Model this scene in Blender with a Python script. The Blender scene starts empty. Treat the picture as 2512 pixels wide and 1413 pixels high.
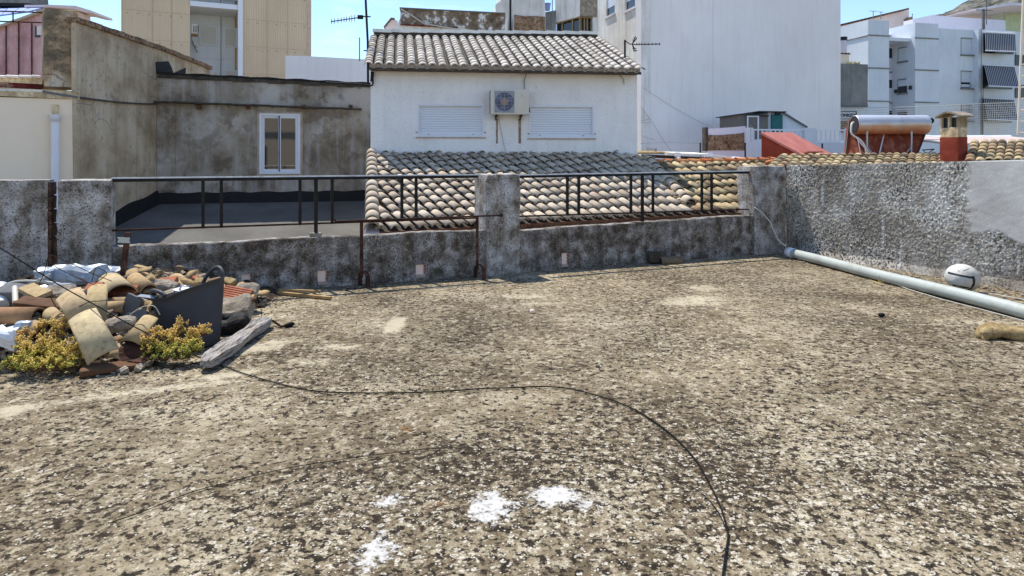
import bpy, math, random
from mathutils import Vector, Matrix, noise
R = math.radians
rnd = random.Random(7)

# ------------------------------------------------------------------ camera, world, sun, exposure
sc = bpy.context.scene
col = sc.collection
CAM_H = 1.5; F = 1675.0; HX, HY = 1256.0, 388.0
cam_d = bpy.data.cameras.new("camera"); cam = bpy.data.objects.new("camera", cam_d); col.objects.link(cam)
cam.location = (0, 0, CAM_H); cam.rotation_euler = (R(90), 0, 0)
cam_d.sensor_width = 36; cam_d.lens = 36 * F / 2512
cam_d.shift_y = -(706.5 - HY) / 2512
cam_d.clip_start = 0.05; cam_d.clip_end = 6000
sc.camera = cam

SUN_EL = 63.0; SUN_AZ = math.atan2(-.60, .80)      # sun stands ahead and a little to the left
wd = bpy.data.worlds.new("World"); sc.world = wd; wd.use_nodes = True
wt = wd.node_tree; bg = wt.nodes["Background"]
sky = wt.nodes.new("ShaderNodeTexSky"); sky.sky_type = 'NISHITA'; sky.sun_disc = False
sky.sun_elevation = R(SUN_EL); sky.sun_rotation = SUN_AZ
sky.air_density = 1.0; sky.dust_density = 0.05; sky.ozone_density = 4.0; sky.altitude = 500
bg.inputs[1].default_value = 0.15
# thin wisps of cloud
tc = wt.nodes.new("ShaderNodeTexCoord"); mp = wt.nodes.new("ShaderNodeMapping"); mp.inputs['Scale'].default_value = (2.2, 2.2, 9)
cn = wt.nodes.new("ShaderNodeTexNoise"); cn.inputs['Scale'].default_value = 2.3; cn.inputs['Detail'].default_value = 7; cn.inputs['Roughness'].default_value = .6
cr = wt.nodes.new("ShaderNodeValToRGB"); cr.color_ramp.elements[0].position = .54; cr.color_ramp.elements[1].position = .8
cr.color_ramp.elements[1].color = (.55, .55, .55, 1)
mx = wt.nodes.new("ShaderNodeMixRGB"); mx.inputs[2].default_value = (6.2, 6.6, 7.2, 1)
wt.links.new(tc.outputs['Generated'], mp.inputs[0]); wt.links.new(mp.outputs[0], cn.inputs[0]); wt.links.new(cn.outputs[0], cr.inputs[0])
wt.links.new(cr.outputs[0], mx.inputs[0]); wt.links.new(sky.outputs[0], mx.inputs[1]); wt.links.new(mx.outputs[0], bg.inputs[0])

sd = bpy.data.lights.new("sun", 'SUN'); sd.energy = 3.8; sd.angle = R(.5); sd.color = (1, .95, .87)
sun = bpy.data.objects.new("sun", sd); col.objects.link(sun)
ce = math.cos(R(SUN_EL))
LDIR = Vector((.60 * ce, -.80 * ce, -math.sin(R(SUN_EL)))).normalized()
sun.rotation_euler = LDIR.to_track_quat('-Z', 'Y').to_euler(); sun.location = (-5, 10, 20)
sc.view_settings.view_transform = 'Standard'; sc.view_settings.look = 'None'; sc.view_settings.gamma = 1
sc.view_settings.exposure = 0.62
sc.cycles.max_bounces = 6; sc.cycles.diffuse_bounces = 4; sc.cycles.glossy_bounces = 3
sc.cycles.use_denoising = True

# ------------------------------------------------------------------ helpers: a point seen at pixel (px, py) of the photo at depth Y
def P(px, py, Y): return Vector(((px - HX) / F * Y, Y, CAM_H - (py - HY) / F * Y))
def G(px, py, z=0.0):
    Y = (CAM_H - z) * F / (py - HY); return Vector(((px - HX) / F * Y, Y, z))

class Wall:
    """vertical plane through A running along d (left to right as seen); t metres along, o metres behind"""
    def __init__(s, A, d):
        s.A = Vector((A[0], A[1])); s.d = Vector((d[0], d[1])).normalized(); s.b = Vector((-s.d.y, s.d.x))
    def t(s, px, o=0):
        r = (px - HX) / F; A = s.A + s.b * o
        return (r * A.y - A.x) / (s.d.x - r * s.d.y)
    def pt(s, t, o=0, z=0): q = s.A + s.d * t + s.b * o; return Vector((q.x, q.y, z))
    def z(s, px, py, o=0): q = s.A + s.b * o + s.d * s.t(px, o); return CAM_H - (py - HY) / F * q.y
    def at(s, px, py, o=0): return s.pt(s.t(px, o), o, s.z(px, py, o))
    def rect(s, px0, py0, px1, py1, o=0):
        m = (px0 + px1) / 2
        return s.t(px0, o), s.t(px1, o), s.z(m, py1, o), s.z(m, py0, o)

def fbm(p, o=4):
    a = 0; k = 1
    for i in range(o): a += noise.noise(Vector(p) * (2 ** i)) * k; k *= .5
    return a

class MB:
    def __init__(s): s.v = []; s.f = []; s.t = []; s.s = []
    def add(s, vs, fs, tint=.5, smooth=False):
        n = len(s.v); s.v += [Vector(v) for v in vs]
        for f in fs: s.f.append([i + n for i in f]); s.t.append(tint); s.s.append(smooth)
    def box8(s, c, tint=.5):
        s.add(c, [(3,2,1,0),(4,5,6,7),(0,1,5,4),(1,2,6,5),(2,3,7,6),(3,0,4,7)], tint)
    def box(s, a, b, tint=.5):
        x0,y0,z0 = a; x1,y1,z1 = b
        s.box8([(x0,y0,z0),(x1,y0,z0),(x1,y1,z0),(x0,y1,z0),(x0,y0,z1),(x1,y0,z1),(x1,y1,z1),(x0,y1,z1)], tint)
    def wbox(s, W, t0, t1, o0, o1, z0, z1, z1b=None, tint=.5):
        zb = z1 if z1b is None else z1b
        s.box8([W.pt(t0,o0,z0),W.pt(t1,o0,z0),W.pt(t1,o1,z0),W.pt(t0,o1,z0),W.pt(t0,o0,z1),W.pt(t1,o0,zb),W.pt(t1,o1,zb),W.pt(t0,o1,z1)], tint)
    def obox(s, c, ax, ay, az, hx, hy, hz, tint=.5):
        c = Vector(c); X = ax * hx; Y = ay * hy; Z = az * hz
        s.box8([c-X-Y-Z, c+X-Y-Z, c+X+Y-Z, c-X+Y-Z, c-X-Y+Z, c+X-Y+Z, c+X+Y+Z, c-X+Y+Z], tint)
    def prism(s, pts, back, tint=.5):
        n = len(pts); pts = [Vector(p) for p in pts]; back = Vector(back)
        s.add(pts + [p + back for p in pts], [tuple(range(n)), tuple(range(2*n-1, n-1, -1))] + [(i, i+n, (i+1)%n+n, (i+1)%n) for i in range(n)], tint)
    def wpoly(s, W, pix, th, o=0, tint=.5): s.prism([W.at(x, y, o) for x, y in pix], (W.b.x*th, W.b.y*th, 0), tint)
    def holewall(s, W, t0, t1, z0, z1, th, holes=(), o=0, topf=None, step=None, jit=0):
        ts = {t0, t1}; zs = {z0, z1}
        for h in holes: ts |= {h[0], h[1]}; zs |= {h[2], h[3]}
        if step:
            k = max(1, int((t1 - t0) / step)); 
            for i in range(1, k):
                q = t0 + (t1-t0)*i/k
                if all(abs(q-a) > step*.3 for a in ts): ts.add(q)
        ts = sorted(ts); zs = sorted(zs)
        jt = {a: rnd.uniform(-jit, jit) for a in ts}
        def zz(t, z): return (topf(t) + jt[t]) if (z == z1 and topf) else (z + (jt[t] if z == z1 else 0))
        def solid(i, j):
            if i < 0 or j < 0 or i >= len(ts)-1 or j >= len(zs)-1: return False
            a = (ts[i]+ts[i+1])/2; b = (zs[j]+zs[j+1])/2
            return not any(h[0] < a < h[1] and h[2] < b < h[3] for h in holes)
        def q(t, oo, z): return W.pt(t, o+oo, zz(t, z))
        for i in range(len(ts)-1):
            for j in range(len(zs)-1):
                if not solid(i, j): continue
                a, b, c, d = ts[i], ts[i+1], zs[j], zs[j+1]
                s.add([q(a,0,c),q(b,0,c),q(b,0,d),q(a,0,d)], [(0,1,2,3)])
                s.add([q(a,th,c),q(b,th,c),q(b,th,d),q(a,th,d)], [(3,2,1,0)])
                if not solid(i-1,j): s.add([q(a,0,c),q(a,th,c),q(a,th,d),q(a,0,d)], [(3,2,1,0)])
                if not solid(i+1,j): s.add([q(b,0,c),q(b,th,c),q(b,th,d),q(b,0,d)], [(0,1,2,3)])
                if not solid(i,j-1): s.add([q(a,0,c),q(b,0,c),q(b,th,c),q(a,th,c)], [(3,2,1,0)])
                if not solid(i,j+1): s.add([q(a,0,d),q(b,0,d),q(b,th,d),q(a,th,d)], [(0,1,2,3)])
    def tube(s, pts, r, n=8, tint=.5, caps=True, smooth=True):  # panel joints in a slightly deeper tan than the cladding
        pts = [Vector(p) for p in pts]; N = len(pts); base = len(s.v)
        rs = r if isinstance(r, (list, tuple)) else [r]*N
        up = Vector((0,0,1)); vs = []
        d0 = (pts[1]-pts[0]).normalized()
        if abs(d0.z) > .9: up = Vector((0,1,0))
        u = d0.cross(up).normalized()
        for i, p in enumerate(pts):
            d = (pts[min(i+1,N-1)] - pts[max(i-1,0)]).normalized()
            u = (u - d * u.dot(d)).normalized(); w = d.cross(u)
            for k in range(n):
                a = 2*math.pi*k/n; vs.append(p + (u*math.cos(a) + w*math.sin(a))*rs[i])
        fs = []
        for i in range(N-1):
            for k in range(n): fs.append((i*n+k, i*n+(k+1)%n, (i+1)*n+(k+1)%n, (i+1)*n+k))
        s.add(vs, fs, tint, smooth)
        if caps: s.add([vs[k] for k in range(n)], [tuple(range(n-1,-1,-1))], tint); s.add([vs[(N-1)*n+k] for k in range(n)], [tuple(range(n))], tint)
    def ribbon(s, pts, w, up, th=.004, tint=.5):
        pts = [Vector(p) for p in pts]; up = Vector(up)
        for a, b in zip(pts, pts[1:]):
            ax = (b-a); L = ax.length; ax.normalize(); side = ax.cross(up).normalized(); nn = side.cross(ax)
            s.obox((a+b)/2, ax, side, nn, L/2*1.02, w/2, th/2, tint)
    def rock(s, M, hx, hy, hz, r=.3, n=6, amp=.02, fr=6, seed=0, tint=.5, smooth=True, low=0):
        """rounded box with noise; r = rounding share of the smallest half size"""
        h = Vector((hx, hy, hz)); rr = r * min(hx, hy, hz); inner = Vector((hx-rr, hy-rr, hz-rr)); sv = Vector((seed*7.13, seed*3.7, seed*1.9))
        for ax in range(3):
            for sg in (-1, 1):
                vs = []; a1 = (ax+1)%3; a2 = (ax+2)%3
                for i in range(n+1):
                    for j in range(n+1):
                        p = Vector((0,0,0)); p[ax] = sg*h[ax]
                        p[a1] = (math.sin((i/n-.5)*math.pi)*.25+(2*i/n-1)*.75)*h[a1]; p[a2] = (math.sin((j/n-.5)*math.pi)*.25+(2*j/n-1)*.75)*h[a2]
                        q = Vector([max(-inner[k], min(inner[k], p[k])) for k in range(3)]); d = p - q
                        if d.length > 1e-9: d.normalize()
                        p = q + d*rr
                        p = p + d * (fbm(p*fr + sv, 3) * amp) if amp else p
                        if amp: p = p + Vector((noise.noise(p*fr*.5+sv), noise.noise(p*fr*.5+sv+Vector((9,0,0))), noise.noise(p*fr*.5+sv+Vector((0,9,0)))))*amp*.6
                        vs.append(M @ p)
                fs = []
                for i in range(n):
                    for j in range(n):
                        q4 = (i*(n+1)+j, (i+1)*(n+1)+j, (i+1)*(n+1)+j+1, i*(n+1)+j+1)
                        fs.append(q4 if sg > 0 else q4[::-1])
                s.add(vs, fs, tint, smooth)
    def tile(s, A, B, up, rA, rB, th=.009, tint=.5, seg=8, half=82, flat=1.0):
        """barrel tile, back up, from upper end A (narrow) to lower end B (wide)"""
        A = Vector(A); B = Vector(B); ax = (B-A).normalized(); side = ax.cross(Vector(up)).normalized(); u = side.cross(ax)
        vs = []
        for (C, r) in ((A, rA), (B, rB)):
            for rr in (r, r-th):
                for k in range(seg+1):
                    a = R(-half + 2*half*k/seg); vs.append(C + side*math.sin(a)*rr + u*(math.cos(a)*rr*flat - r*.25))
        m = seg+1; o0, i0, o1, i1 = 0, m, 2*m, 3*m; fo = []; fl = []
        for k in range(seg):
            fo += [(o0+k, o0+k+1, o1+k+1, o1+k), (i0+k+1, i0+k, i1+k, i1+k+1)]
            fl += [(o0+k+1, o0+k, i0+k, i0+k+1), (o1+k, o1+k+1, i1+k+1, i1+k)]
        fl += [(o0, o1, i1, i0), (o0+seg, i0+seg, i1+seg, o1+seg)]
        n = len(s.v); s.v += vs
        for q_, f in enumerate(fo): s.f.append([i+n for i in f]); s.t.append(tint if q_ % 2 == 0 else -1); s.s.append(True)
        for f in fl: s.f.append([i+n for i in f]); s.t.append(tint); s.s.append(False)

MESHES = 0
def tag(o, label=None, cat=None, group=None, kind=None):
    if label: o["label"] = label
    if cat: o["category"] = cat
    if group: o["group"] = group
    if kind or cat: o["kind"] = kind or "thing"
    return o
def rootloc(o):
    while o.parent: o = o.parent
    return o.location
def build(mb, name, mat, parent=None, label=None, cat=None, group=None, kind=None, weld=False):
    """links one mesh object; a top-level one gets its origin at its own base"""
    if parent is None:
        xs = [v.x for v in mb.v]; ys = [v.y for v in mb.v]; zs = [v.z for v in mb.v]
        loc = Vector(((min(xs)+max(xs))/2, (min(ys)+max(ys))/2, min(zs)))
    else: loc = rootloc(parent).copy()
    me = bpy.data.meshes.new(name); me.from_pydata([v-loc for v in mb.v], [], mb.f)
    a = me.attributes.new("tint", 'FLOAT', 'FACE'); a.data.foreach_set("value", mb.t)
    me.polygons.foreach_set("use_smooth", mb.s)
    if isinstance(mat, (list, tuple)):
        for m in mat: me.materials.append(m)
    else: me.materials.append(mat)
    me.update()
    o = bpy.data.objects.new(name, me); col.objects.link(o)
    if parent is None: o.location = loc
    else: o.parent = parent
    return tag(o, label, cat, group, kind)
def thing(name, label, cat, loc, group=None):
    o = bpy.data.objects.new(name, None); col.objects.link(o); o.location = loc; o.empty_display_size = .2
    bpy.context.view_layer.update() if False else None
    return tag(o, label, cat, group)
def structure(mb, name, mat): return build(mb, name, mat, kind="structure")

# ------------------------------------------------------------------ materials
def S(r, g, b):
    f = lambda c: (c/255/12.92) if c/255 <= .04045 else ((c/255+.055)/1.055)**2.4
    return (f(r), f(g), f(b), 1)
class NT:
    def __init__(s, name):
        s.m = bpy.data.materials.new(name); s.m.use_nodes = True; s.t = s.m.node_tree; s.b = s.t.nodes["Principled BSDF"]
        s.co = s.t.nodes.new("ShaderNodeTexCoord").outputs['Object']; s.geo = None
    def n(s, k): return s.t.nodes.new(k)
    def l(s, a, b): s.t.links.new(a, b)
    def map(s, sc=(1,1,1), rot=(0,0,0), loc=(0,0,0)):
        m = s.n("ShaderNodeMapping"); m.inputs['Scale'].default_value = sc; m.inputs['Rotation'].default_value = rot; m.inputs['Location'].default_value = loc
        s.l(s.co, m.inputs[0]); return m.outputs[0]
    def noise(s, scale, detail=5, rough=.6, vec=None, dist=0):
        n = s.n("ShaderNodeTexNoise"); n.inputs['Scale'].default_value = scale; n.inputs['Detail'].default_value = detail
        n.inputs['Roughness'].default_value = rough; n.inputs['Distortion'].default_value = dist
        s.l(vec or s.co, n.inputs['Vector']); return n.outputs[0]
    def vor(s, scale, vec=None, feat='F1', rand=1):
        n = s.n("ShaderNodeTexVoronoi"); n.feature = feat; n.inputs['Scale'].default_value = scale; n.inputs['Randomness'].default_value = rand
        s.l(vec or s.co, n.inputs['Vector']); return n
    def ramp(s, fac, stops, interp='LINEAR'):
        r = s.n("ShaderNodeValToRGB"); e = r.color_ramp.elements; r.color_ramp.interpolation = interp
        for i, (p, c) in enumerate(stops):
            el = e[i] if i < 2 else e.new(p)
            el.position = p; el.color = c if isinstance(c, tuple) else (c, c, c, 1)
        s.l(fac, r.inputs[0]); return r.outputs[0]
    def mix(s, fac, a, b, mode='MIX'):
        m = s.n("ShaderNodeMixRGB"); m.blend_type = mode
        for sock, v in zip(m.inputs, (fac, a, b)):
            if isinstance(v, (int, float)): sock.default_value = v if sock == m.inputs[0] else (v, v, v, 1)
            elif isinstance(v, tuple): sock.default_value = v
            else: s.l(v, sock)
        return m.outputs[0]
    def math(s, op, a, b=0.0, c=0.0, clamp=False):
        m = s.n("ShaderNodeMath"); m.operation = op; m.use_clamp = clamp
        for sock, v in zip(m.inputs, (a, b, c)):
            if isinstance(v, (int, float)): sock.default_value = v
            else: s.l(v, sock)
        return m.outputs[0]
    def attr(s, name, vec=False):
        a = s.n("ShaderNodeAttribute"); a.attribute_name = name; return a.outputs['Fac']
    def sep(s, axis):
        x = s.n("ShaderNodeSeparateXYZ"); s.l(s.co, x.inputs[0]); return x.outputs[axis]
    def bump(s, h, strength=.4, dist=.01):
        b = s.n("ShaderNodeBump"); b.inputs['Strength'].default_value = strength; b.inputs['Distance'].default_value = dist
        s.l(h, b.inputs['Height']); s.l(b.outputs[0], s.b.inputs['Normal'])
    def out(s, colr, rough=.9, metal=0, spec=.3):
        if isinstance(colr, tuple): s.b.inputs['Base Color'].default_value = colr
        else: s.l(colr, s.b.inputs['Base Color'])
        s.b.inputs['Roughness'].default_value = rough; s.b.inputs['Metallic'].default_value = metal
        s.b.inputs['Specular IOR Level'].default_value = spec; return s.m

def plaster(name, stops, scale=2.0, streak=0.0, streak_col=(.08,.075,.07,1), spot=0.0, spot_col=(.06,.055,.05,1), spot_scale=40, spot_thr=.63,
            bump=.25, bscale=60, rough=.92, fine=.25, detail=8, dist=.01, crack=0, off=0):
    """weathered render: patches, dripping streaks that follow gravity, pits, hairline cracks"""
    k = NT(name); v = k.map(loc=(off, off*.7, off*.3))
    c = k.ramp(k.noise(scale, detail, .62, v), stops)
    if streak:
        sv = k.map((6, 6, .55), loc=(off, 0, 0)); st = k.ramp(k.noise(1.3, 6, .65, sv), [(.48, 0.0), (.72, streak)])
        c = k.mix(st, c, streak_col)
    if spot:
        mk = k.ramp(k.noise(scale*1.6, 4, .6, k.map(loc=(4+off, 2, 1))), [(.36, .3), (.64, 1.0)])
        st = k.math('MULTIPLY', k.ramp(k.noise(spot_scale, 4, .6), [(spot_thr-.04, 0.0), (spot_thr+.03, spot)]), mk)
        c = k.mix(st, c, spot_col)
    if crack:
        cv = k.vor(1.1, k.mix(.12, k.co, k.noise(3, 4, .6)), 'DISTANCE_TO_EDGE')
        cm = k.math('MULTIPLY', k.ramp(cv.outputs['Distance'], [(.0, crack), (.007, 0.0)]), k.ramp(k.noise(1.2, 2, .5), [(.5, 0.0), (.6, 1.0)]))
        c = k.mix(cm, c, (.1, .09, .085, 1))
    if fine: c = k.mix(1.0, c, k.ramp(k.noise(90, 4, .7), [(.25, 1-fine*1.4), (.75, 1+fine)]), 'MULTIPLY')
    hb = k.math('ADD', k.noise(bscale, 5, .7), k.math('MULTIPLY', k.noise(bscale*.18, 4, .6), 1.6))
    k.bump(hb, bump, dist); return k.out(c, rough, 0, .2)

def plain(name, c, rough=.6, metal=0, var=.12, spec=.3, vs=6, bump=0, dirt=0, dirt_col=(.1,.085,.07,1), dscale=5):
    k = NT(name); cc = k.mix(1.0, c, k.ramp(k.noise(vs, 5, .6), [(.3, 1-var), (.7, 1+var)]), 'MULTIPLY')
    if dirt: cc = k.mix(k.ramp(k.noise(dscale, 7, .7), [(.5, 0.0), (.72, dirt)]), cc, dirt_col)
    if bump: k.bump(k.noise(vs*6, 5, .6), bump, .004)
    return k.out(cc, rough, metal, spec)

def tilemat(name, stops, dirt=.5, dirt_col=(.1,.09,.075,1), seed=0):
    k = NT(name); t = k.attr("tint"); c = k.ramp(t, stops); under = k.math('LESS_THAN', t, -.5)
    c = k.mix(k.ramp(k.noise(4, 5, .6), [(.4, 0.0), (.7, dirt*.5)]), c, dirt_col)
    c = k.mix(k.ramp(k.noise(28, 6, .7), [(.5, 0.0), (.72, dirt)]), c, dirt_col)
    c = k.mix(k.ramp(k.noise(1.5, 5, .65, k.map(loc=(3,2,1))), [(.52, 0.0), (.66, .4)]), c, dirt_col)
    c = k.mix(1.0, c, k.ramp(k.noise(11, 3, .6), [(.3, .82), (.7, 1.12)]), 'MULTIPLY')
    c = k.mix(under, c, S(56,48,40)); k.bump(k.noise(55, 5, .7), .3, .004); return k.out(c, .9, 0, .15)  # undersides painted dark to deepen the shaded gap below each tile lip

M = {}
M['white_wall'] = plaster('white_render', [(.3, S(236,231,225)), (.55, S(246,242,236)), (.8, S(250,247,242))], 1.3, .22, S(206,198,188), .55, S(110,104,104), 48, .64, .18, 45, crack=0, fine=.05)
M['big_white'] = plaster('big_white_render', [(.3, S(232,226,222)), (.6, S(244,239,235)), (.8, S(248,244,240))], .35, .3, S(214,207,200), .0, bump=.12, bscale=25, fine=.03)
M['big_white_old'] = plaster('old_white_render', [(.3, S(205,200,192)), (.55, S(232,229,222)), (.8, S(244,242,238))], 1.1, .55, S(165,160,150), .4, S(120,116,108), 20, .66, .5, 14, fine=.06)
M['grey_wall'] = plaster('grey_cement_render', [(.3, S(146,124,98)), (.45, S(184,162,132)), (.56, S(206,186,156)), (.72, S(220,204,180))], 1.1, .55, S(138,116,92), .5, S(104,90,74), 11, .62, .3, 30, crack=.7, fine=.12)
M['grey_back'] = plaster('grey_damp_render', [(.3, S(106,92,75)), (.43, S(142,128,109)), (.53, S(164,152,134)), (.66, S(196,187,174))], 1.3, .65, S(196,192,190), .55, S(92,76,58), 4, .55, .25, 30, fine=.1)
M['cream_wall'] = plaster('cream_render', [(.3, S(250,228,198)), (.6, S(253,233,206)), (.8, S(255,238,214))], .8, .12, S(225,200,165), 0, bump=.1, fine=.02)
M['cream_old'] = plaster('flaking_cream_render', [(.3, S(160,140,112)), (.45, S(205,180,140)), (.6, S(236,212,170)), (.75, S(240,226,196))], 5, .5, S(120,100,80), .5, S(90,75,60), 30, .6, .4, 40)
M['pier'] = plaster('flaking_pier_render', [(.32, S(96,86,72)), (.46, S(140,122,98)), (.54, S(196,168,132)), (.62, S(214,200,178)), (.75, S(150,140,122))], 2.6, .4, S(90,80,66), .6, S(70,60,50), 20, .6, .6, 30, crack=.9)
M['pink'] = plaster('pink_render', [(.3, S(172,128,130)), (.5, S(206,162,160)), (.7, S(226,192,188))], 1.6, .6, S(140,90,95), .3, S(110,60,60), 12, .62, .2, 30)
M['maroon'] = plaster('maroon_paint', [(.35, S(84,30,28)), (.55, S(118,46,42)), (.7, S(170,150,130))], 6, .3, bump=.4)
M['parapet'] = plaster('parapet_render', [(.32, S(84,73,60)), (.43, S(116,105,91)), (.5, S(146,136,123)), (.58, S(182,174,164)), (.7, S(222,218,212))], 6.5, .45, S(206,202,200), .8, S(40,35,30), 62, .52, 1.0, 50, fine=.35, dist=.02)
M['pillar'] = plaster('pillar_render', [(.32, S(104,94,81)), (.43, S(148,138,125)), (.53, S(184,176,165)), (.66, S(226,222,216))], 5.6, .55, S(222,222,224), .85, S(48,43,38), 55, .56, 1.0, 45, fine=.35, dist=.02, off=3)
M['beige_clad'] = None
M['concrete'] = plaster('concrete', [(.3, S(112,112,108)), (.55, S(142,142,138)), (.8, S(165,165,160))], 1.0, .6, S(95,92,88), .2)
M['old_parapet'] = plaster('peeling_dark_render', [(.3, S(84,70,58)), (.45, S(124,106,88)), (.555, S(150,134,116)), (.58, S(222,218,212)), (.8, S(235,233,230))], 4.5, .5, S(84,72,60), .5, bump=.6)
M['brick_old'] = plaster('bare_rubble_masonry', [(.3, S(120,92,68)), (.5, S(158,126,98)), (.65, S(186,156,126)), (.8, S(205,190,170))], 5, .3, S(80,66,54), .9, S(60,48,40), 16, .55, 1.2, 12, dist=.04)
M['aqua_white'] = plaster('pale_blue_white_render', [(.3, S(208,214,218)), (.6, S(222,227,230)), (.8, S(232,236,238))], .8, .25, S(186,194,202), bump=.1, fine=.03)
M['lilac_white'] = plaster('lilac_white_render', [(.3, S(214,208,218)), (.6, S(226,220,228)), (.8, S(234,228,234))], .9, .2, S(200,190,196), bump=.1, fine=.03)
M['pale_green'] = plain('pale_green_paint', S(204,214,190), .8, 0, .05)
M['pinkish'] = plaster('pale_pink_render', [(.3, S(225,205,198)), (.7, S(240,226,220))], .9, .2, S(205,180,170), bump=.1, fine=.03)
M['red_paint'] = plaster('brick_red_waterproof_paint', [(.3, S(124,54,38)), (.6, S(150,68,50)), (.8, S(168,92,74))], 2.5, .35, S(140,60,45), .2, S(110,50,40), bump=.35)
M['red_top'] = plaster('sunlit_red_waterproof_paint', [(.3, S(190,112,98)), (.6, S(208,134,120)), (.8, S(216,148,134))], 2.5, .25, S(150,80,68), bump=.25)  # paler than the body red: sunlight on the tops put into the colour
M['felt'] = plaster('slate_grey_roofing_felt', [(.3, S(92,89,84)), (.55, S(108,105,99)), (.8, S(124,121,114))], 1.2, 0, bump=.5, bscale=120, fine=.25)
M['tar'] = plain('black_bitumen', (.016,.015,.014,1), .75, 0, .2, .3, 8, .3)
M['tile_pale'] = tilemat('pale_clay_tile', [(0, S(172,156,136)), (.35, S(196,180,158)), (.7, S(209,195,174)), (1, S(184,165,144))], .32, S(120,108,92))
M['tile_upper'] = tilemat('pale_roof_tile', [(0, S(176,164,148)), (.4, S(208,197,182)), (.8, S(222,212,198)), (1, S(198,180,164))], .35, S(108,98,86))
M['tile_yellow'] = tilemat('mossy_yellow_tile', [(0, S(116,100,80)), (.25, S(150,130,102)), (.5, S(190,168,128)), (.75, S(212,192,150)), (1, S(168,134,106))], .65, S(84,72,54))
M['tile_channel'] = tilemat('dirty_shaded_channel_tile', [(0, S(60,52,42)), (.5, S(92,80,66)), (1, S(196,184,166))], .5, S(50,44,36))  # dirt specks over a dark base that paints the shade between tile columns
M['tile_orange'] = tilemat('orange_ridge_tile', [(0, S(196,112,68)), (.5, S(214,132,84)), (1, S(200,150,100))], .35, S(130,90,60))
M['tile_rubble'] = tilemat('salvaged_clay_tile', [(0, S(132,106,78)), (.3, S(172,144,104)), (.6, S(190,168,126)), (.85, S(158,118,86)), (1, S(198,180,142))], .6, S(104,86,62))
M['ridge_cap'] = plain('ridge_slab', S(232,226,214), .85, 0, .1, .2, 3, .2, .4, S(120,110,98), 4)
M['mortar_dark'] = plaster('dark_mortar', [(.3, S(60,54,48)), (.6, S(90,82,72)), (.8, S(130,120,108))], 8, 0, bump=.6)
M['mortar'] = plaster('eave_mortar', [(.3, S(170,150,130)), (.7, S(205,188,168))], 6, .2, bump=.5)
M['terracotta'] = plain('terracotta_fascia', S(130,88,64), .85, 0, .2, .2, 8, .3, .4, S(90,55,38))
M['shutter'] = None
M['pvc_white'] = plain('white_pvc', S(226,228,232), .35, 0, .03, .5)
M['pvc_pipe'] = plain('pale_grey_pvc', S(176,182,174), .45, 0, .07, .4, 3, 0, .55, S(146,140,122), 4)
M['black_metal'] = plain('black_painted_iron', (.016,.015,.014,1), .6, 0, .3, .2, 12, .2, .45, S(84,62,48), 14)
M['rail_top'] = plain('handrail_highlight', S(205,200,190), .4, .3, .2, .5, 9, .1, .6, S(60,50,42), 8)  # pale colour paints the bright highlight along the top rails
M['rust'] = plaster('rusty_iron', [(.3, S(44,30,25)), (.5, S(76,50,40)), (.65, S(112,78,62)), (.8, S(146,116,98))], 9, 0, bump=.4, bscale=90, rough=.85)
M['rust_dark'] = plaster('dark_rusty_iron', [(.3, S(36,26,22)), (.55, S(66,42,32)), (.8, S(110,72,54))], 9, 0, bump=.4, bscale=90, rough=.8)
M['rubber_cable'] = plain('black_cable', (.012,.011,.010,1), .75, 0, .1, .1)
M['white_cable'] = plain('white_cable', S(190,186,174), .5, 0, .08)
M['grey_wire'] = plain('grey_wire', S(140,136,134), .5, .3, .08)
M['steel'] = plain('galvanised_steel', S(170,172,176), .38, .8, .1, .5)
M['tub'] = plain('charcoal_rubber_tub', S(56,56,59), .55, 0, .06, .4, 4, .05, .25, S(110,106,100), 3)
M['wood_grey'] = None
M['wood'] = plain('raw_timber', S(172,142,98), .8, 0, .18, .2, 10, .3, .4, S(110,84,56), 8)
M['wood_dark'] = plain('brown_timber', S(104,76,54), .85, 0, .2, .2, 10, .4, .5, S(70,48,34), 9)
M['stone'] = plaster('rubble_stone', [(.3, S(118,106,92)), (.55, S(160,148,130)), (.8, S(196,186,168))], 9, 0, spot=.4, bump=.7, bscale=50)
M['stone_yellow'] = plaster('yellow_sandstone', [(.3, S(112,92,62)), (.5, S(158,136,94)), (.7, S(196,176,132))], 9, 0, spot=.6, spot_col=S(110,80,50), spot_scale=30, spot_thr=.6, bump=.8, bscale=40)
M['slate'] = plain('grey_slab', S(112,112,112), .85, 0, .15, .2, 6, .3, .3)
M['soil'] = plaster('rubble_dust', [(.3, S(38,31,25)), (.5, S(66,54,42)), (.65, S(104,88,68)), (.8, S(150,130,104))], 12, 0, spot=.7, bump=1.0, bscale=40, dist=.02)
M['foil'] = plain('crumpled_silver_sheet', S(150,160,168), .36, .25, .1, .6, 5, .15, .2, S(120,118,116), 4)
M['bag_white'] = plain('white_plastic_bag', S(225,228,234), .35, 0, .06, .5, 6, .25, .2, S(150,150,150), 6)
M['brick'] = plaster('hollow_brick', [(.3, S(140,84,60)), (.6, S(178,116,88)), (.8, S(206,156,128))], 8, 0, bump=.4)
M['pale_pink'] = plaster('lit_hole_and_chip_pink', [(.3, S(246,216,196)), (.7, S(252,230,214))], 5, 0, bump=.2, fine=.06)  # in the drain holes this pale tone stands for a sunlit surface beyond
M['ball'] = plain('scuffed_white_leather', S(204,200,190), .5, 0, .08, .3, 6, .3, .6, S(140,128,112), 9)
M['black_band'] = plain('black_band', (.02,.02,.02,1), .5)
M['glass_dark'] = plain('dark_window_opening', (.02,.022,.026,1), .15, 0, .1, .5)
M['ac_white'] = plain('ac_casing', S(214,204,186), .5, 0, .05, .4, 3, 0, .3, S(170,150,128), 3)
M['teal'] = plain('teal_door', S(40,104,104), .6, 0, .08)
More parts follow.
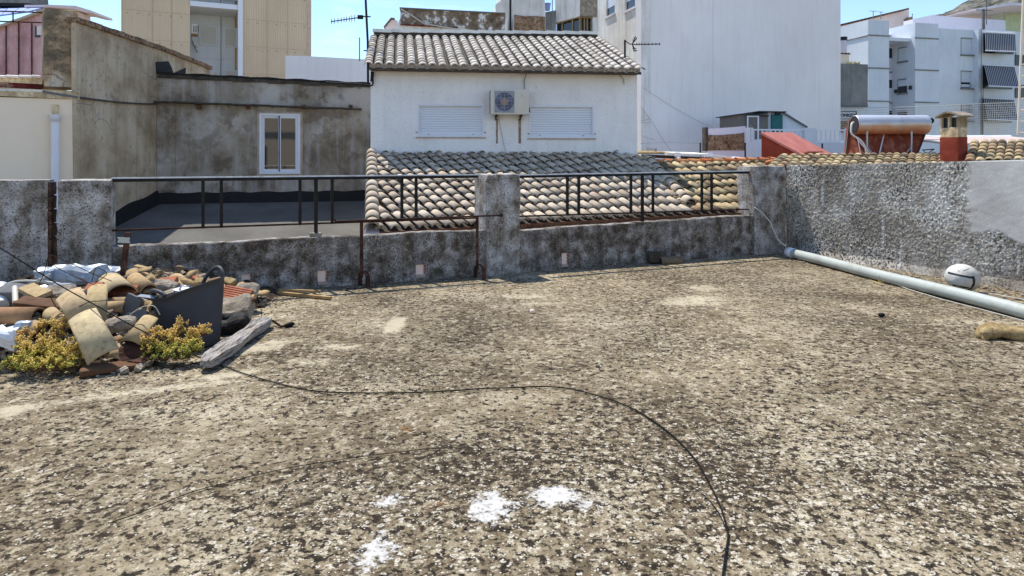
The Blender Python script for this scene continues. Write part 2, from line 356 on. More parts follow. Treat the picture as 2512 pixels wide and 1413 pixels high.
M['shed'] = plain('grey_shed', S(118,112,104), .7, 0, .1)
M['sky_blue'] = plain('blue_paint', S(140,160,215), .7, 0, .05)
M['cladding_aqua'] = M['aqua_white']
M['tank'] = None
M['collector'] = plaster('rusty_red_collector', [(.3, S(104,50,34)), (.55, S(140,70,48)), (.75, S(176,98,70))], 1.5, .7, S(190,130,100), .2, bump=.2)
M['frame_dark'] = plain('dark_frame', (.03,.03,.032,1), .5)
M['fan'] = plain('fan_blade', S(70,96,150), .5)
M['mountain'] = plaster('limestone_mountain', [(.38, S(58,62,52)), (.48, S(96,94,84)), (.56, S(126,122,112)), (.7, S(150,146,138))], .045, 0, bump=1.0, bscale=.1, fine=0, dist=6, detail=12)
M['far_ground'] = plain('far_ground', S(120,112,98), .95, 0, .2, .1, .2)

def beige_clad():
    k = NT('beige_corrugated_cladding'); base = k.ramp(k.noise(.6, 6, .6, k.map((1,1,.5))), [(.35, S(208,184,152)), (.65, S(220,197,165))])
    c = k.mix(k.ramp(k.noise(1.2, 6, .65, k.map((5,5,.5))), [(.5, 0.0), (.75, .3)]), base, S(196,172,146))
    w = k.n("ShaderNodeTexWave"); w.bands_direction = 'X'; w.inputs['Scale'].default_value = 4.2; w.inputs['Distortion'].default_value = 0
    k.l(k.co, w.inputs['Vector']); k.bump(w.outputs[1], .5, .01); return k.out(c, .7, 0, .3)
M['beige_clad'] = beige_clad()
def shutter(name, c, per):
    k = NT(name); z = k.sep(2); f = k.math('FRACT', k.math('MULTIPLY', z, 1/per))
    k.bump(k.ramp(f, [(0, 0.0), (.16, .75), (.5, 1.0), (.85, .75), (1, 0.0)]), .9, .008)
    cc = k.mix(k.ramp(f, [(.0, 1.0), (.1, 0.0)]), c, tuple(x*.55 for x in c[:3])+(1,)); return k.out(cc, .5, 0, .4)
M['shutter'] = shutter('roller_shutter_slats', S(230,232,236), .043)
M['shutter_far'] = shutter('far_roller_shutter', S(216,224,228), .09)
M['shutter_cream'] = plain('cream_shutter', S(202,202,194), .6, 0, .04)
def glassmat():
    k = NT('window_glass'); k.b.inputs['Metallic'].default_value = 0
    return k.out((.03,.032,.03,1), .03, 0, 1.0)
M['glass'] = glassmat()
def tank():
    k = NT('galvanised_tank_with_rust'); z = k.sep(2)
    f = k.math('ADD', z, k.math('MULTIPLY', k.noise(4, 5, .6), .25))
    c = k.ramp(f, [(.6, S(176,112,74)), (.7, S(190,150,116)), (.79, S(196,188,182)), (.98, S(222,222,226))])
    m = k.out(c, .38, 0, .5)
    k.l(k.ramp(f, [(.62, 0.05), (.78, .5)]), k.b.inputs['Metallic']); return m
M['tank'] = tank()
def woodgrey():
    k = NT('weathered_grey_driftwood'); v = k.map((1,1,1)); 
    g = k.noise(5, 7, .65, k.map((13, 1.2, 13), rot=(0,0,R(4))))
    c = k.ramp(g, [(.34, S(70,60,52)), (.43, S(150,140,130)), (.52, S(176,168,158)), (.75, S(208,202,194))])
    k.bump(g, 1.0, .03); return k.out(c, .9, 0, .2)
M['wood_grey'] = woodgrey()
def awning():
    k = NT('striped_awning_canvas'); f = k.math('FRACT', k.math('MULTIPLY', k.attr('tint'), 1.0))
    c = k.ramp(f, [(0, S(42,44,50)), (.5, S(42,44,50)), (.501, S(160,158,160)), (1, S(160,158,160))], 'CONSTANT'); return k.out(c, .85)
M['awning'] = awning()
def sedum():
    k = NT('stonecrop_leaves'); t = k.attr('tint')
    c = k.ramp(t, [(0, S(92,98,48)), (.25, S(162,160,62)), (.5, S(210,186,84)), (.75, S(216,186,98)), (1, S(200,160,92))])
    m = k.out(c, .55, 0, .4); k.b.inputs['Subsurface Weight'].default_value = 0.0; return m
M['sedum'] = sedum()
# ------------------------------------------------------------------ the terrace floor and its material
def floor_mat():
    k = NT('lichen_spotted_concrete')
    big = k.noise(.9, 5, .6); mid = k.noise(5, 6, .65)
    c = k.ramp(k.math('ADD', k.math('MULTIPLY', big, .55), k.math('MULTIPLY', mid, .45)),
               [(.37, S(88,76,58)), (.45, S(116,102,80)), (.53, S(141,127,102)), (.62, S(172,159,133))])
    c = k.mix(k.ramp(k.noise(14, 5, .7, k.map(loc=(3,1,0))), [(.51, 0.0), (.6, .7)]), c, S(190,177,150))        # pale crust
    c = k.mix(k.ramp(k.noise(2.3, 5, .7, k.map(loc=(8,1,0))), [(.52, 0.0), (.64, .5)]), c, S(112,98,72))        # greenish film
    c = k.mix(1.0, c, k.ramp(k.noise(.45, 4, .6, k.map(loc=(6,2,0))), [(.35, .8), (.65, 1.15)]), 'MULTIPLY')
    c = k.mix(1.0, c, k.ramp(k.noise(120, 3, .7), [(.2, .55), (.5, 1.0), (.8, 1.4)]), 'MULTIPLY')
    fl = k.attr('fleck'); dk = k.attr('dark'); pa = k.attr('pale'); wh = k.attr('white'); og = k.attr('orange')
    # dark lichen: three sizes of blot, thicker in some places than in others
    dens = k.math('ADD', k.math('MULTIPLY', k.noise(1.1, 3, .5, k.map(loc=(1,7,0))), .14), k.math('MULTIPLY', dk, .045))
    dens = k.math('ADD', dens, k.math('MULTIPLY', fl, .03))
    def blot(scale, thr, loc, rough=.62, soft=.018):
        n = k.math('ADD', k.noise(scale, 4, rough, k.map(loc=loc)), dens)
        return k.ramp(n, [(thr-soft, 0.0), (thr+soft, 1.0)])
    d1 = blot(20, .65, (2, 3, 0)); d2 = blot(44, .645, (5, 1, 0)); d3 = blot(12, .70, (0, 9, 4), .7)
    darkc = k.ramp(k.noise(60, 2, .6), [(.3, S(20,16,12)), (.7, S(54,45,36))])
    c = k.mix(k.math('MULTIPLY', d3, .75), c, darkc); c = k.mix(k.math('MULTIPLY', d1, .95), c, darkc); c = k.mix(k.math('MULTIPLY', d2, .75), c, darkc)
    c = k.mix(k.math('MULTIPLY', dk, .22), c, S(96,82,62))
    # white lichen: crusts, dots and small rings
    wn = k.math('ADD', k.math('ADD', k.math('MULTIPLY', k.noise(28, 5, .7, k.map(loc=(7,7,2))), .7), k.math('MULTIPLY', k.noise(8, 4, .6, k.map(loc=(2,7,2))), .3)), k.math('MULTIPLY', fl, .06))
    c = k.mix(k.ramp(wn, [(.625, 0.0), (.65, .85)]), c, S(204,194,172))
    v = k.vor(30, k.mix(.06, k.co, k.noise(30, 3, .6))); dist = v.outputs['Distance']
    sel = k.n("ShaderNodeSeparateColor"); k.l(v.outputs['Color'], sel.inputs[0])
    on = k.math('GREATER_THAN', k.math('ADD', sel.outputs[0], k.math('MULTIPLY', fl, .3)), .95)
    ring = k.ramp(dist, [(0, .35), (.13, .25), (.2, 1.0), (.28, 1.0), (.36, 0.0)])
    c = k.mix(k.math('MULTIPLY', k.math('MULTIPLY', ring, on), .85), c, S(206,198,180))
    v2 = k.vor(75, k.map(loc=(4,4,4))); s2 = k.n("ShaderNodeSeparateColor"); k.l(v2.outputs['Color'], s2.inputs[0])
    on2 = k.math('GREATER_THAN', k.math('ADD', s2.outputs[1], k.math('MULTIPLY', fl, .12)), .955)
    c = k.mix(k.math('MULTIPLY', on2, k.ramp(v2.outputs['Distance'], [(.25, .9), (.4, 0.0)])), c, S(210,202,186))
    # worn cream screed, spilt whitewash, orange lichen
    en = k.math('ADD', k.math('ADD', k.math('MULTIPLY', k.noise(9, 5, .7, k.map(loc=(1,1,9))), 1.6), k.math('MULTIPLY', k.noise(38, 4, .7, k.map(loc=(1,5,9))), 1.5)), -1.55)
    c = k.mix(k.ramp(k.math('ADD', pa, en), [(.45, 0.0), (.85, .75)]), c, S(196,184,156))
    c = k.mix(k.ramp(k.math('ADD', og, en), [(.55, 0.0), (.95, .6)]), c, S(150,104,56))
    whm = k.ramp(k.math('ADD', wh, en), [(.47, 0.0), (.68, .7), (.95, .95)]); c = k.mix(whm, c, k.ramp(k.noise(40, 5, .7), [(.3, S(186,180,168)), (.55, S(222,220,214))]))
    h = k.math('ADD', k.math('ADD', k.noise(70, 5, .7), k.math('MULTIPLY', k.noise(17, 4, .6), 1.5)), k.math('MULTIPLY', d1, -.25))
    k.bump(h, .8, .010); return k.out(c, .95, 0, .15)
M['floor'] = floor_mat()

BLOTS = {  # measured on the slab: px, py, half width px, half height px, tilt (px down per px right)
 'pale': [(968,797,20,20,0,1.15),(380,955,230,8,-.16,.8),(560,918,60,9,-.2,.95),(1700,738,80,12,-.05,.8),(1722,706,45,7,0,.75),(1290,726,60,6,0,.75),(1320,745,60,5,0,.6),
          (830,850,55,7,0,.8),(760,886,52,9,0,.75),(650,848,55,14,-.2,.9),(20,1005,60,16,-.1,.95),(1500,800,60,9,0,.5),(1580,868,60,7,0,.6),(930,790,30,14,0,.6),(690,775,60,8,0,.6),
          (2380,1020,120,30,0,.4),(620,1160,60,12,0,.3),(880,1003,50,12,0,.6),(330,1010,60,14,0,.6),(560,1010,60,14,0,.5)],
 'white': [(1205,1240,42,32,0,.95),(1365,1212,56,20,0,.95),(935,1345,24,56,-.0,.98),(950,1228,36,16,0,.8),(890,1375,40,30,0,.6),(1500,795,30,6,0,.3),(1420,1230,60,22,0,.55)],
 'dark': [(2330,870,190,36,.1,1.0),(2150,735,160,14,.15,.9),(1500,1060,260,60,0,.3),(2080,870,150,25,0,.4),(700,1190,260,40,0,.35),(1120,1175,260,70,0,.55),(1750,1100,120,90,0,.7),(2250,1180,200,60,0,.6),(1900,700,300,16,.15,.5),
          (200,1300,200,60,0,.5),(760,1250,90,30,0,.4)],
 'orange': [(1090,1230,70,20,0,.6),(1020,1052,60,12,0,.6),(1310,1024,50,7,0,.6),(1150,1180,40,14,0,.5),(200,1195,50,10,0,.5),(230,1200,40,10,0,.4)],
 'fleck': [(1750,1250,500,220,0,1.0),(2200,1180,340,150,-.1,1.0),(1050,1300,420,180,0,.9),(1560,1080,160,60,0,.7),(900,1190,150,60,0,.7),(620,1400,200,90,0,.6),(250,1200,200,70,0,.45),(1600,860,160,20,0,.4),(2320,1420,300,90,0,.8),(800,930,300,40,0,.3)],
}
def paint(x, y):
    out = {}
    Yd = max(y, .4); px = HX + F*x/Yd; py = HY + CAM_H*F/Yd
    for k_, lst in BLOTS.items():
        v = 0
        for (bx, by, rx, ry, sl, st) in lst:
            cy = CAM_H*F/(by-HY); cx = (bx-HX)/F*cy
            # ellipse in metres on the slab
            RX = rx/F*cy; RY = ry*cy*cy/(CAM_H*F); SH = -sl*cy/(CAM_H) if sl else 0
            dx = (x-cx)/RX; dy = (y-cy - SH*(x-cx)*.9)/RY
            d = math.sqrt(dx*dx+dy*dy)
            if d < 2.2: v = max(v, st*max(0.0, min(1.0, 1.45-d*.75)))
        out[k_] = v
    return out
def terrace_floor():
    nx, ny = 190, 200; x0, x1, y0, y1 = -7.5, 7.2, -.8, 11.6
    vs = []; at = {k_: [] for k_ in BLOTS}
    for j in range(ny+1):
        for i in range(nx+1):
            x = x0+(x1-x0)*i/nx; y = y0+(y1-y0)*j/ny
            z = .006*noise.noise(Vector((x*.8, y*.8, 0))) + .003*noise.noise(Vector((x*4, y*4, 3)))
            vs.append(Vector((x, y, z-.004)))
            p = paint(x, y) if y > 1.5 else {k_: (.5 if k_ == 'fleck' else 0) for k_ in BLOTS}
            for k_ in at: at[k_].append(p[k_])
    fs = [(j*(nx+1)+i, j*(nx+1)+i+1, (j+1)*(nx+1)+i+1, (j+1)*(nx+1)+i) for j in range(ny) for i in range(nx)]
    # keep the slab inside the parapets
    keep = []
    for f in fs:
        c = (vs[f[0]]+vs[f[2]])/2
        if WT.inv(c) < .12 and WR.inv(c) < .25: keep.append(f)
    me = bpy.data.meshes.new('terrace_floor'); me.from_pydata(vs, [], keep)
    for k_, v in at.items():
        a = me.attributes.new(k_, 'FLOAT', 'POINT'); a.data.foreach_set("value", v)
    me.polygons.foreach_set("use_smooth", [True]*len(keep)); me.materials.append(M['floor'])
    o = bpy.data.objects.new('terrace_floor', me); col.objects.link(o); tag(o, kind='structure')
Wall.inv = lambda s, p: (Vector((p[0], p[1])) - s.A).dot(s.b)

WT = Wall((-2.89, 7.61), (.911, .413))            # the parapet across the end of the terrace
WR = Wall((4.39, 10.92), (1.42, -3.17))           # the taller wall along its right side
terrace_floor()
g = MB(); g.box((-900, -300, -8.5), (900, 2500, -8.0)); structure(g, 'ground', M['far_ground'])
g = MB()   # the building body under the terrace
for a, b in (((-7.6, -1.0, -8), (7.4, 6.2, -.03)),): g.box(a, b)
q = [WT.pt(-5.5, .1, 0), WT.pt(9.0, .1, 0)]
g.prism([(-7.6, 6.2, -.03), (7.4, 6.2, -.03), (7.4, 11.6, -.03), (q[1].x, q[1].y, -.03), (q[0].x, q[0].y, -.03)], (0, 0, -7.9))
build(g, 'house_body', M['grey_wall'], kind='structure')

# ------------------------------------------------------------------ front parapet, its pillars and railings
tl = WT.t(273); tp0, tp1 = WT.t(1190), WT.t(1273); tc0 = WT.t(1850)
def rough_wall(mb, W, t0, t1, z0, z1, th, amp=.006): pass
def topleft(t): return .575 + .006*math.sin(t*5)
holes = []
for (a, b, c, d) in ((592,673,618,709),(779,664,803,706),(1020,649,1043,684)):
    t0, t1, z0, z1 = WT.rect(a, b, c, d); holes.append((t0, t1, max(z0, .045), z1))
g = MB(); g.holewall(WT, tl, tp0, -.1, .575, .2, holes, topf=lambda t: .578+.005*math.sin(t*4), step=.12, jit=.006)
pw = build(g, 'parapet_wall', M['parapet'], label='low mildewed parapet wall left of the middle pillar with three drain holes', cat='wall')
holes2 = []
for (a, b, c, d) in ((1378,621,1394,656),):
    t0, t1, z0, z1 = WT.rect(a, b, c, d); holes2.append((t0, t1, max(z0, .04), z1))
te = WT.t(1905)
g = MB(); g.holewall(WT, tp1, te, -.1, .62, .2, holes2, topf=lambda t: .545+.075*(t-tp1)/(te-tp1)+.004*math.sin(t*5), step=.12, jit=.006)
pw2 = build(g, 'parapet_wall', M['parapet'], label='low mildewed parapet wall right of the middle pillar with one drain hole', cat='wall')
for par, hs in ((pw, holes), (pw2, holes2)):
    for h in hs:
        g = MB(); w = h[1]-h[0]
        g.wbox(WT, h[0]-.003, h[1]+.003, .016, .14, h[2]-.02, h[3]+.01); build(g, 'lit_hole_plug', M['pale_pink'], par)  # added pale block, coloured like the sunlit surface seen through the hole
        g = MB()     # broken hollow brick cheek at the right of the hole
        for k_ in range(4):
            z = h[2]+(h[3]-h[2])*(k_+.1)/4
            g.wbox(WT, h[1]-.016, h[1]-.002, -.004, .014, z, z+(h[3]-h[2])*.17)
        build(g, 'brick_cheek', M['brick'], par)
        g = MB(); g.wbox(WT, h[0]+.004, h[1]-.004, -.01, .014, h[2]-.012, h[2]+.022); build(g, 'mortar_sill', M['mortar'], par)

def pillar(W, t0, t1, o0, o1, z1, label, name='pillar', mat='pillar', sd_=1, z0=-.08, amp=.012, n=14):
    c = W.pt((t0+t1)/2, (o0+o1)/2, (z0+z1)/2)
    Mx = Matrix(((W.d.x, W.b.x, 0, c.x), (W.d.y, W.b.y, 0, c.y), (0, 0, 1, c.z), (0, 0, 0, 1)))
    g = MB(); g.rock(Mx, (t1-t0)/2, (o1-o0)/2, (z1-z0)/2, r=.12, n=n, amp=amp, fr=5, seed=sd_)
    return build(g, name, M[mat], label=label, cat='pillar' if name == 'pillar' else 'wall')
pillar(WT, tp0, tp1, -.06, .40, 1.29, 'square grey and white stained pillar in the middle of the parapet', sd_=1)
pillar(WT, WT.t(141), WT.t(273), -.03, .36, 1.275, 'square mildewed pillar at the left end of the railing', sd_=2)
pillar(WT, WT.t(1850), WT.t(1927), -.02, .38, 1.375, 'stained corner pillar where the parapet meets the tall right wall', sd_=3)
# left wall block with raw brick end
tb1 = WT.t(117); g = MB(); g.holewall(WT, tb1-2.6, tb1-.001, -.1, 1.285, .33, topf=lambda t: 1.28+.006*math.sin(t*7), step=.15, jit=.008)
lw = build(g, 'boundary_wall', M['pillar'], label='chest high mildewed wall at the far left with a bare red brick end', cat='wall')
g = MB()
for k_ in range(9):
    z = -.02 + k_*.143
    Mx = Matrix(((WT.d.x, WT.b.x, 0, 0), (WT.d.y, WT.b.y, 0, 0), (0, 0, 1, 0), (0, 0, 0, 1))); Mx.translation = WT.pt(tb1+.012, .165, z+.066)
    g.rock(Mx, .012+.003*(k_%2), .15, .066, r=.2, n=4, amp=.008, fr=20, seed=k_)
build(g, 'brick_end', plaster('dull_brick_end', [(.3, S(50,40,34)), (.48, S(86,64,52)), (.6, S(116,92,78)), (.75, S(160,150,138))], 9, .4, bump=.6), lw)

# railings
def railing(ta, tb, za, zb, za2, zb2, bals, posts, label):
    r = thing('railing', label, 'railing', WT.pt(ta, .12, .5))
    def zt(t): return za+(zb-za)*(t-ta)/(tb-ta)
    def zl(t): return za2+(zb2-za2)*(t-ta)/(tb-ta)
    g = MB(); g.box8([WT.pt(ta, .1, za-.04), WT.pt(tb, .1, zb-.04), WT.pt(tb, .145, zb-.04), WT.pt(ta, .145, za-.04),
                      WT.pt(ta, .1, za), WT.pt(tb, .1, zb), WT.pt(tb, .145, zb), WT.pt(ta, .145, za)]); tr_ = build(g, 'top_rail', M['black_metal'], r)
    g = MB(); g.box8([WT.pt(ta, .092, za-.006), WT.pt(tb, .092, zb-.006), WT.pt(tb, .153, zb-.006), WT.pt(ta, .153, za-.006),
                      WT.pt(ta, .1, za+.008), WT.pt(tb, .1, zb+.008), WT.pt(tb, .145, zb+.008), WT.pt(ta, .145, za+.008)]); build(g, 'highlight_strip', M['rail_top'], tr_)  # separate pale strip painting the highlight on the rail
    g = MB(); g.box8([WT.pt(ta, .112, za2-.02), WT.pt(tb, .112, zb2-.02), WT.pt(tb, .135, zb2-.02), WT.pt(ta, .135, za2-.02),
                      WT.pt(ta, .112, za2), WT.pt(tb, .112, zb2), WT.pt(tb, .135, zb2), WT.pt(ta, .135, za2)]); build(g, 'bottom_rail', M['rust_dark'], r)
    for px in bals:
        t = WT.t(px, .12); g = MB(); g.wbox(WT, t-.017, t+.017, .1105, .1365, zl(t)-.022, zt(t)-.04); build(g, 'baluster', M['black_metal'], r)
    for px in posts:
        t = WT.t(px, .12); g = MB(); g.wbox(WT, t-.02, t+.02, .108, .139, .56, zt(t)-.04); build(g, 'post', M['black_metal'], r)
    return r
r1 = railing(WT.t(274, .12), WT.t(1172, .12), 1.29, 1.285, .752, .735, (498, 543, 736, 815, 986, 1021), (775,), 'thin black iron railing on the parapet left of the middle pillar')
r2 = railing(WT.t(1272, .12), WT.t(1852, .12), 1.275, 1.30, .735, .705, (1392, 1420, 1548, 1602, 1722, 1746), (1576,), 'thin black iron railing on the parapet right of the middle pillar')
t = WT.t(775, .12); c = WT.pt(t, .12, .60); Mx = Matrix.Translation(c)
g = MB(); g.rock(Mx, .06, .06, .03, r=.6, n=4, amp=.012, fr=20); build(g, 'mortar_foot', M['stone'], r1)
g = MB(); g.tube([WT.pt(WT.t(1000,.1), .09, 1.255), WT.pt(WT.t(1060,.1), .07, 1.235), WT.pt(WT.t(1130,.1), .07, 1.225), WT.pt(WT.t(1180), -.075, 1.225), WT.pt(WT.t(1240), -.075, 1.235), WT.pt(WT.t(1268), -.075, 1.25)], .002, 5)
tag(build(g, 'wire', M['rust_dark']), 'thin rusty wire slung from the left railing across the middle pillar', 'wire')
g = MB(); g.tube([WT.pt(WT.t(1274), -.02, 1.25), WT.pt(WT.t(1279), -.03, 1.2), WT.pt(WT.t(1287), -.02, 1.15), WT.pt(WT.t(1291), 0, 1.09)], .002, 5)
g.tube([WT.pt(WT.t(1274), -.02, 1.2), WT.pt(WT.t(1281), -.03, 1.18), WT.pt(WT.t(1285), -.02, 1.12)], .002, 5)
tag(build(g, 'wire', M['rust_dark']), 'short loose end of wire hanging at the right edge of the middle pillar', 'wire')

# ------------------------------------------------------------------ the tall right wall, sprayed render standing in relief
def right_wall():
    L = 8.2; n = 620; m = 112; g = MB(); vs = []
    tw = WR.t(2400); 
    for j in range(m+1):
        for i in range(n+1):
            t = L*i/n; zt = 1.385+.028*t; z = -.05+(zt+.05)*j/m
            p = Vector((t, 0, z))
            coarse = fbm((t*17, 0, z*20), 3); dash = max(0, noise.noise(Vector((t*40, 3, z*40))))
            # smooth trowelled patch in the upper right, its lower edge ragged
            edge = .60 + .10*noise.noise(Vector((t*3, 0, 7))) - .12*min(1, max(0, (t-tw)/1.2)); u = (t-(tw-.2+.22*noise.noise(Vector((0, 0, z*3)))+.1*noise.noise(Vector((t*6, 0, z*12)))))/.14
            sm = max(0, min(1, u))*max(0, min(1, (z-edge)/.03))
            low = max(0, min(1, (z-.12-.05*noise.noise(Vector((t*2, 5, 0))))/.12))
            amp = (1-sm)*(.35+.65*low)
            d = amp*(coarse*.005+dash*.010)+sm*(.004+.0012*noise.noise(Vector((t*9, 1, z*16))))
            if z < .1: d += (.1-z)*.35*(1+.4*noise.noise(Vector((t*6, 0, 0))))
            if j == m: d -= .004
            vs.append(WR.pt(t, -d, z+(.004*noise.noise(Vector((t*6, 0, 2))) if j == m else 0)))
    fs = [(j*(n+1)+i, j*(n+1)+i+1, (j+1)*(n+1)+i+1, (j+1)*(n+1)+i) for j in range(m) for i in range(n)]
    g.add(vs, fs, .5, False)
    back = [WR.pt(L*i/n, .2, 1.385+.028*L*i/n) for i in range(n+1)]
    top = [vs[m*(n+1)+i] for i in range(n+1)]
    g.add(top+back, [(i, i+1, n+1+i+1, n+1+i) for i in range(n)])
    g.add([WR.pt(0,.2,-.5), WR.pt(L,.2,-.5), WR.pt(L,.2,1.385+.028*L), WR.pt(0,.2,1.385)], [(3,2,1,0)])
    k = NT('sprayed_render')
    c = k.ramp(k.noise(1.6, 7, .6), [(.32, S(150,142,128)), (.45, S(188,180,166)), (.55, S(212,206,194)), (.7, S(234,230,222))])
    sp = k.ramp(k.noise(34, 4, .65), [(.5, 0.0), (.54, .95)])
    x = k.sep(0); z = k.sep(2)
    c = k.mix(k.math('MULTIPLY', sp, k.ramp(k.noise(1.3, 4, .6, k.map(loc=(3,3,3))), [(.38, .35), (.6, 1.0)])), c, S(62,54,44))
    c = k.mix(k.ramp(k.noise(2.2, 5, .65, k.map((1, 1, .5), loc=(5, 0, 0))), [(.52, 0.0), (.66, .55)]), c, S(116,106,92))
    base = k.ramp(k.math('ADD', z, k.math('MULTIPLY', k.noise(7, 5, .7, k.map((2, 2, .3))), .55)), [(.22, .9), (.45, 0.0)]); c = k.mix(base, c, S(92,80,66))
    band = k.ramp(k.math('ADD', z, k.math('MULTIPLY', k.noise(4, 5, .7, k.map(loc=(2,2,2))), .35)), [(.36, 0.0), (.42, .35), (.47, .35), (.56, 0.0)]); c = k.mix(band, c, S(214,210,204))
    c = k.mix(k.ramp(k.noise(1.1, 4, .6, k.map((1,1,.6), loc=(9,3,3))), [(.5, 0.0), (.62, .45)]), c, S(104,94,80))
    c = k.mix(k.ramp(k.noise(3, 5, .7, k.map((3, 3, .35), loc=(0,4,0))), [(.6, 0.0), (.7, .6)]), c, S(226,226,224))
    sm = k.attr('smooth_patch'); c = k.mix(sm, c, k.ramp(k.noise(2.5, 7, .6), [(.3, S(196,190,180)), (.7, S(228,224,216))]))
    k.bump(k.math('ADD', k.noise(90, 4, .7), k.noise(28, 4, .7)), .35, .008); m_ = k.out(c, .95, 0, .1)
    o = build(g, 'side_wall', m_, label='tall grey wall of coarse sprayed render along the right of the terrace', cat='wall')
    a = o.data.attributes.new('smooth_patch', 'FLOAT', 'POINT'); vals = []
    for v in g.v:
        t = (Vector((v.x, v.y))-WR.A).dot(WR.d); z = v.z
        edge = .60 + .10*noise.noise(Vector((t*3, 0, 7))) - .12*min(1, max(0, (t-tw)/1.2)); u = (t-(tw-.2+.22*noise.noise(Vector((0, 0, z*3)))+.1*noise.noise(Vector((t*6, 0, z*12)))))/.14
        vals.append(max(0, min(1, u))*max(0, min(1, (z-edge)/.03))*.9)
    a.data.foreach_set("value", vals)
right_wall()

# ------------------------------------------------------------------ things standing on or lying along the terrace
# rusty two-legged stand
gA, gB = G(893, 704), G(1178, 684)
st = thing('iron_stand', 'rusty iron stand of one long bar on two legs with curled feet before the parapet', 'stand', (gA+gB)/2)
barA = P(823, 542, gA.y-.08); barB = P(1222, 526, gB.y+.02)
zA = P(893, 541, gA.y).z; zB = P(1168, 530, gB.y).z
d = (gB-gA).normalized()
b0 = Vector((gA.x, gA.y, zA)) - d*.33; b1 = Vector((gB.x-.03, gB.y, zB)) + d*.30
g = MB(); g.tube([b0+Vector((0,0,.035))-d*.01, b0+Vector((0,0,.012)), b0, b0+d*.03, b1], .0105, 8); build(g, 'cross_bar', M['rust_dark'], st)
g = MB(); g.tube([b1-d*.005, b1+d*.03], .02, 10); build(g, 'bar_end', M['rust_dark'], st)
for gp, zt in ((gA, zA), (gB, zB)):
    base = Vector((gp.x-.04, gp.y+.05, 0)); g = MB(); g.obox(base+Vector((0,0,(zt+.1)/2)), Vector((1,0,0)), Vector((0,1,0)), Vector((0,0,1)), .017, .017, (zt-.1)/2); build(g, 'leg', M['rust'], st)
    g = MB(); pts = []; dirn = Vector((.75, -.66, 0)).normalized()
    for k_ in range(13):
        a = math.pi*k_/12; pts.append(base - dirn*.0 + dirn*(.075-.075*math.cos(a))*1.0 - dirn*.03 + Vector((0, 0, .10+.075*math.sin(a)*1.05)))
    pts = [pts[0]-Vector((0,0,.09))] + pts + [pts[-1]-Vector((0,0,.10))]
    side = dirn.cross(Vector((0,0,1)))
    for a, b in zip(pts, pts[1:]):
        ax = (b-a); L = ax.length; ax.normalize(); g.obox((a+b)/2, ax, side, ax.cross(side), L/2*1.08, .03, .004)
    build(g, 'curled_foot', M['rust'], st)

# pvc pipe along the right
a = Vector((4.21, 10.36, .07)); b = Vector((4.77, 6.36, .07)); dd = (b-a).normalized(); e = b + dd*2.6
pp = thing('drain_pipe', 'long pale plastic pipe lying on the terrace floor beside the right wall', 'pipe', (a+e)/2 - Vector((0,0,.07)))
g = MB(); n_ = 40; g.tube([a+(e-a)*i/n_ + Vector((.012*math.sin(i/n_*3.1), 0, .004*math.sin(i*.4))) for i in range(n_+1)], .066, 24); build(g, 'tube', M['pvc_pipe'], pp)
g = MB(); g.tube([a-dd*.03, a-dd*.025, a+dd*.11, a+dd*.115], [.066, .077, .077, .068], 24); build(g, 'socket', M['pvc_white'], pp)
g = MB(); g.tube([a-dd*.005, a+dd*.02], .0795, 24); build(g, 'clip', M['ac_white'], pp)
# thin white cable from rail to the pipe and on along it
g = MB()
cp = [P(1838,512,10.75), P(1852,509,10.62), P(1868,520,10.55), P(1890,545,10.5), P(1901,572,10.45), P(1910,590,10.4), P(1928,604,10.35)]
g.tube(cp, .011, 8); tag(build(g, 'white_cable', M['white_cable']), 'white cable hanging from the corner pillar down to the pipe end', 'cable')
g = MB(); g.tube([G(2170,687,.012), G(2230,710,.012), G(2310,734,.012), G(2400,757,.012), G(2560,800,.012)], .005, 6)
tag(build(g, 'white_cable', M['white_cable']), 'thin white cable lying on the floor on the near side of the pipe', 'cable')
g = MB(); g.tube([G(2400,716,.012), G(2440,722,.012), G(2512,735,.012), G(2600,755,.012)], .006, 6)
tag(build(g, 'white_cable', M['white_cable']), 'thin white cable on the floor behind the pipe, right of the ball', 'cable')

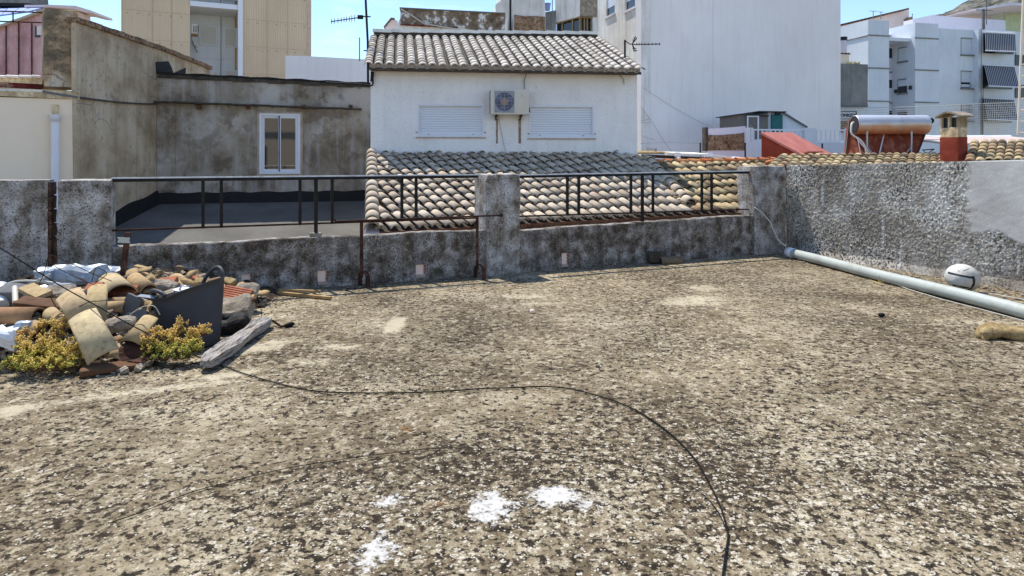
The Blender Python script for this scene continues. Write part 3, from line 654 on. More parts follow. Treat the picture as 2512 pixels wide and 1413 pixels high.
# ball
def ball():
    c = Vector((P(2361, 688, 7.62).x, 7.62, .165)); r = .174
    o = thing('ball', 'scuffed white ball with black bands lying between pipe and right wall', 'ball', (c.x, c.y, 0))
    Rm = Matrix.Rotation(R(8), 3, 'Y')
    def sp(th, ph, k_=1.0):
        v = Vector((math.cos(ph)*math.cos(th), math.cos(ph)*math.sin(th), math.sin(ph)))
        q_ = Rm @ Vector((v.x*r, v.y*r, v.z*r*.88)); dent = 1-.07*max(0, noise.noise(v*1.7+Vector((3,1,2))))-.012*noise.noise(v*6)
        q_ = q_*k_*dent; q_.z = max(q_.z, -.163); return c+q_
    g = MB(); n, m = 48, 30; vs = [sp(2*math.pi*i/n, -math.pi/2+math.pi*j/m) for j in range(m+1) for i in range(n)]
    g.add(vs, [(j*n+i, j*n+(i+1)%n, (j+1)*n+(i+1)%n, (j+1)*n+i) for j in range(m) for i in range(n)], .5, True); build(g, 'cover', M['ball'], o)
    def band(pts, w):
        g = MB(); vs = []; 
        for (th, ph), (t2, p2) in zip(pts, pts[1:]):
            L = math.hypot(t2-th, p2-ph); nx, ny = -(p2-ph)/L*w, (t2-th)/L*w
            vs = [sp(th-nx, ph-ny, 1.006), sp(t2-nx, p2-ny, 1.006), sp(t2+nx, p2+ny, 1.006), sp(th+nx, ph+ny, 1.006)]; g.add(vs, [(0,1,2,3)])
        return build(g, 'band', M['black_band'], o)
    D = R
    band([(D(-180+6*i), D(14-.2*i)) for i in range(16)], D(4)); band([(D(-90+7*math.sin(i*.25)), D(18-6*i)) for i in range(13)], D(5))
    band([(D(-160+6*i), D(-36)) for i in range(12)], D(4)); band([(D(-125+5*i), D(35+3*i)) for i in range(7)], D(1.2)); band([(D(-150+4*i), D(40-4*i)) for i in range(4)], D(.8))
    g = MB(); g.add([sp(D(-118), D(-6), 1.012), sp(D(-88), D(-9), 1.012), sp(D(-88), D(-11), 1.012), sp(D(-118), D(-8), 1.012)], [(0,1,2,3)]); build(g, 'logo', M['pvc_white'], o)
ball()

# yellow rock at the right edge and small strays
def rockthing(name, c, hx, hy, hz, mat, label, cat, rot=0, seed=1, amp=.03, fr=7, r=.8, n=10, group=None, tilt=0):
    Mx = Matrix.Translation(Vector(c)) @ Matrix.Rotation(rot, 4, 'Z') @ Matrix.Rotation(tilt, 4, 'X')
    g = MB(); g.rock(Mx, hx, hy, hz, r=r, n=n, amp=amp, fr=fr, seed=seed); return build(g, name, M[mat], label=label, cat=cat, group=group)
q = G(2475, 833); rockthing('rock', (q.x+.02, q.y+.07, .04), .235, .085, .052, 'stone_yellow', 'long lumpy yellow rock lying at the right edge of the floor', 'rock', R(-4), 3, .035, 9)
q = G(1306, 768); rockthing('chip', (q.x, q.y, .018), .022, .02, .016, 'pale_pink', 'small pale cube of mortar alone in the middle of the floor', 'chip', .3, 5, .004, 20, .3, 4)
q = G(2160, 776); rockthing('clod', (q.x, q.y, .012), .026, .014, .010, 'tar', 'small dark clod lying on the floor in front of the pipe', 'clod', .2, 6, .012, 20, .7, 5)
# clay pieces before the parapet
q = G(1645, 647); g = MB(); g.tile((q.x-.0+.17, q.y+.10, .03), (q.x-.15, q.y+.02, .035), (.1,-.35,1), .078, .092, .014, .1, 10)
build(g, 'roof_tile', M['tile_yellow'], label='upturned weathered roof tile lying on the floor against the parapet', cat='tile')
q = G(1632, 636); rockthing('rubble_chunk', (P(1612,612,9.72).x, 9.74, .085), .14, .05, .085, 'mortar_dark', 'dark flat stone chunk leaning on the parapet behind the roof tile', 'stone', R(20), 8, .03, 6, .4)
g = MB(); g.tile((q.x+.26, q.y+.12, .02), (q.x+.12, q.y+.05, .03), (0,-.3,1), .06, .07, .012, .2, 8)
build(g, 'tile_fragment', M['tile_yellow'], label='dark tile fragment tucked behind the right end of the roof tile', cat='tile')
# two battens
a = G(682, 718, .02); b = G(812, 731, .02); mid = (a+b)/2; ax = (b-a).normalized(); sd2 = Vector((-ax.y, ax.x, 0))
g = MB(); g.obox((a+b)/2, ax, sd2, Vector((0,0,1)), (b-a).length/2, .018, .014); build(g, 'batten', M['wood'], label='front one of two thin timber battens lying left of the iron stand', cat='batten')
a = G(684, 712, .045); b = G(785, 716, .03); ax = (b-a).normalized(); sd2 = Vector((-ax.y, ax.x, 0))
g = MB(); g.obox((a+b)/2+Vector((0,.02,0)), ax, sd2, Vector((0,0,1)), (b-a).length/2, .016, .012); build(g, 'batten', M['wood'], label='rear one of two thin timber battens lying left of the iron stand', cat='batten')

# driftwood plank
a = G(500, 892, .05); b = G(660, 789, .05); ax = (b-a).normalized(); sd2 = Vector((-ax.y, ax.x, 0))
Mx = Matrix.Translation((a+b)/2+Vector((0,0,.012))) @ Matrix(((sd2.x, ax.x, 0), (sd2.y, ax.y, 0), (0, 0, 1))).to_4x4() @ Matrix.Rotation(R(-8), 4, 'Y')
g = MB()
def plank(g, Mx, hw, hl, hz, n=90, m=26):
    vs = []
    for i in range(n+1):
        y = -hl+2*hl*i/n; e_ = min(1, (hl-abs(y))/.12)**.6
        for j in range(m):
            a_ = 2*math.pi*j/m; x = math.cos(a_)*hw; z = math.sin(a_)*hz
            x = max(-hw*.92, min(hw*.92, x*1.25)); z = max(-hz*.85, min(hz*.85, z*1.4))
            rg = noise.noise(Vector((x*38, y*3.2, z*38)))*.024 + noise.noise(Vector((x*90, y*5, z*90)))*.012
            w = (.82+.22*noise.noise(Vector((y*2.2, 2, 0))))*(.45+.55*e_)
            vs.append(Mx @ Vector((x*w+.02*math.sin(y*2.3), y+(.03*noise.noise(Vector((x*40, 1, z*40))) if i in (0, n) else 0), (z+rg)*(.6+.4*e_))))
    g.add(vs, [(i*m+j, i*m+(j+1)%m, (i+1)*m+(j+1)%m, (i+1)*m+j) for i in range(n) for j in range(m)], .5, False)
    g.add([vs[j] for j in range(m)], [tuple(range(m-1, -1, -1))]); g.add([vs[n*m+j] for j in range(m)], [tuple(range(m))])
plank(g, Mx, .078, (b-a).length/2+.03, .038)
k = M['wood_grey']
o = build(g, 'driftwood_plank', k, label='cracked sun bleached plank lying in front of the charcoal tub', cat='plank')
# grain must run along the plank: give the mesh its own axes
def localise(o, Mx):
    loc = o.location.copy(); W_ = Matrix.Translation(loc); inv = Mx.inverted()
    o.data.transform(inv @ W_); o.matrix_world = Mx
localise(o, Mx)
# crank handle
g = MB(); q = G(690, 803); g.tube([G(668,786,.05), G(674,790,.035), G(690,801,.014), G(700,800,.014)], .011, 8); ch = thing('crank_handle', 'small bent rusty crank handle by the far end of the plank', 'handle', q)
build(g, 'shaft', M['rust_dark'], ch)
g = MB(); g.tube([G(698,800,.016), G(702,799,.018), G(716,795,.02), G(719,794,.02)], [.014,.019,.021,.015], 10); build(g, 'grip', M['rubber_cable'], ch)

# the long black cables on the floor
def curve(pts, n=8):
    out = []
    for i in range(len(pts)-1):
        p0 = pts[max(i-1,0)]; p1 = pts[i]; p2 = pts[i+1]; p3 = pts[min(i+2, len(pts)-1)]
        for k_ in range(n):
            t = k_/n; out.append(.5*((2*p1)+(p2-p0)*t+(2*p0-5*p1+4*p2-p3)*t*t+(3*p1-p0-3*p2+p3)*t**3))
    return out+[pts[-1]]
pts = [P(-60,572,4.6), P(0,608,4.65), P(75,655,4.72), P(150,702,4.78), P(240,752,4.85), P(330,802,4.92), P(420,846,5.0), P(490,877,4.98)] + [G(x, y, .006) for x, y in
      ((560,903),(620,923),(700,945),(770,959),(840,963),(940,964),(1040,962),(1130,957),(1180,953),(1260,951),(1320,948),(1390,952),(1450,966),(1510,985),(1570,1012),(1640,1060),(1700,1120),(1740,1185),(1768,1245),(1784,1300),(1786,1320),(1780,1360),(1772,1420),(1760,1500))]
g = MB(); g.tube(curve(pts, 6), .0042, 7); tag(build(g, 'black_cable', M['rubber_cable']), 'long black cable looping from the rubble heap across the floor to the near edge', 'cable')
pts = [G(x, y, .005) for x, y in ((270,1282),(330,1262),(400,1235),(470,1207),(560,1183),(650,1160),(740,1142),(850,1125),(950,1112),(1050,1101),(1150,1099),(1250,1104),(1350,1111),(1450,1124),(1550,1146),(1640,1172),(1700,1198),(1740,1228),(1765,1262),(1782,1300))]
g = MB(); g.tube(curve(pts, 6), .0020, 5); tag(build(g, 'thin_cable', M['rubber_cable']), 'thin black wire arching across the near floor from left to the cable loop', 'cable')

# loose grit on the slab
def grit():
    g = MB(); r_ = random.Random(11)
    def bit(p, s_):
        Mx = Matrix.Translation(p) @ Matrix.Rotation(r_.uniform(0,6), 4, 'Z') @ Matrix.Rotation(r_.uniform(-.4,.4), 4, 'X')
        g.rock(Mx, s_*r_.uniform(.7,1.6), s_*r_.uniform(.5,1), s_*r_.uniform(.3,.6), r=.5, n=2, amp=s_*.3, fr=30, seed=r_.random()*9)
    for i in range(420):                       # fallen render along the right wall
        t = r_.uniform(.2, 7); o_ = -abs(r_.gauss(0, .32))-.06; p = WR.pt(t, o_, .004); bit(p, r_.choice((.006,.009,.014,.02)))
    for i in range(160):
        t = r_.uniform(-2.5, 6.8); o_ = -abs(r_.gauss(0, .15))-.03; p = WT.pt(t, o_, .004); bit(p, r_.choice((.006,.009,.014)))
    for i in range(260):
        y = r_.uniform(2.3, 9); x = r_.uniform(-.75, .7)*y
        if WR.inv((x, y)) > -.1 or WT.inv((x, y)) > -.1: continue
        bit(Vector((x, y, .003)), r_.choice((.003,.004,.006,.009)))
    build(g, 'debris', M['stone'], kind='stuff', label='loose grit and flakes of render scattered on the terrace floor', cat='grit')
grit()
# ------------------------------------------------------------------ neighbouring felt roof and grey house on the left
WG = Wall((-6.55, 12.6), (.966, .259))         # grey back wall
WL = Wall((-6.55, 10.3), (0, 1))               # its left return wall, running away from us
tg = WG.t(909)
def feltz(x, y): return .66 + .21*((Vector((x, y))-WG.A).dot(WG.b))
g = MB(); cs = [(-9.2, 4.0), (-1.55, 7.95), (-1.95, 9.6), (-2.62, 13.9), (-6.6, 12.6), (-6.6, 10.3), (-9.5, 8.2)]
g.prism([(x, y, feltz(x, y)) for x, y in cs], (0, 0, -.25)); build(g, 'felt_roof', M['felt'], kind='structure')
gh = thing('grey_house', 'grey cement rendered house with one white window above the dark felt roof', 'house', (-5.0, 13.2, -4))
wr = WG.rect(638, 280, 735, 425)
g = MB(); zt0 = WG.z(386, 180); zt1 = WG.z(908, 206)
g.holewall(WG, 0, tg+.6, -4, zt0, .3, [wr], topf=lambda t: zt0+(zt1-zt0)*t/tg+.012*math.sin(t*3), step=.3, jit=.008); build(g, 'wall', M['grey_back'], gh)
g = MB(); t0 = WG.t(381); t1 = WG.t(888, -.2)      # thin stone ledge
za, zb = WG.z(381, 247, -.16), WG.z(888, 266, -.16)
for i in range(11):
    a = t0+(t1-t0)*i/11; b = t0+(t1-t0)*(i+1)/11-.006; q = lambda t: za+(zb-za)*(t-t0)/(t1-t0)
    g.wbox(WG, a, b, -.16-.012*(i%3), .05, q(a)-.03+.004*(i%2), q(a)+.004*(i%2), q(b)+.004*(i%2))
build(g, 'ledge', M['mortar_dark'], gh)
for px in (490, 610, 745, 860):
    g = MB(); t = WG.t(px); z = WG.z(px, 262); g.wbox(WG, t-.035, t+.035, -.07, .02, z-.05, z+.035); build(g, 'bracket', M['wood_dark'], gh)
g = MB()  # roof edge: rough slab with bituminous lip
def qz(t): return zt0+(zt1-zt0)*t/tg
for i in range(24):
    a = tg*i/24; b = tg*(i+1)/24; g.wbox(WG, a, b, -.05-.01*math.sin(i*2.2), .35, qz(a)-.012, qz(a)+.022+.01*math.sin(i*1.7), qz(b)+.022+.01*math.sin((i+1)*1.7))
build(g, 'roof_edge', M['tar'], gh)
g = MB(); zz_ = WG.z(640, 200)
for i in range(12):
    a = tg*i/12; b = tg*(i+1)/12-.004; g.wbox(WG, a, b, -.028, .0, qz(a)-.085+.01*math.sin(i*3), qz(a)-.014, qz(b)-.014)
build(g, 'cornice', M['mortar_dark'], gh)
# slight pilaster step at px 385..430
g = MB(); g.wbox(WG, -.0, WG.t(431), -.03, 0.0, .90, za-.03); build(g, 'pilaster', M['grey_back'], gh)
# window
g = MB(); t0, t1, z0, z1 = wr
def frame(g, W, t0, t1, z0, z1, w, o0, o1):
    g.wbox(W, t0, t0+w, o0, o1, z0, z1); g.wbox(W, t1-w, t1, o0, o1, z0, z1); g.wbox(W, t0+w, t1-w, o0, o1, z0, z0+w); g.wbox(W, t0+w, t1-w, o0, o1, z1-w, z1)
win = MB(); frame(win, WG, t0-.012, t1+.012, z0-.012, z1+.012, .045, -.02, .05); w_o = build(win, 'window', M['pvc_white'], gh)
tm = (t0+t1)/2; tm -= .02
for k_, (a, b, o) in enumerate(((t0+.033, tm+.03, .03), (tm-.01, t1-.033, .005))):
    s_ = MB(); frame(s_, WG, a, b, z0+.033, z1-.033, .045, o, o+.025); build(s_, 'sash', M['pvc_white'], w_o)
    p = MB(); p.wbox(WG, a+.045, b-.045, o+.01, o+.016, z0+.078, z1-.078); build(p, 'pane', M['glass'], w_o)
p = MB(); p.wbox(WG, tm-.004, tm+.016, .0, .03, z0+.033, z1-.033); build(p, 'seal', M['black_band'], w_o)
g = MB(); frame(g, WG, t0-.055, t1+.055, z0-.05, z1+.045, .05, -.012, .0); build(g, 'window_surround', M['mortar'], gh)
# return wall with sloping coping
gl = thing('party_wall', 'warm grey cement wall with a sloping coping running back beside the felt roof', 'wall', (-6.7, 12.5, -4))
g = MB(); g.prism([WL.at(186, 330)*1.0, ] and [WL.pt(0, 0, -4), WL.pt(WL.t(516), 0, -4), WL.at(516, 168), WL.at(400, 119), WL.at(300, 83), WL.at(186, 44)], (-.07, 0, 0)); build(g, 'wall', M['grey_wall'], gl)
g = MB(); cps = [(184, 42), (300, 81), (400, 116), (516, 163)]
for (x0, y0), (x1, y1) in zip(cps, cps[1:]):
    A_, B_ = WL.at(x0, y0), WL.at(x1, y1); n_ = max(2, int((B_-A_).length/.27))
    for i in range(n_):
        a = A_+(B_-A_)*(i/n_); b = A_+(B_-A_)*((i+.97)/n_); up = Vector((0,0,.0)); j_ = .008*(i%2)
        g.box8([a+Vector((.05,0,-.075)), a+Vector((-.13,0,-.075)), b+Vector((-.13,0,-.075)), b+Vector((.05,0,-.075)), a+Vector((.05,0,j_)), a+Vector((-.13,0,j_)), b+Vector((-.13,0,j_)), b+Vector((.05,0,j_))], .5)
build(g, 'coping', M['brick_old'], gl)
g = MB()   # projecting mortar line at mid height
for i in range(9):
    x0 = 190+(380-190)*i/9; x1 = 190+(380-190)*(i+1)/9; y0 = 236+17*math.sin(i/9*1.57); y1 = 236+17*math.sin((i+1)/9*1.57)
    A_, B_ = WL.at(x0, y0), WL.at(x1, y1); g.box8([A_+Vector((.0,0,-.03)), B_+Vector((.0,0,-.03)), B_+Vector((.05,0,-.03)), A_+Vector((.05,0,-.03)), A_, B_, B_+Vector((.035,0,-.008)), A_+Vector((.035,0,-.008))][::1])
build(g, 'drip_line', M['mortar_dark'], gl)
g = MB(); g.prism([WL.at(x, y)+Vector((.012,0,0)) for x, y in ((381,152),(412,150),(420,166),(424,178),(383,181))], (-.01,0,0)); g.prism([WL.at(x, y)+Vector((.012,0,0)) for x, y in ((428,178),(455,166),(454,182),(428,182))], (-.01,0,0))
build(g, 'tar_patch', M['tar'], gl)
# black bitumen upstands
g = MB(); bz = lambda p: feltz(p.x, p.y)
A_, B_ = WG.pt(0.02, -.015, 0), WG.pt(tg+.02, -.015, 0)
n_ = 22
for i in range(n_):
    a = A_+(B_-A_)*(i/n_); b = A_+(B_-A_)*((i+1)/n_); h = .20+.012*math.sin(i*1.9); h2 = .20+.012*math.sin((i+1)*1.9)
    g.box8([a+Vector((0,-.02,bz(a)-.02)), b+Vector((0,-.02,bz(b)-.02)), b+Vector((0,.02,bz(b)-.02)), a+Vector((0,.02,bz(a)-.02)), a+Vector((0,0,bz(a)+h)), b+Vector((0,0,bz(b)+h2)), b+Vector((0,.02,bz(b)+h2)), a+Vector((0,.02,bz(a)+h))])
for i in range(20):
    a = Vector((-6.535, 8.4+4.2*i/20, 0)); b = Vector((-6.535, 8.4+4.2*(i+1)/20, 0)); h = .24+.02*math.sin(i*1.3); h2 = .24+.02*math.sin((i+1)*1.3)
    g.box8([a+Vector((.05,0,bz(a)-.02)), b+Vector((.05,0,bz(b)-.02)), b+Vector((-.02,0,bz(b)-.02)), a+Vector((-.02,0,bz(a)-.02)), a+Vector((.0,0,bz(a)+h)), b+Vector((.0,0,bz(b)+h2)), b+Vector((-.02,0,bz(b)+h2)), a+Vector((-.02,0,bz(a)+h))])
tag(build(g, 'upstand', M['tar']), 'black bitumen upstand strip along the foot of the grey walls', 'upstand')

# cream house far left
WC = Wall((-6.56, 10.3), (.8, .6))
ch = thing('cream_house', 'cream plastered house wall at the far left under a row of flat tiles', 'house', (-7.4, 9.7, -4))
tC = WC.t(-150)
g = MB(); z0, z1 = WC.z(0, 238), WC.z(189, 244)
g.holewall(WC, tC, -.002, -4, z1, .3, topf=lambda t: z1+(z0-z1)*t/WC.t(0)); build(g, 'wall', M['cream_wall'], ch)
g = MB(); g.holewall(WC, tC, .03, z1-.0, z1+.13, .34, o=-.03, topf=lambda t: z1+(z0-z1)*t/WC.t(0)+.13, step=.1, jit=.006); 
for i_, v in enumerate(g.v): pass
build(g, 'flaking_band', M['cream_old'], ch)
g = MB()
xs = (-90, -60, -30, 15, 47, 79, 105)
for a, b in zip(xs, xs[1:]):
    A_, B_ = WC.at(a, 217+.03*a, -.04), WC.at(b-1.2, 218+.03*b, -.04); bk = Vector((WC.b.x*.3, WC.b.y*.3, .03)); g.prism([A_, B_, B_+bk, A_+bk], (0,0,-.03))
build(g, 'tile_row', M['ridge_cap'], ch)
g = MB(); A_, B_ = WC.at(104, 222, -.04), WC.at(192, 236, -.04); bk = Vector((WC.b.x*.3, WC.b.y*.3, .03)); g.prism([A_, B_, B_+bk, A_+bk], (0,0,-.035)); build(g, 'lead_flashing', M['slate'], ch)
# maroon band and pier above it
WC2 = Wall(WC.pt(0, .32).xy, WC.d)
g = MB(); g.holewall(WC2, tC, WC2.t(104), WC2.z(50, 222), WC2.z(50, 202), .25, topf=lambda t: WC2.z(50, 204)); build(g, 'maroon_band', M['maroon'], ch)
g = MB(); g.holewall(WC2, tC, WC2.t(104), WC2.z(50, 204)+.001, WC2.z(50, 190), .28, o=-.01, topf=lambda t: WC2.z(50, 190)+.003, step=.2, jit=.006); build(g, 'upper_band', M['cream_old'], ch)
g = MB()
xs = (-60, -30, 15, 47, 79, 101)
for a, b in zip(xs, xs[1:]):
    A_, B_ = WC2.at(a, 184.5, -.05), WC2.at(b-1, 186, -.05); bk = Vector((WC.b.x*.34, WC.b.y*.34, .04)); g.prism([A_, B_, B_+bk, A_+bk], (0,0,-.03))
build(g, 'coping', M['ridge_cap'], ch)
g = MB(); tA, tB = WC2.t(105), WC2.t(186); 
cpt = WC2.pt((tA+tB)/2, .02, (WC2.z(145, 218)+WC2.z(145, 28))/2); Mx = Matrix(((WC.d.x, WC.b.x, 0, cpt.x), (WC.d.y, WC.b.y, 0, cpt.y), (0,0,1,cpt.z), (0,0,0,1)))
g.rock(Mx, (tB-tA)/2, .24, (WC2.z(145,28)-WC2.z(145,218))/2, r=.1, n=12, amp=.02, fr=4, seed=4)
build(g, 'chimney_pier', M['pier'], label='flaking square masonry pier rising beside the pink house', cat='pier')
g = MB(); x0 = WC.t(126, -.06); cx, c2 = WC.pt(WC.t(135), -.075, -3), WC.pt(WC.t(135), -.075, WC.z(135, 302))
dp = thing('downpipe', 'white plastic downpipe with a hopper on the cream wall', 'pipe', cx)
g.tube([cx, c2], .058, 20); build(g, 'tube', M['pvc_white'], dp)
c3 = Vector((c2.x, c2.y, WC.z(135, 282))); g = MB(); g.tube([c2-Vector((0,0,.0)), c2+Vector((0,0,.03)), c2+Vector((0,0,.031)), c3], [.062,.062,.072,.072], 20); build(g, 'socket', M['pvc_white'], dp)
g = MB(); rx = WC.rect(128, 257, 144, 281); g.wbox(WC, rx[0], rx[1], -.03, .0, rx[2], rx[3]); build(g, 'outlet', M['cream_old'], dp)

# pink house behind
Wp = Wall((-9.9, 13.5), (1, .05))
ph = thing('pink_house', 'stained pink gabled house behind a metal handrail in the upper left corner', 'house', (-9.5, 13.6, -2))
g = MB(); hole = Wp.rect(86, 64, 99, 92)
g.wpoly(Wp, [(-120, 230), (112, 230), (112, 24), (0, 62), (-120, 106)], .3); build(g, 'wall', M['pink'], ph)
g = MB(); g.wbox(Wp, hole[0], hole[1], -.006, .01, hole[2], hole[3]); 
build(g, 'vent_opening', M['glass_dark'], ph)
g = MB(); g.wbox(Wp, hole[0]+.04, hole[1]+.03, -.012, -.006, hole[2]+.05, hole[3]); build(g, 'vent_reveal', M['pinkish'], ph)
g = MB(); g.wpoly(Wp, [(-120, 104), (0, 60), (118, 18), (118, 24), (0, 66), (-120, 110)], .5, -.08); build(g, 'verge', M['mortar'], ph)
for px in (14, 45, 77):
    g = MB(); t = Wp.t(px, -.03); g.wbox(Wp, t-.008, t+.008, -.03, -.01, Wp.z(px, 190), Wp.z(px, 56)); build(g, 'rusty_bar', M['rust'], ph)
Wp2 = Wall((-9.9, 15.5), (1, .05))
g = MB(); g.wpoly(Wp2, [(100, 60), (205, 60), (203, 33), (180, 24), (118, 14), (100, 20)], .3); build(g, 'rear_wall', M['pinkish'], ph)
g = MB(); g.wpoly(Wp2, [(60, 12), (120, 11.5), (185, 14), (222, 25), (224, 31), (206, 29), (180, 22), (120, 17), (60, 18)], .9, -.3); build(g, 'roof_edge', M['pinkish'], ph)
g = MB(); A_, B_, C_, D_ = Wp.at(-40, 42, .1), Wp.at(72, 27, .1), Wp2.at(118, 15, .4), Wp2.at(-40, 17, .4)
for i in range(5):
    a, b = i/5, (i+.93)/5; g.prism([A_.lerp(B_, a), A_.lerp(B_, b), D_.lerp(C_, b), D_.lerp(C_, a)], (0,0,-.03), .5)
build(g, 'roof_sheet', M['sky_blue'], ph)
g = MB(); g.wpoly(Wp2, [(-60, 5), (62, 8), (120, 12), (120, 16), (60, 16), (-60, 13)], .2, -.1); build(g, 'dark_beam', M['tar'], ph)
g = MB(); g.wpoly(Wp2, [(-80, -30), (66, -30), (70, 7), (-80, 7)], .8, 1.2); build(g, 'chimney', M['concrete'], ph)
hr = thing('handrail', 'thin rusty metal handrail in front of the pink house roof', 'handrail', (-8.6, 12.2, 3))
Wh = Wall((-9.0, 12.4), (1, .02))
for y in (25, 50):
    g = MB(); g.tube([Wh.at(-80, y), Wh.at(104, y+5.5)], .014, 6); build(g, 'rail', M['rust'], hr)
for px in (-60, 32):
    g = MB(); g.tube([Wh.at(px, 27), Wh.at(px, 52)], .013, 6); build(g, 'post', M['rust'], hr)

# ------------------------------------------------------------------ white house, its two tiled roofs
WW = Wall((-2.55, 12.2), (4.87, .4))           # white front wall
tw0, tw1 = WW.t(909), WW.t(1563)
wh = thing('white_house', 'white rendered house with two roller shuttered windows between two tiled roofs', 'house', (0, 12.6, -3))
hL = WW.rect(1024, 255, 1188, 336); hR = WW.rect(1298, 258, 1458, 339)
g = MB(); zw0, zw1 = WW.z(909, 166), WW.z(1563, 178)
g.holewall(WW, tw0, tw1, -3, zw0, 3.2, [hL, hR], topf=lambda t: zw0+(zw1-zw0)*(t-tw0)/(tw1-tw0)); build(g, 'wall', M['white_wall'], wh)
for (t0, t1, z0, z1) in (hL, hR):
    w_ = MB(); frame(w_, WW, t0, t1, z0, z1, .035, -.01, .06); w_o = build(w_, 'window', M['pvc_white'], wh)
    s_ = MB(); s_.wbox(WW, t0+.035, t1-.035, .045, .06, z0+.03, z1-.03); build(s_, 'roller_shutter', M['shutter'], w_o)
    s_ = MB(); s_.wbox(WW, t0+.035, t1-.035, .035, .065, z0+.03, z0+.065); build(s_, 'bottom_slat', M['pvc_white'], w_o)
    s_ = MB(); s_.wbox(WW, t0-.03, t1+.03, -.03, .1, z0-.022, z0-.001); build(s_, 'sill', M['mortar'], w_o)
    for tt in (t0+.2, t1-.2):
        s_ = MB(); s_.wbox(WW, tt-.008, tt+.008, .03, .04, z0+.04, z0+.056); build(s_, 'stop', M['black_band'], w_o)
    for tt in (t0-.03, t1-.01):
        s_ = MB(); s_.wbox(WW, tt, tt+.04, -.02, -.01, z0+.075, z0+.085); build(s_, 'clip', M['black_band'], w_o)

# lower roof: one field of barrel tiles from the parapet up to the white wall, pale left of the hip, old yellow right of it
cdir = Vector((-.50, 1.0)).normalized()
EA = WT.A + WT.b*.30                       # eave line
HE, HT = Vector((P(1695,527,10.75).x, 10.75)), Vector((P(1585,400,12.75).x, 12.75))
TL = Vector((-2.55, 12.2)); TR1 = Vector((2.45, 12.62)); TR2 = Vector((5.6, 13.55))
def topline(x):
    if x < 2.45: return 12.2+(x+2.55)*.084
    return 12.62+(x-2.45)*.30
def topz(x): return 1.56 if x < 2.2 else (1.56-.16*min(1, (x-2.2)/.35) if x < 3 else 1.40)
def roofz(p):
    de = (Vector((p.x, p.y))-EA).dot(WT.b); dw = max(0, (topline(p.x)-p.y)*.97)
    e0 = .575+.045*max(0, min(1, (p.x+1.5)/4)); u = de/max(.01, de+dw)
    return e0+(topz(p.x)-e0)*u
def left_of_hip(p): 
    d = HT-HE; return d.x*(p.y-HE.y)-d.y*(p.x-HE.x) > 0
def vergex(y): return -.2085*y+.02
lower = thing('tiled_roof', 'low pale barrel tiled roof just beyond the parapet below the white house', 'roof', (0, 11, .4))
yroof = thing('tiled_roof', 'old mottled yellow barrel tiled roof beyond the right railing, right of the grey ridge', 'roof', (3.2, 11.8, .4))
gp, gy = MB(), MB(); gpc, gyc = MB(), MB()
PITCH = .178
te0 = (Vector((vergex(8.5), 8.5))-EA).dot(WT.d)
def solve(e):   # length of the column until it meets the verge, the top line
    s = 0
    while s < 7:
        p = e+cdir*s
        if p.x < vergex(p.y)+.10 or p.y > topline(p.x)-.01: break
        s += .03
    return s
i = 0; r_ = random.Random(3)
while True:
    te_ = te0+.12+i*PITCH
    if te_ > 11.2: break
    e = EA+WT.d*te_
    L = solve(e); rows = max(1, math.ceil(L/.275)); jx = r_.uniform(-.006, .006)
    for j in range(rows):
        s0 = j*.275+r_.uniform(-.012, .012); s1 = min(s0+.34, L+.06)
        if j == 0: s0 = -.03
        if j > 0 and r_.random() < .05: s0 -= r_.uniform(.02, .06); s1 -= .04
        a2 = e+cdir*s1+WT.d*(jx+r_.uniform(-.004,.004)); b2 = e+cdir*s0+WT.d*(jx+r_.uniform(-.004,.004))
        mid = (a2+b2)/2; old = not left_of_hip(mid)
        jj = 2.6 if old else 1.0
        za_, zb_ = roofz(a2)+.006, roofz(b2)+.036+r_.uniform(-.005, .005)*jj
        A3 = Vector((a2.x, a2.y, za_)); B3 = Vector((b2.x+r_.uniform(-.008,.008)*jj, b2.y, zb_))
        g_ = gy if old else gp
        if abs((mid-HE).dot(Vector(((HT-HE).y, -(HT-HE).x)).normalized())) < .07: pass
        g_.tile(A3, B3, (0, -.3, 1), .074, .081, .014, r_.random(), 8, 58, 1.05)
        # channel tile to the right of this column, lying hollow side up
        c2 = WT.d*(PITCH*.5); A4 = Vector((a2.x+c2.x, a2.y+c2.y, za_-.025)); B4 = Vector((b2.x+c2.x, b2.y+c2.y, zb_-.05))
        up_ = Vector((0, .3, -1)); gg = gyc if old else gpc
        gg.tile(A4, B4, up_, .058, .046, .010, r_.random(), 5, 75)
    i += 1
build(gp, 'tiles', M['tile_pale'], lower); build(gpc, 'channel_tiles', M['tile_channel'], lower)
build(gy, 'tiles', M['tile_yellow'], yroof); build(gyc, 'channel_tiles', M['tile_channel'], yroof)
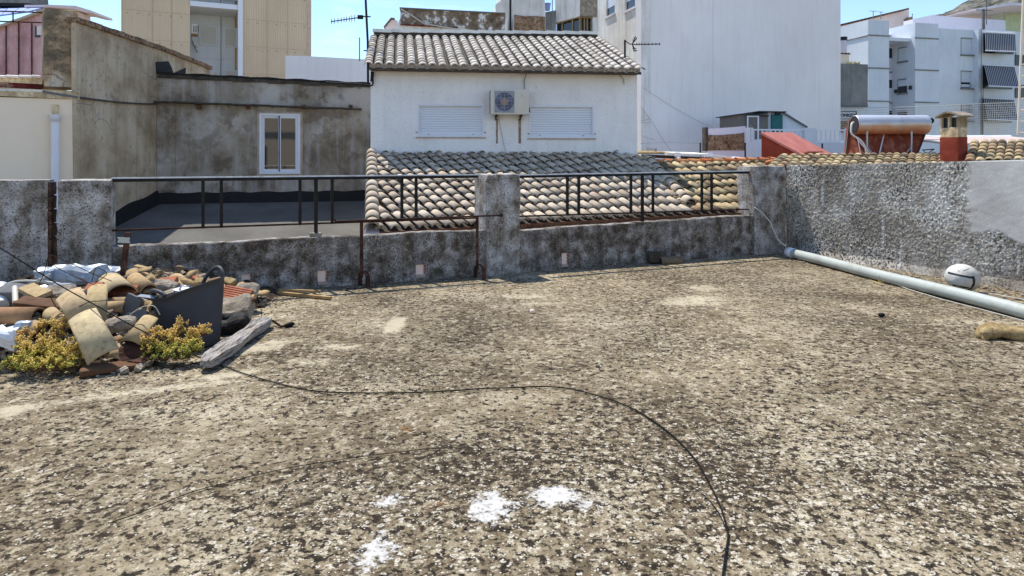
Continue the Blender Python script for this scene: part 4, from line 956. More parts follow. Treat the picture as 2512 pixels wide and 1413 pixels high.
# bed under the tiles, fascia and end wall
g = MB(); nx_, ny_ = 30, 14; vs = []
for j in range(ny_+1):
    for i in range(nx_+1):
        te_ = te0-.05+(11.3-te0)*i/nx_; e = EA+WT.d*te_; q = Vector((e.x, e.y)); 
        yt = topline(q.x)+.02; p = q+Vector((0, 1))*(yt-q.y)*j/ny_
        p.x = max(p.x, vergex(p.y)-.02); vs.append(Vector((p.x, p.y, roofz(p)-.012 if j else roofz(p)-.02)))
g.add(vs, [(j*(nx_+1)+i, j*(nx_+1)+i+1, (j+1)*(nx_+1)+i+1, (j+1)*(nx_+1)+i) for j in range(ny_) for i in range(nx_)]); build(g, 'bed', M['mortar_dark'], lower)
def fascia(par, ta, tb, mat='terracotta'):
    g = MB(); n_ = 12
    for i in range(n_):
        a = ta+(tb-ta)*i/n_; b = ta+(tb-ta)*(i+1)/n_; p = EA+WT.d*a; q = EA+WT.d*b; bb = WT.b
        za_, zb_ = roofz(p), roofz(q); o0, o1 = -.015, .02
        g.box8([(p.x+bb.x*o0, p.y+bb.y*o0, za_-.09), (q.x+bb.x*o0, q.y+bb.y*o0, zb_-.09), (q.x+bb.x*o1, q.y+bb.y*o1, zb_-.09), (p.x+bb.x*o1, p.y+bb.y*o1, za_-.09),
                (p.x+bb.x*o0, p.y+bb.y*o0, za_+.008), (q.x+bb.x*o0, q.y+bb.y*o0, zb_+.008), (q.x+bb.x*o1, q.y+bb.y*o1, zb_+.008), (p.x+bb.x*o1, p.y+bb.y*o1, za_+.008)])
    return build(g, 'fascia', M[mat], par)
the = (HE-EA).dot(WT.d)
fascia(lower, te0+.03, the-.02); fascia(yroof, the, 11.2)
g = MB()      # verge: a run of larger tiles up the left edge, on a rendered cheek
yv = 8.45; n_ = 0; 
while yv < 12.1:
    y2 = min(yv+.34, 12.35); a = Vector((vergex(y2)+.015, y2)); b = Vector((vergex(yv)+.015, yv-.02))
    g.tile((a.x, a.y, roofz(a+Vector((.08,0)))+.06), (b.x, b.y, roofz(b+Vector((.08,0)))+.082), (0,-.3,1), .085, .10, .013, r_.random(), 10, 88); yv += .265
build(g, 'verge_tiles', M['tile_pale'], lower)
g = MB(); pts_ = [(vergex(y), y) for y in (8.35, 9.3, 10.3, 11.3, 12.2)]
for (xa, ya), (xb, yb) in zip(pts_, pts_[1:]):
    g.box8([(xa-.07, ya, -.2), (xa+.1, ya, -.2), (xb+.1, yb, -.2), (xb-.07, yb, -.2), (xa-.07, ya, roofz(Vector((xa+.1,ya)))+.02), (xa+.1, ya, roofz(Vector((xa+.1,ya)))+.02), (xb+.1, yb, roofz(Vector((xb+.1,yb)))+.02), (xb-.07, yb, roofz(Vector((xb+.1,yb)))+.02)])
build(g, 'verge_cheek', M['pinkish'], lower)
# hip of big grey tiles
g = MB(); D_ = (HT-HE); L = D_.length; n_ = 9
for j in range(n_):
    a = HE+D_*min(1.04, (j+1.18)/n_); b = HE+D_*(j/n_); g.tile((a.x, a.y, roofz(a)+.08), (b.x, b.y, roofz(b)+.105), (0,-.3,1), .078, .094, .013, .75+.1*r_.random(), 10, 88)
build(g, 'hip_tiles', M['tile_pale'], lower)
g = MB(); 
for j in range(26):
    p = HE+D_*(j/26)+Vector((-.11+r_.uniform(-.03,.03), 0)); Mx = Matrix.Translation((p.x, p.y, roofz(p)+.03)); g.rock(Mx, .06, .08, .035, r=.7, n=3, amp=.02, fr=20, seed=j)
build(g, 'hip_mortar', M['stone_yellow'], lower)
# orange ridge row on top of the yellow roof
g = MB(); a0 = Vector((2.60, topline(2.6)+.02)); b0_ = Vector((5.3, topline(5.3)+.02)); n_ = 11
for j in range(n_):
    a = a0.lerp(b0_, j/n_); b = a0.lerp(b0_, (j+1.15)/n_); zz = lambda p: 1.385+.012*((p.x-2.6))
    g.tile((b.x, b.y, zz(b)+.035), (a.x, a.y, zz(a)+.05+(0 if j < 5 else .01)), (0,-.25,1), .062, .075, .012, r_.random(), 10, 88)
build(g, 'ridge_tiles', M['tile_orange'], yroof)
g = MB(); a0 = Vector((2.47, topline(2.5)+.08)); b0_ = Vector((5.6, topline(5.6)+.08)); g.prism([(a0.x, a0.y, -3), (b0_.x, b0_.y, -3), (b0_.x, b0_.y, 1.38), (a0.x, a0.y, 1.38)], (0,.15,0)); build(g, 'rear_wall', M['pinkish'], yroof)

# upper roof of the white house
upper = MB(); upc = MB()
zE = lambda t: zw0+(zw1-zw0)*(t-tw0)/(tw1-tw0)+.05
E0, E1 = WW.at(903, 162, -.33), WW.at(1574, 174, -.33)
Rz0, Rz1 = P(917, 90, 14.45), P(1466, 95, 14.95)
nC = 26
sl = Vector((0,0,1))
for i in range(nC+1):
    u = i/nC; e = E0.lerp(E1, u); tp = Rz0.lerp(Rz1, u); n_ = 13; ax = (tp-e); up_ = (E1-E0).cross(ax).normalized()
    j0 = r_.uniform(-.012, .012)
    for j in range(n_):
        a = e+ax*min(1.0, (j+1.25)/n_)+up_*.008; b = e+ax*((j+r_.uniform(-.04,.04))/n_)+up_*(.022+r_.uniform(-.003,.003))
        off = (E1-E0).normalized()*(j0+r_.uniform(-.004,.004))
        tn = r_.random()*.75+.2
        if i < 3 and r_.random() < .35: tn = .05
        upper.tile(a+off-up_*.014, b+off-up_*.014, up_, .076, .083, .013, tn, 8, 66, 1.0)
        if i < nC:
            e2 = E0.lerp(E1, (i+.5)/nC); t2 = Rz0.lerp(Rz1, (i+.5)/nC); ax2 = t2-e2
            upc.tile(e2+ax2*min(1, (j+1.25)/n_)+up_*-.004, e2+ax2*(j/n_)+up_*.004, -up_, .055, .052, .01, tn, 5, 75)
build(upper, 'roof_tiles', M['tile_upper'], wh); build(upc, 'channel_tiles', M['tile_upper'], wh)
g = MB(); n3 = (E1-E0).cross(Rz0-E0).normalized()
g.prism([E0-n3*.03, E1-n3*.03, Rz1-n3*.01, Rz0-n3*.01], -n3*.04); build(g, 'roof_deck', M['mortar_dark'], wh)
g = MB(); a, b = WW.at(906, 166, -.29), WW.at(1571, 177, -.29); bk = Vector((WW.b.x*.3, WW.b.y*.3, 0))
g.prism([a, b, b+bk, a+bk], (0, 0, .075)); build(g, 'eave_mortar', M['mortar'], wh)
g = MB(); g.prism([a+Vector((0,-.012,-.004)), b+Vector((0,-.012,-.004)), b+bk, a+bk], (0,0,-.022)); build(g, 'eave_board', M['wood_dark'], wh)
g = MB()       # left and right gable cheeks under the verge
g.prism([WW.pt(tw0, -.0, zw0), WW.pt(tw0, 2.6, zw0), (Rz0.x+.03, Rz0.y, Rz0.z-.06)], (.2, 0, 0)); g.prism([WW.pt(tw1-.02, 0, zw1), WW.pt(tw1-.02, 2.8, zw1), (Rz1.x-.02, Rz1.y, Rz1.z-.06)], (-.2, 0, 0)); build(g, 'gable', M['white_wall'], wh)
g = MB(); n_ = 13
for j in range(n_):
    a = Rz0.lerp(Rz1, j/n_)+Vector((-.02, 0, 0)); b = Rz0.lerp(Rz1, (j+1.03)/n_); 
    g.box8([a+Vector((0,-.03,.10)), b+Vector((0,-.03,.085)), b+Vector((0,.2,.085)), a+Vector((0,.2,.10)), a+Vector((0,-.02,.17)), b+Vector((0,-.02,.15)), b+Vector((0,.2,.15)), a+Vector((0,.2,.17))])
build(g, 'ridge_caps', M['ridge_cap'], wh)
g = MB(); g.prism([Rz0+Vector((0,.0,-.06)), Rz1+Vector((0,0,-.06)), Rz1+Vector((0,0,.084)), Rz0+Vector((0,0,.084))], (0,.15,0)); build(g, 'ridge_mortar', M['mortar_dark'], wh)

# air conditioner on the white wall
W_ = WW; t0, t1, z0, z1 = W_.rect(1203, 219, 1298, 281, -.3)
ac = thing('air_conditioner', 'beige outdoor air conditioner bracketed to the white wall between two shutters', 'air conditioner', W_.pt((t0+t1)/2, -.18, z0))
g = MB(); g.rock(Matrix(((W_.d.x, W_.b.x, 0, 0), (W_.d.y, W_.b.y, 0, 0), (0,0,1,0), (0,0,0,1))) if False else Matrix.Translation(W_.pt((t0+t1)/2, -.19, (z0+z1)/2)) @ Matrix(((W_.d.x, W_.b.x, 0), (W_.d.y, W_.b.y, 0), (0,0,1))).to_4x4(), (t1-t0)/2, .13, (z1-z0)/2, r=.1, n=4, amp=0)
build(g, 'casing', M['ac_white'], ac)
a, b, c, d = W_.rect(1213, 223, 1262, 276, -.325); o_ = -.33
g = MB(); g.wbox(W_, a, b, -.326, -.32, c, d); build(g, 'fan_recess', plain('fan_recess', S(150,154,160), .7), ac)
cc = W_.pt((a+b)/2, -.334, (c+d)/2); rr = min(b-a, d-c)/2*.93
g = MB(); g.tube([W_.pt((a+b)/2, -.3275, (c+d)/2), W_.pt((a+b)/2, -.327, (c+d)/2)], rr, 36); build(g, 'fan_opening', plain('fan_depth', S(44,52,86), .6), ac)
g = MB()
for k_ in range(3):
    an = k_*2*math.pi/3+.4; 
    pts_ = []
    for q_ in range(9):
        aa = an-.42+.84*q_/8; pts_.append(W_.pt((a+b)/2+math.cos(aa)*rr*.88, -.3288+.0004*k_, (c+d)/2+math.sin(aa)*rr*.88))
    pts_.append(W_.pt((a+b)/2, -.3288+.0004*k_, (c+d)/2)); g.prism(pts_, (W_.b.x*.0003, W_.b.y*.0003, 0))
build(g, 'fan', plain('dark_fan_blade', S(84,92,128), .5), ac)
g = MB(); g.tube([W_.pt((a+b)/2, -.3315, (c+d)/2), W_.pt((a+b)/2, -.331, (c+d)/2)], rr*.42, 20); build(g, 'fan_hub', plain('rusty_fan_hub', S(150,118,98), .6), ac)
g = MB()
for k_ in range(13):
    zz = (c+d)/2-rr+2*rr*(k_+.5)/13; w_ = math.sqrt(max(0, rr*rr-(zz-(c+d)/2)**2)); g.wbox(W_, (a+b)/2-w_, (a+b)/2+w_, -.336, -.332, zz-.0022, zz+.0022)
for k_ in range(5):
    tt = (a+b)/2-rr+2*rr*(k_+.5)/5; w_ = math.sqrt(max(0, rr*rr-(tt-(a+b)/2)**2)); g.wbox(W_, tt-.0015, tt+.0015, -.332, -.33, (c+d)/2-w_, (c+d)/2+w_)
build(g, 'grille', M['steel'], ac)
g = MB(); 
for k_ in range(16): zz = c+(d-c)*k_/15; g.wbox(W_, t0-.006, t0+.004, -.30, -.08, zz-.004, zz+.004)
build(g, 'coil_fins', M['slate'], ac)
g = MB(); e_ = W_.rect(1275, 229, 1287, 240, -.33); 
def dia(g, x, z, s_): g.prism([W_.pt(x, -.3225, z-s_), W_.pt(x+s_*.6, -.3225, z), W_.pt(x, -.3225, z+s_), W_.pt(x-s_*.6, -.3225, z)], (W_.b.x*.002, W_.b.y*.002, 0))
xm, zm = (e_[0]+e_[1])/2, (e_[2]+e_[3])/2; dia(g, xm, zm+.014, .016); dia(g, xm-.014, zm-.01, .014); dia(g, xm+.014, zm-.01, .014); build(g, 'emblem', plain('pale_emblem', S(184,180,172), .5), ac)
for px in (1216, 1276):
    g = MB(); t = W_.t(px, 0); g.wbox(W_, t-.018, t+.018, -.30, .0, z0-.025, z0-.001); g.prism([W_.pt(t-.012, -.26, z0-.02), W_.pt(t-.012, 0, z0-.02), W_.pt(t-.012, 0, z0-.09), W_.pt(t-.012, -.04, z0-.09)], (W_.d.x*.02, W_.d.y*.02, 0)); build(g, 'bracket', M['rust'], ac)
g = MB(); 
for k_ in range(3): g.tube([W_.pt(t1-.01, -.2, z0+.06+.03*k_), W_.pt(t1+.03, -.2, z0+.06+.03*k_)], .012, 8)
build(g, 'valve', M['black_band'], ac)
# conduits on the wall
g = MB(); g.tube(curve([W_.at(1222, 284, -.05), W_.at(1227, 310, -.03), W_.at(1232, 335, -.03), W_.at(1238, 365, -.03), W_.at(1245, 388, -.08)], 5), .007, 6); tag(build(g, 'drain_hose', M['white_cable']), 'thin grey hose hanging from the air conditioner down the white wall', 'hose')
g = MB(); g.tube(curve([W_.at(1287, 219, -.03), W_.at(1286, 200, -.03), W_.at(1290, 184, -.03), W_.at(1300, 178, -.03), W_.at(1360, 179, -.03), W_.at(1440, 180, -.03), W_.at(1505, 180, -.03), W_.at(1518, 184, -.03), W_.at(1528, 193, -.03), W_.at(1531, 207, -.03)], 5), .008, 6); tag(build(g, 'cable', M['grey_wire']), 'grey cable running under the eave of the white house above the air conditioner', 'cable')
k = NT('rust_run'); k.l(k.ramp(k.noise(9, 6, .7, k.map((5, 5, .8))), [(.36, 0.0), (.6, .9)]), k.b.inputs['Alpha']); m_ = k.out(S(170,130,90), .9)
for px, pw_ in ((1219, 5), (1275, 7)):
    g = MB(); t = W_.t(px); g.wbox(W_, t-pw_*.0035, t+pw_*.0035, -.003, 0, W_.z(px, 352), W_.z(px, 292)); build(g, 'rust_stain', m_, wh)
# black cable knot at the left end of the eave
g = MB(); g.tube([W_.at(914, 176, -.05), W_.at(912, 200, -.05)], .03, 8); g.tube(curve([W_.at(911, 176, -.06), W_.at(915, 205, -.06), W_.at(906, 210, -.1), W_.at(880, 206, -.2), W_.at(800, 202, -.2)], 5), .015, 6); tag(build(g, 'cable_bundle', M['tar']), 'black cable bundle at the upper left corner of the white house', 'cable')

# ------------------------------------------------------------------ antennas
am = thing('antenna_mast', 'tall dark antenna mast with a yagi aerial left of the white house roof', 'antenna', P(901, 205, 13.2))
Ya = 13.2
g = MB(); g.tube([P(903,210,Ya), P(902,100,Ya), P(897,0,Ya), P(895,-60,Ya)], .022, 8); build(g, 'mast', M['black_metal'], am)
g = MB(); g.tube([P(812,53,Ya-.3), P(880,43,Ya-.1), P(898,40,Ya)], .011, 6); build(g, 'boom', M['black_metal'], am)
for i, px in enumerate((813, 820, 829, 837, 844, 850, 857, 863, 870)):
    y = 53-(px-812)*.147; hh = 6.5 if px < 860 else 8; g = MB(); g.tube([P(px, y-hh, Ya-.3), P(px, y+hh, Ya-.3)], .006, 5); build(g, 'element', M['black_metal'], am)
g = MB(); g.obox(P(884,42,Ya-.08), Vector((1,0,0)), Vector((0,1,0)), Vector((0,0,1)), .05, .03, .035); build(g, 'feed_box', M['black_metal'], am)
for y in (40, 124):
    g = MB(); g.tube([P(892,y,Ya), P(909,y+1,Ya-.02)], .014, 6); build(g, 'clamp', M['black_metal'], am)
am2 = thing('roof_antenna', 'small corner reflector aerial at the right edge of the white house roof', 'antenna', P(1533,140,13.0)); Yb = 13.0
g = MB(); g.tube([P(1533,142,Yb), P(1533,98,Yb)], .018, 8); build(g, 'mast', M['black_metal'], am2)
g = MB(); g.tube([P(1535,101,Yb), P(1545,108,Yb-.1), P(1556,109,Yb-.1), P(1620,108,Yb-.2)], .010, 6); build(g, 'boom', M['black_metal'], am2)
for k_, (sx, sy) in enumerate(((8,-19),(11,-15),(9,18),(5,20))):
    g = MB(); g.tube([P(1551,108,Yb-.1), P(1551+sx,108+sy,Yb-.1)], .009, 5); build(g, 'reflector_arm', M['black_metal'], am2)
for k_, (sx, sy) in enumerate(((5,-10),(7,-15),(5,11),(7,16))):
    g = MB(); g.tube([P(1551+sx-5,108+sy,Yb-.3), P(1551+sx+5,108+sy,Yb+.1)], .006, 5); build(g, 'reflector_rod', M['black_metal'], am2)
for px in (1562, 1568, 1574, 1582, 1590, 1600, 1609, 1618):
    g = MB(); g.tube([P(px,104.5,Yb-.15), P(px,111.5,Yb-.15)], .006, 5); build(g, 'element', M['black_metal'], am2)
g = MB(); g.tube([P(882,150,17), P(882,92,17)], .016, 6); tag(build(g, 'pole', M['grey_wire']), 'thin bare pole on the white building left of the antenna mast', 'pole')
# ------------------------------------------------------------------ buildings further back
def wallb(name, label, cat, loc): return thing(name, label, cat, loc)
# beige tower
WB = Wall((-13.15, 23.0), (.9, .436))
bt = thing('beige_tower', 'tall beige corrugated apartment tower with a pale recessed balcony shaft', 'building', (-10, 25, -8))
sa, sb = WB.t(466), WB.t(595); se = WB.t(762); H_ = 9.6
g = MB(); g.holewall(WB, 0, se, -8, H_, 1.6, [(sa, sb, -7, 9.0)]); build(g, 'cladding', M['beige_clad'], bt)
g = MB(); g.wbox(WB, .01, se-.01, 1.6, 8, -8, H_-.05); build(g, 'body', M['beige_clad'], bt)
g = MB()
for px in (298, 374, 421, 655, 706):
    t = WB.t(px); g.wbox(WB, t-.008, t+.012, -.012, 0, -2, H_)
for k_ in range(9):
    z = 2.6+k_*.98
    for a, b in ((0, sa-.02), (sb+.02, se)): g.wbox(WB, a, b, -.01, 0, z, z+.012)
build(g, 'joint_strips', plain('joint_tan', S(196,172,146), .8), bt)
g = MB(); 
for a, b in ((0, sa-.02), (sb+.02, se)):
    n_ = int((b-a)/.33)
    for k_ in range(9):
        for j in range(n_): t = a+.16+j*.33; z = 2.6+k_*.98-.1; g.wbox(WB, t-.011, t+.011, -.016, 0, z-.012, z+.012)
build(g, 'bolts', M['rust'], bt)
g = MB(); g.wbox(WB, sb-.16, sb-.0, -.14, .12, -7, 9.0); build(g, 'white_column', M['pvc_white'], bt)
g = MB(); g.wbox(WB, se-.12, se+.02, -.02, .0, -7, H_); build(g, 'edge_trim', plain('edge_trim_tan', S(206,182,158), .7), bt)
g = MB(); g.wbox(WB, sa+.002, sb-.16, 1.5, 1.62, -7, 9.0); build(g, 'recess_wall', M['aqua_white'], bt)
for y0, y1 in ((8, 20),):
    g = MB(); za_, zb_ = WB.z(530, y1), WB.z(530, y0); g.wbox(WB, sa+.002, sb-.002, -.06, .14, za_, zb_); build(g, 'balcony_beam', M['pvc_white'], bt)
    g = MB(); g.wbox(WB, sa+.002, sb-.165, .14, 1.5, za_, za_+.12); build(g, 'balcony_slab', M['aqua_white'], bt)
for (a, b, c, d) in ((488, 62, 533, 112), (549, 69, 582, 117), (520, 175, 536, 196), (549, 172, 582, 196), (488, -16, 533, 4), (549,-16,582,2)):
    r4 = WB.rect(a, b, c, d, 1.5); w_ = MB(); frame(w_, WB, r4[0], r4[1], r4[2], r4[3], .05, 1.44, 1.5); w_o = build(w_, 'window', M['aqua_white'], bt)
    w_ = MB(); w_.wbox(WB, r4[0]+.05, r4[1]-.05, 1.46, 1.49, r4[2]+.05, r4[3]-.05); build(w_, 'roller_shutter', M['shutter_cream'], w_o)
g = MB(); zq = WB.z(520, 142, 1.5); g.wbox(WB, sa+.01, sb-.17, 1.47, 1.5, zq-.04, zq); zq = WB.z(520, 32, 1.5); g.wbox(WB, sa+.01, sb-.17, 1.47, 1.5, zq-.04, zq); build(g, 'ledge', M['lilac_white'], bt)
g = MB(); a, b, c, d = WB.rect(470, 62, 484, 84, .3); g.wbox(WB, a, b, .1, .5, c, d); acb = tag(build(g, 'air_conditioner', M['ac_white']), 'small outdoor air conditioner hung inside the beige tower recess', 'air conditioner')
g = MB()
for k_ in range(4): g.wbox(WB, a+.05+.05*k_, a+.07+.05*k_, .09, .1, c+.04, d-.04)
build(g, 'grille', M['black_band'], acb)
g = MB(); g.wbox(WB, a-.02, b+.02, .05, .5, c-.05, c-.02); build(g, 'shelf', M['stone_yellow'], acb)
g = MB(); g.tube([WB.at(541,-10,1.44), WB.at(542,60,1.44), WB.at(542,150,1.44), WB.at(541,200,1.44)], .012, 5); build(g, 'cable', M['grey_wire'], bt)
g = MB(); g.tube([WB.at(472,100,1.0), WB.at(478,118,1.2), WB.at(484,128,1.4)], .02, 6); g.tube([WB.at(470,84,.6), WB.at(471,110,.9), WB.at(483,116,1.4)], .015, 6); build(g, 'pipes', M['grey_wire'], bt)

# low white building between tower and house
g = MB(); Wd = Wall((-6.6, 18.0), (1, .06)); g.wpoly(Wd, [(700, 330), (960, 330), (960, 149), (762, 138), (700, 136)], 3.0)
tag(build(g, 'white_building', M['big_white']), 'plain low white building between the beige tower and the antenna mast', 'building')

# rooftop structures behind the ridge
Wk = Wall((-2.6, 19.0), (1, .12))
rb = thing('rooftop_house', 'peeling white rooftop house with a dark stained parapet behind the tiled ridge', 'house', (-1.5, 19.5, -6))
g = MB(); g.wpoly(Wk, [(968, 150), (1245, 150), (1245, 40), (1235, 60), (982, 44), (975, 60), (955, 84)], 2.0); build(g, 'wall', M['big_white_old'], rb)
g = MB(); g.wpoly(Wk, [(982, 20), (1240, 33), (1238, 84), (1224, 83), (1123, 66), (982, 58)], .25, -.05); build(g, 'parapet', M['old_parapet'], rb)
g = MB(); g.wpoly(Wk, [(980, 17.5), (1240, 31), (1240, 33.5), (980, 20)], .4, -.1); build(g, 'coping', M['slate'], rb)
g = MB(); g.wpoly(Wk, [(982, 58), (1123, 66), (1123, 68), (982, 60.5)], .1, -.12); build(g, 'red_strip', M['maroon'], rb)
g = MB(); g.wpoly(Wk, [(945, 100), (975, 100), (975, 50), (960, 48), (945, 64)], .6, .8); build(g, 'stair_hood', M['pinkish'], rb)
g = MB(); g.wpoly(Wk, [(941, 65), (959, 43), (968, 44), (966, 47), (960, 47), (944, 66)], .7, .7); build(g, 'hood_roof', M['wood_dark'], rb)
g = MB(); g.tube([Wk.at(984, 22, -.12), Wk.at(1010, 38, -.12), Wk.at(1040, 58, -.12), Wk.at(1100, 68, -.15), Wk.at(1170, 78, -.15)], .018, 6); build(g, 'cable', M['white_cable'], rb)
# tower with bare masonry
Wm = Wall((0, 19.6), (1, .1))
mt = thing('masonry_tower', 'narrow white tower with bare brown masonry below and a dark pipe', 'building', (.2, 20, -6))
g = MB(); g.wpoly(Wm, [(1238, 110), (1259, 110), (1259, -60), (1230, -60), (1228, 2), (1215, 12), (1217, 40), (1240, 52)], 1.5, .3); build(g, 'side_wall', M['big_white_old'], mt)
g = MB(); g.wpoly(Wm, [(1258, 110), (1338, 110), (1338, 30), (1333, -60), (1258, -60)], 2.0, .05); build(g, 'wall', M['big_white_old'], mt)
g = MB(); g.wpoly(Wm, [(1262, 110), (1337, 110), (1337, 41), (1315, 39), (1290, 40), (1262, 36)], .1, -.0); build(g, 'bare_masonry', M['brick_old'], mt)
g = MB(); g.tube([Wm.at(1252, 110, -.05), Wm.at(1252, -60, -.05)], .03, 8); build(g, 'pipe', M['tar'], mt)
g = MB(); g.wpoly(Wm, [(1337, 110), (1364, 110), (1364, 25), (1337, 30)], 1.0, .4); tag(build(g, 'parapet_block', M['concrete']), 'grey stained parapet block beside the masonry tower', 'parapet')
bk_ = thing('water_tank', 'blue plastic bucket shaped tank on the roof behind the masonry tower', 'tank', P(1343, 26, 21))
g = MB(); c_ = P(1343, 26, 21); g.tube([c_, c_+Vector((0,0,.2))], [.075, .1], 16); build(g, 'tub', M['sky_blue'], bk_)
g = MB(); g.tube([c_+Vector((0,0,.2)), c_+Vector((0,0,.22))], .11, 16); build(g, 'rim', M['sky_blue'], bk_)
g = MB(); g.tube([P(1355,30,21), P(1355,-20,21)], .015, 5); tag(build(g, 'pole', M['grey_wire']), 'thin pole beside the blue tank', 'pole')
# house with glazed bay
Wn = Wall((1.35, 20.4), (.93, -.2))
bh = thing('bay_window_house', 'grey white corner house with a brown framed glazed bay above the ridge', 'house', (2, 20, -6))
ta_, tb_ = Wn.t(1363), Wn.t(1423)
g = MB(); g.wpoly(Wn, [(1362, -60), (1423, -60), (1423, 39), (1362, 56)], 1.6); build(g, 'upper_wall', M['big_white_old'], bh)
g = MB(); Wo = Wall(Wn.pt(tb_, 0).xy, (.98, .25)); g.wpoly(Wo, [(1423.5, -60), (1466, -60), (1466, 42), (1423.5, 39)], 1.2); build(g, 'corner_wall', M['stone'], bh)
g = MB(); g.wpoly(Wn, [(1365, 56), (1422, 42), (1422, 110), (1365, 110)], .05, .25); g.wpoly(Wo, [(1424, 42), (1454, 44), (1454, 110), (1424, 110)], .05, .25); bw = build(g, 'bay_window', M['glass'], bh)
g = MB()
for px in (1366, 1379, 1404, 1421): g.wpoly(Wn, [(px-1, 55-(px-1365)*.24), (px+1.5, 55-(px-1365)*.24), (px+1.5, 110), (px-1, 110)], .08, .12)
for px in (1425, 1434, 1441, 1452): g.wpoly(Wo, [(px-1, 41), (px+1.2, 41), (px+1.2, 110), (px-1, 110)], .08, .12)
g.wpoly(Wn, [(1365, 54), (1423, 40), (1423, 43), (1365, 57)], .1, .1); g.wpoly(Wo, [(1424, 40), (1455, 42), (1455, 45), (1424, 43)], .1, .1)
build(g, 'bay_frame', plain('brown_frame', S(150,130,96), .6), bh)
g = MB(); g.wpoly(Wo, [(1454.5, 42), (1468, 42), (1468, 110), (1454.5, 110)], 1.0, .02); build(g, 'end_wall', M['big_white_old'], bh)
g = MB(); g.wpoly(Wn, [(1385, 56), (1400, 52), (1400, 110), (1385, 110)], .02, .6); build(g, 'curtain', M['aqua_white'], bh)

# big white block: side face with windows, blank front
WS = Wall((3.78, 20.0), (.26, -1.0)); WF = Wall((3.78, 20.0), (.93, .37))
big = thing('white_block', 'huge blank white apartment block wall filling the middle right', 'building', (7, 22, -8))
tfe = WF.t(2062)
g = MB(); HB = 10.4
A_, B_ = WF.pt(0), WF.pt(tfe); side_back = WS.pt(-2.95)
k_holes = [WS.rect(1487, -60, 1508, 37), WS.rect(1534, -60, 1558, 22)]
g.holewall(WS, -3.6, 0, -8, HB, .3, k_holes); build(g, 'side_wall', M['big_white_old'], big)
for h in k_holes:
    w_ = MB(); w_.wbox(WS, h[0]-.05, h[1]+.05, -.05, .28, h[2]-.06, h[2]-.002); w_o = build(w_, 'window', M['lilac_white'], big)
    w_ = MB(); w_.wbox(WS, h[0], h[1], .04, .06, h[2]+.28, h[3]); build(w_, 'roller_shutter', M['shutter_far'], w_o)
    w_ = MB(); w_.wbox(WS, h[0]+.002, h[1]-.002, .05, .07, h[2], h[2]+.279); build(w_, 'pane', M['glass_dark'], w_o)
h = WS.rect(1500, 117, 1512, 128); w_ = MB(); w_.wbox(WS, h[0], h[1], -.02, .05, h[2], h[3]); build(w_, 'window', M['shutter_cream'], big)
g = MB(); g.holewall(WF, .002, tfe, -8, HB, .3); build(g, 'front_wall', M['big_white'], big)
g = MB(); g.wbox(WF, 1.2, tfe-.01, .31, 6.5, -8, HB-.05); build(g, 'body', M['big_white'], big)
g = MB(); t = WF.t(1749); g.wbox(WF, t-.008, t+.008, -.006, .0, -2, HB); build(g, 'expansion_joint', M['lilac_white'], big)
def wire(pts, r, label, mat='grey_wire', name='wire', cat='wire'):
    g = MB(); g.tube(curve([Vector(p) for p in pts], 5), r*.6, 5); return tag(build(g, name, M[mat]), label, cat)
wire([WF.at(1576, 214, -.05), WF.at(1640, 256, -.05), WF.at(1700, 290, -.06), WF.at(1750, 315, -.06)], .007, 'thin wire sloping down across the blank white wall towards the balcony')
wire([WF.at(1572, 262, -.05), WF.at(1600, 300, -.05), WF.at(1625, 340, -.05), WF.at(1648, 372, -.05)], .007, 'steep thin wire low on the left of the blank white wall')
wire([P(1570, 352, 17), P(1640, 350, 17), P(1718, 352, 17)], .006, 'level thin wire low across the blank white wall left of a post')

# balconies, sheds and parapets in front of the big block
WX = Wall((P(1735, 400, 17.2).x, 17.2), (1, .12))
bal = thing('balcony_wall', 'white rooftop parapet with two railed openings in front of the blank white wall', 'parapet', (8, 17.6, -6))
zb_ = lambda px, py, o=0: WX.z(px, py, o)
op1 = WX.rect(1848, 316, 1975, 349); op2 = WX.rect(2003, 317, 2082, 349)
tE = WX.t(2160)
g = MB(); g.holewall(WX, WX.t(1829), tE, -6, zb_(1830, 313), .2, [op1[:2]+(op1[2], zb_(1830, 313)), op2[:2]+(op2[2], zb_(1830,313))]); build(g, 'wall', M['aqua_white'], bal)
g = MB(); 
t0_, t1_ = WX.t(1732), WX.t(1829)
g.prism([WX.pt(t0_, 0, -6), WX.pt(t1_-.002, 0, -6), WX.pt(t1_-.002, 0, WX.z(1829, 309)), WX.at(1800, 312), WX.at(1735, 316)], (WX.b.x*.2, WX.b.y*.2, 0)); build(g, 'end_wall', M['lilac_white'], bal)
g = MB(); g.wpoly(WX, [(1737, 331), (1760, 332), (1820, 327), (1826, 324), (1826, 369), (1737, 369)], .02, -.02); build(g, 'bare_patch', M['brick_old'], bal)
g = MB(); g.wpoly(WX, [(1731, 312), (1737, 312), (1737, 370), (1731, 370)], .22, -.03); build(g, 'corner_strip', M['mortar_dark'], bal)
for op in (op1, op2):
    g = MB(); n_ = int((op[1]-op[0])/.115); zt = WX.z(1830, 316)
    g.wbox(WX, op[0], op[1], .07, .11, zt-.035, zt); g.wbox(WX, op[0], op[1], .07, .11, op[2]+.02, op[2]+.045)
    rl = build(g, 'railing', M['pvc_white'], bal)
    for j in range(n_):
        t = op[0]+(op[1]-op[0])*(j+.5)/n_; g = MB(); g.wbox(WX, t-.012, t+.012, .075, .105, op[2]+.045, zt-.035); build(g, 'bar', M['pvc_white'], rl)
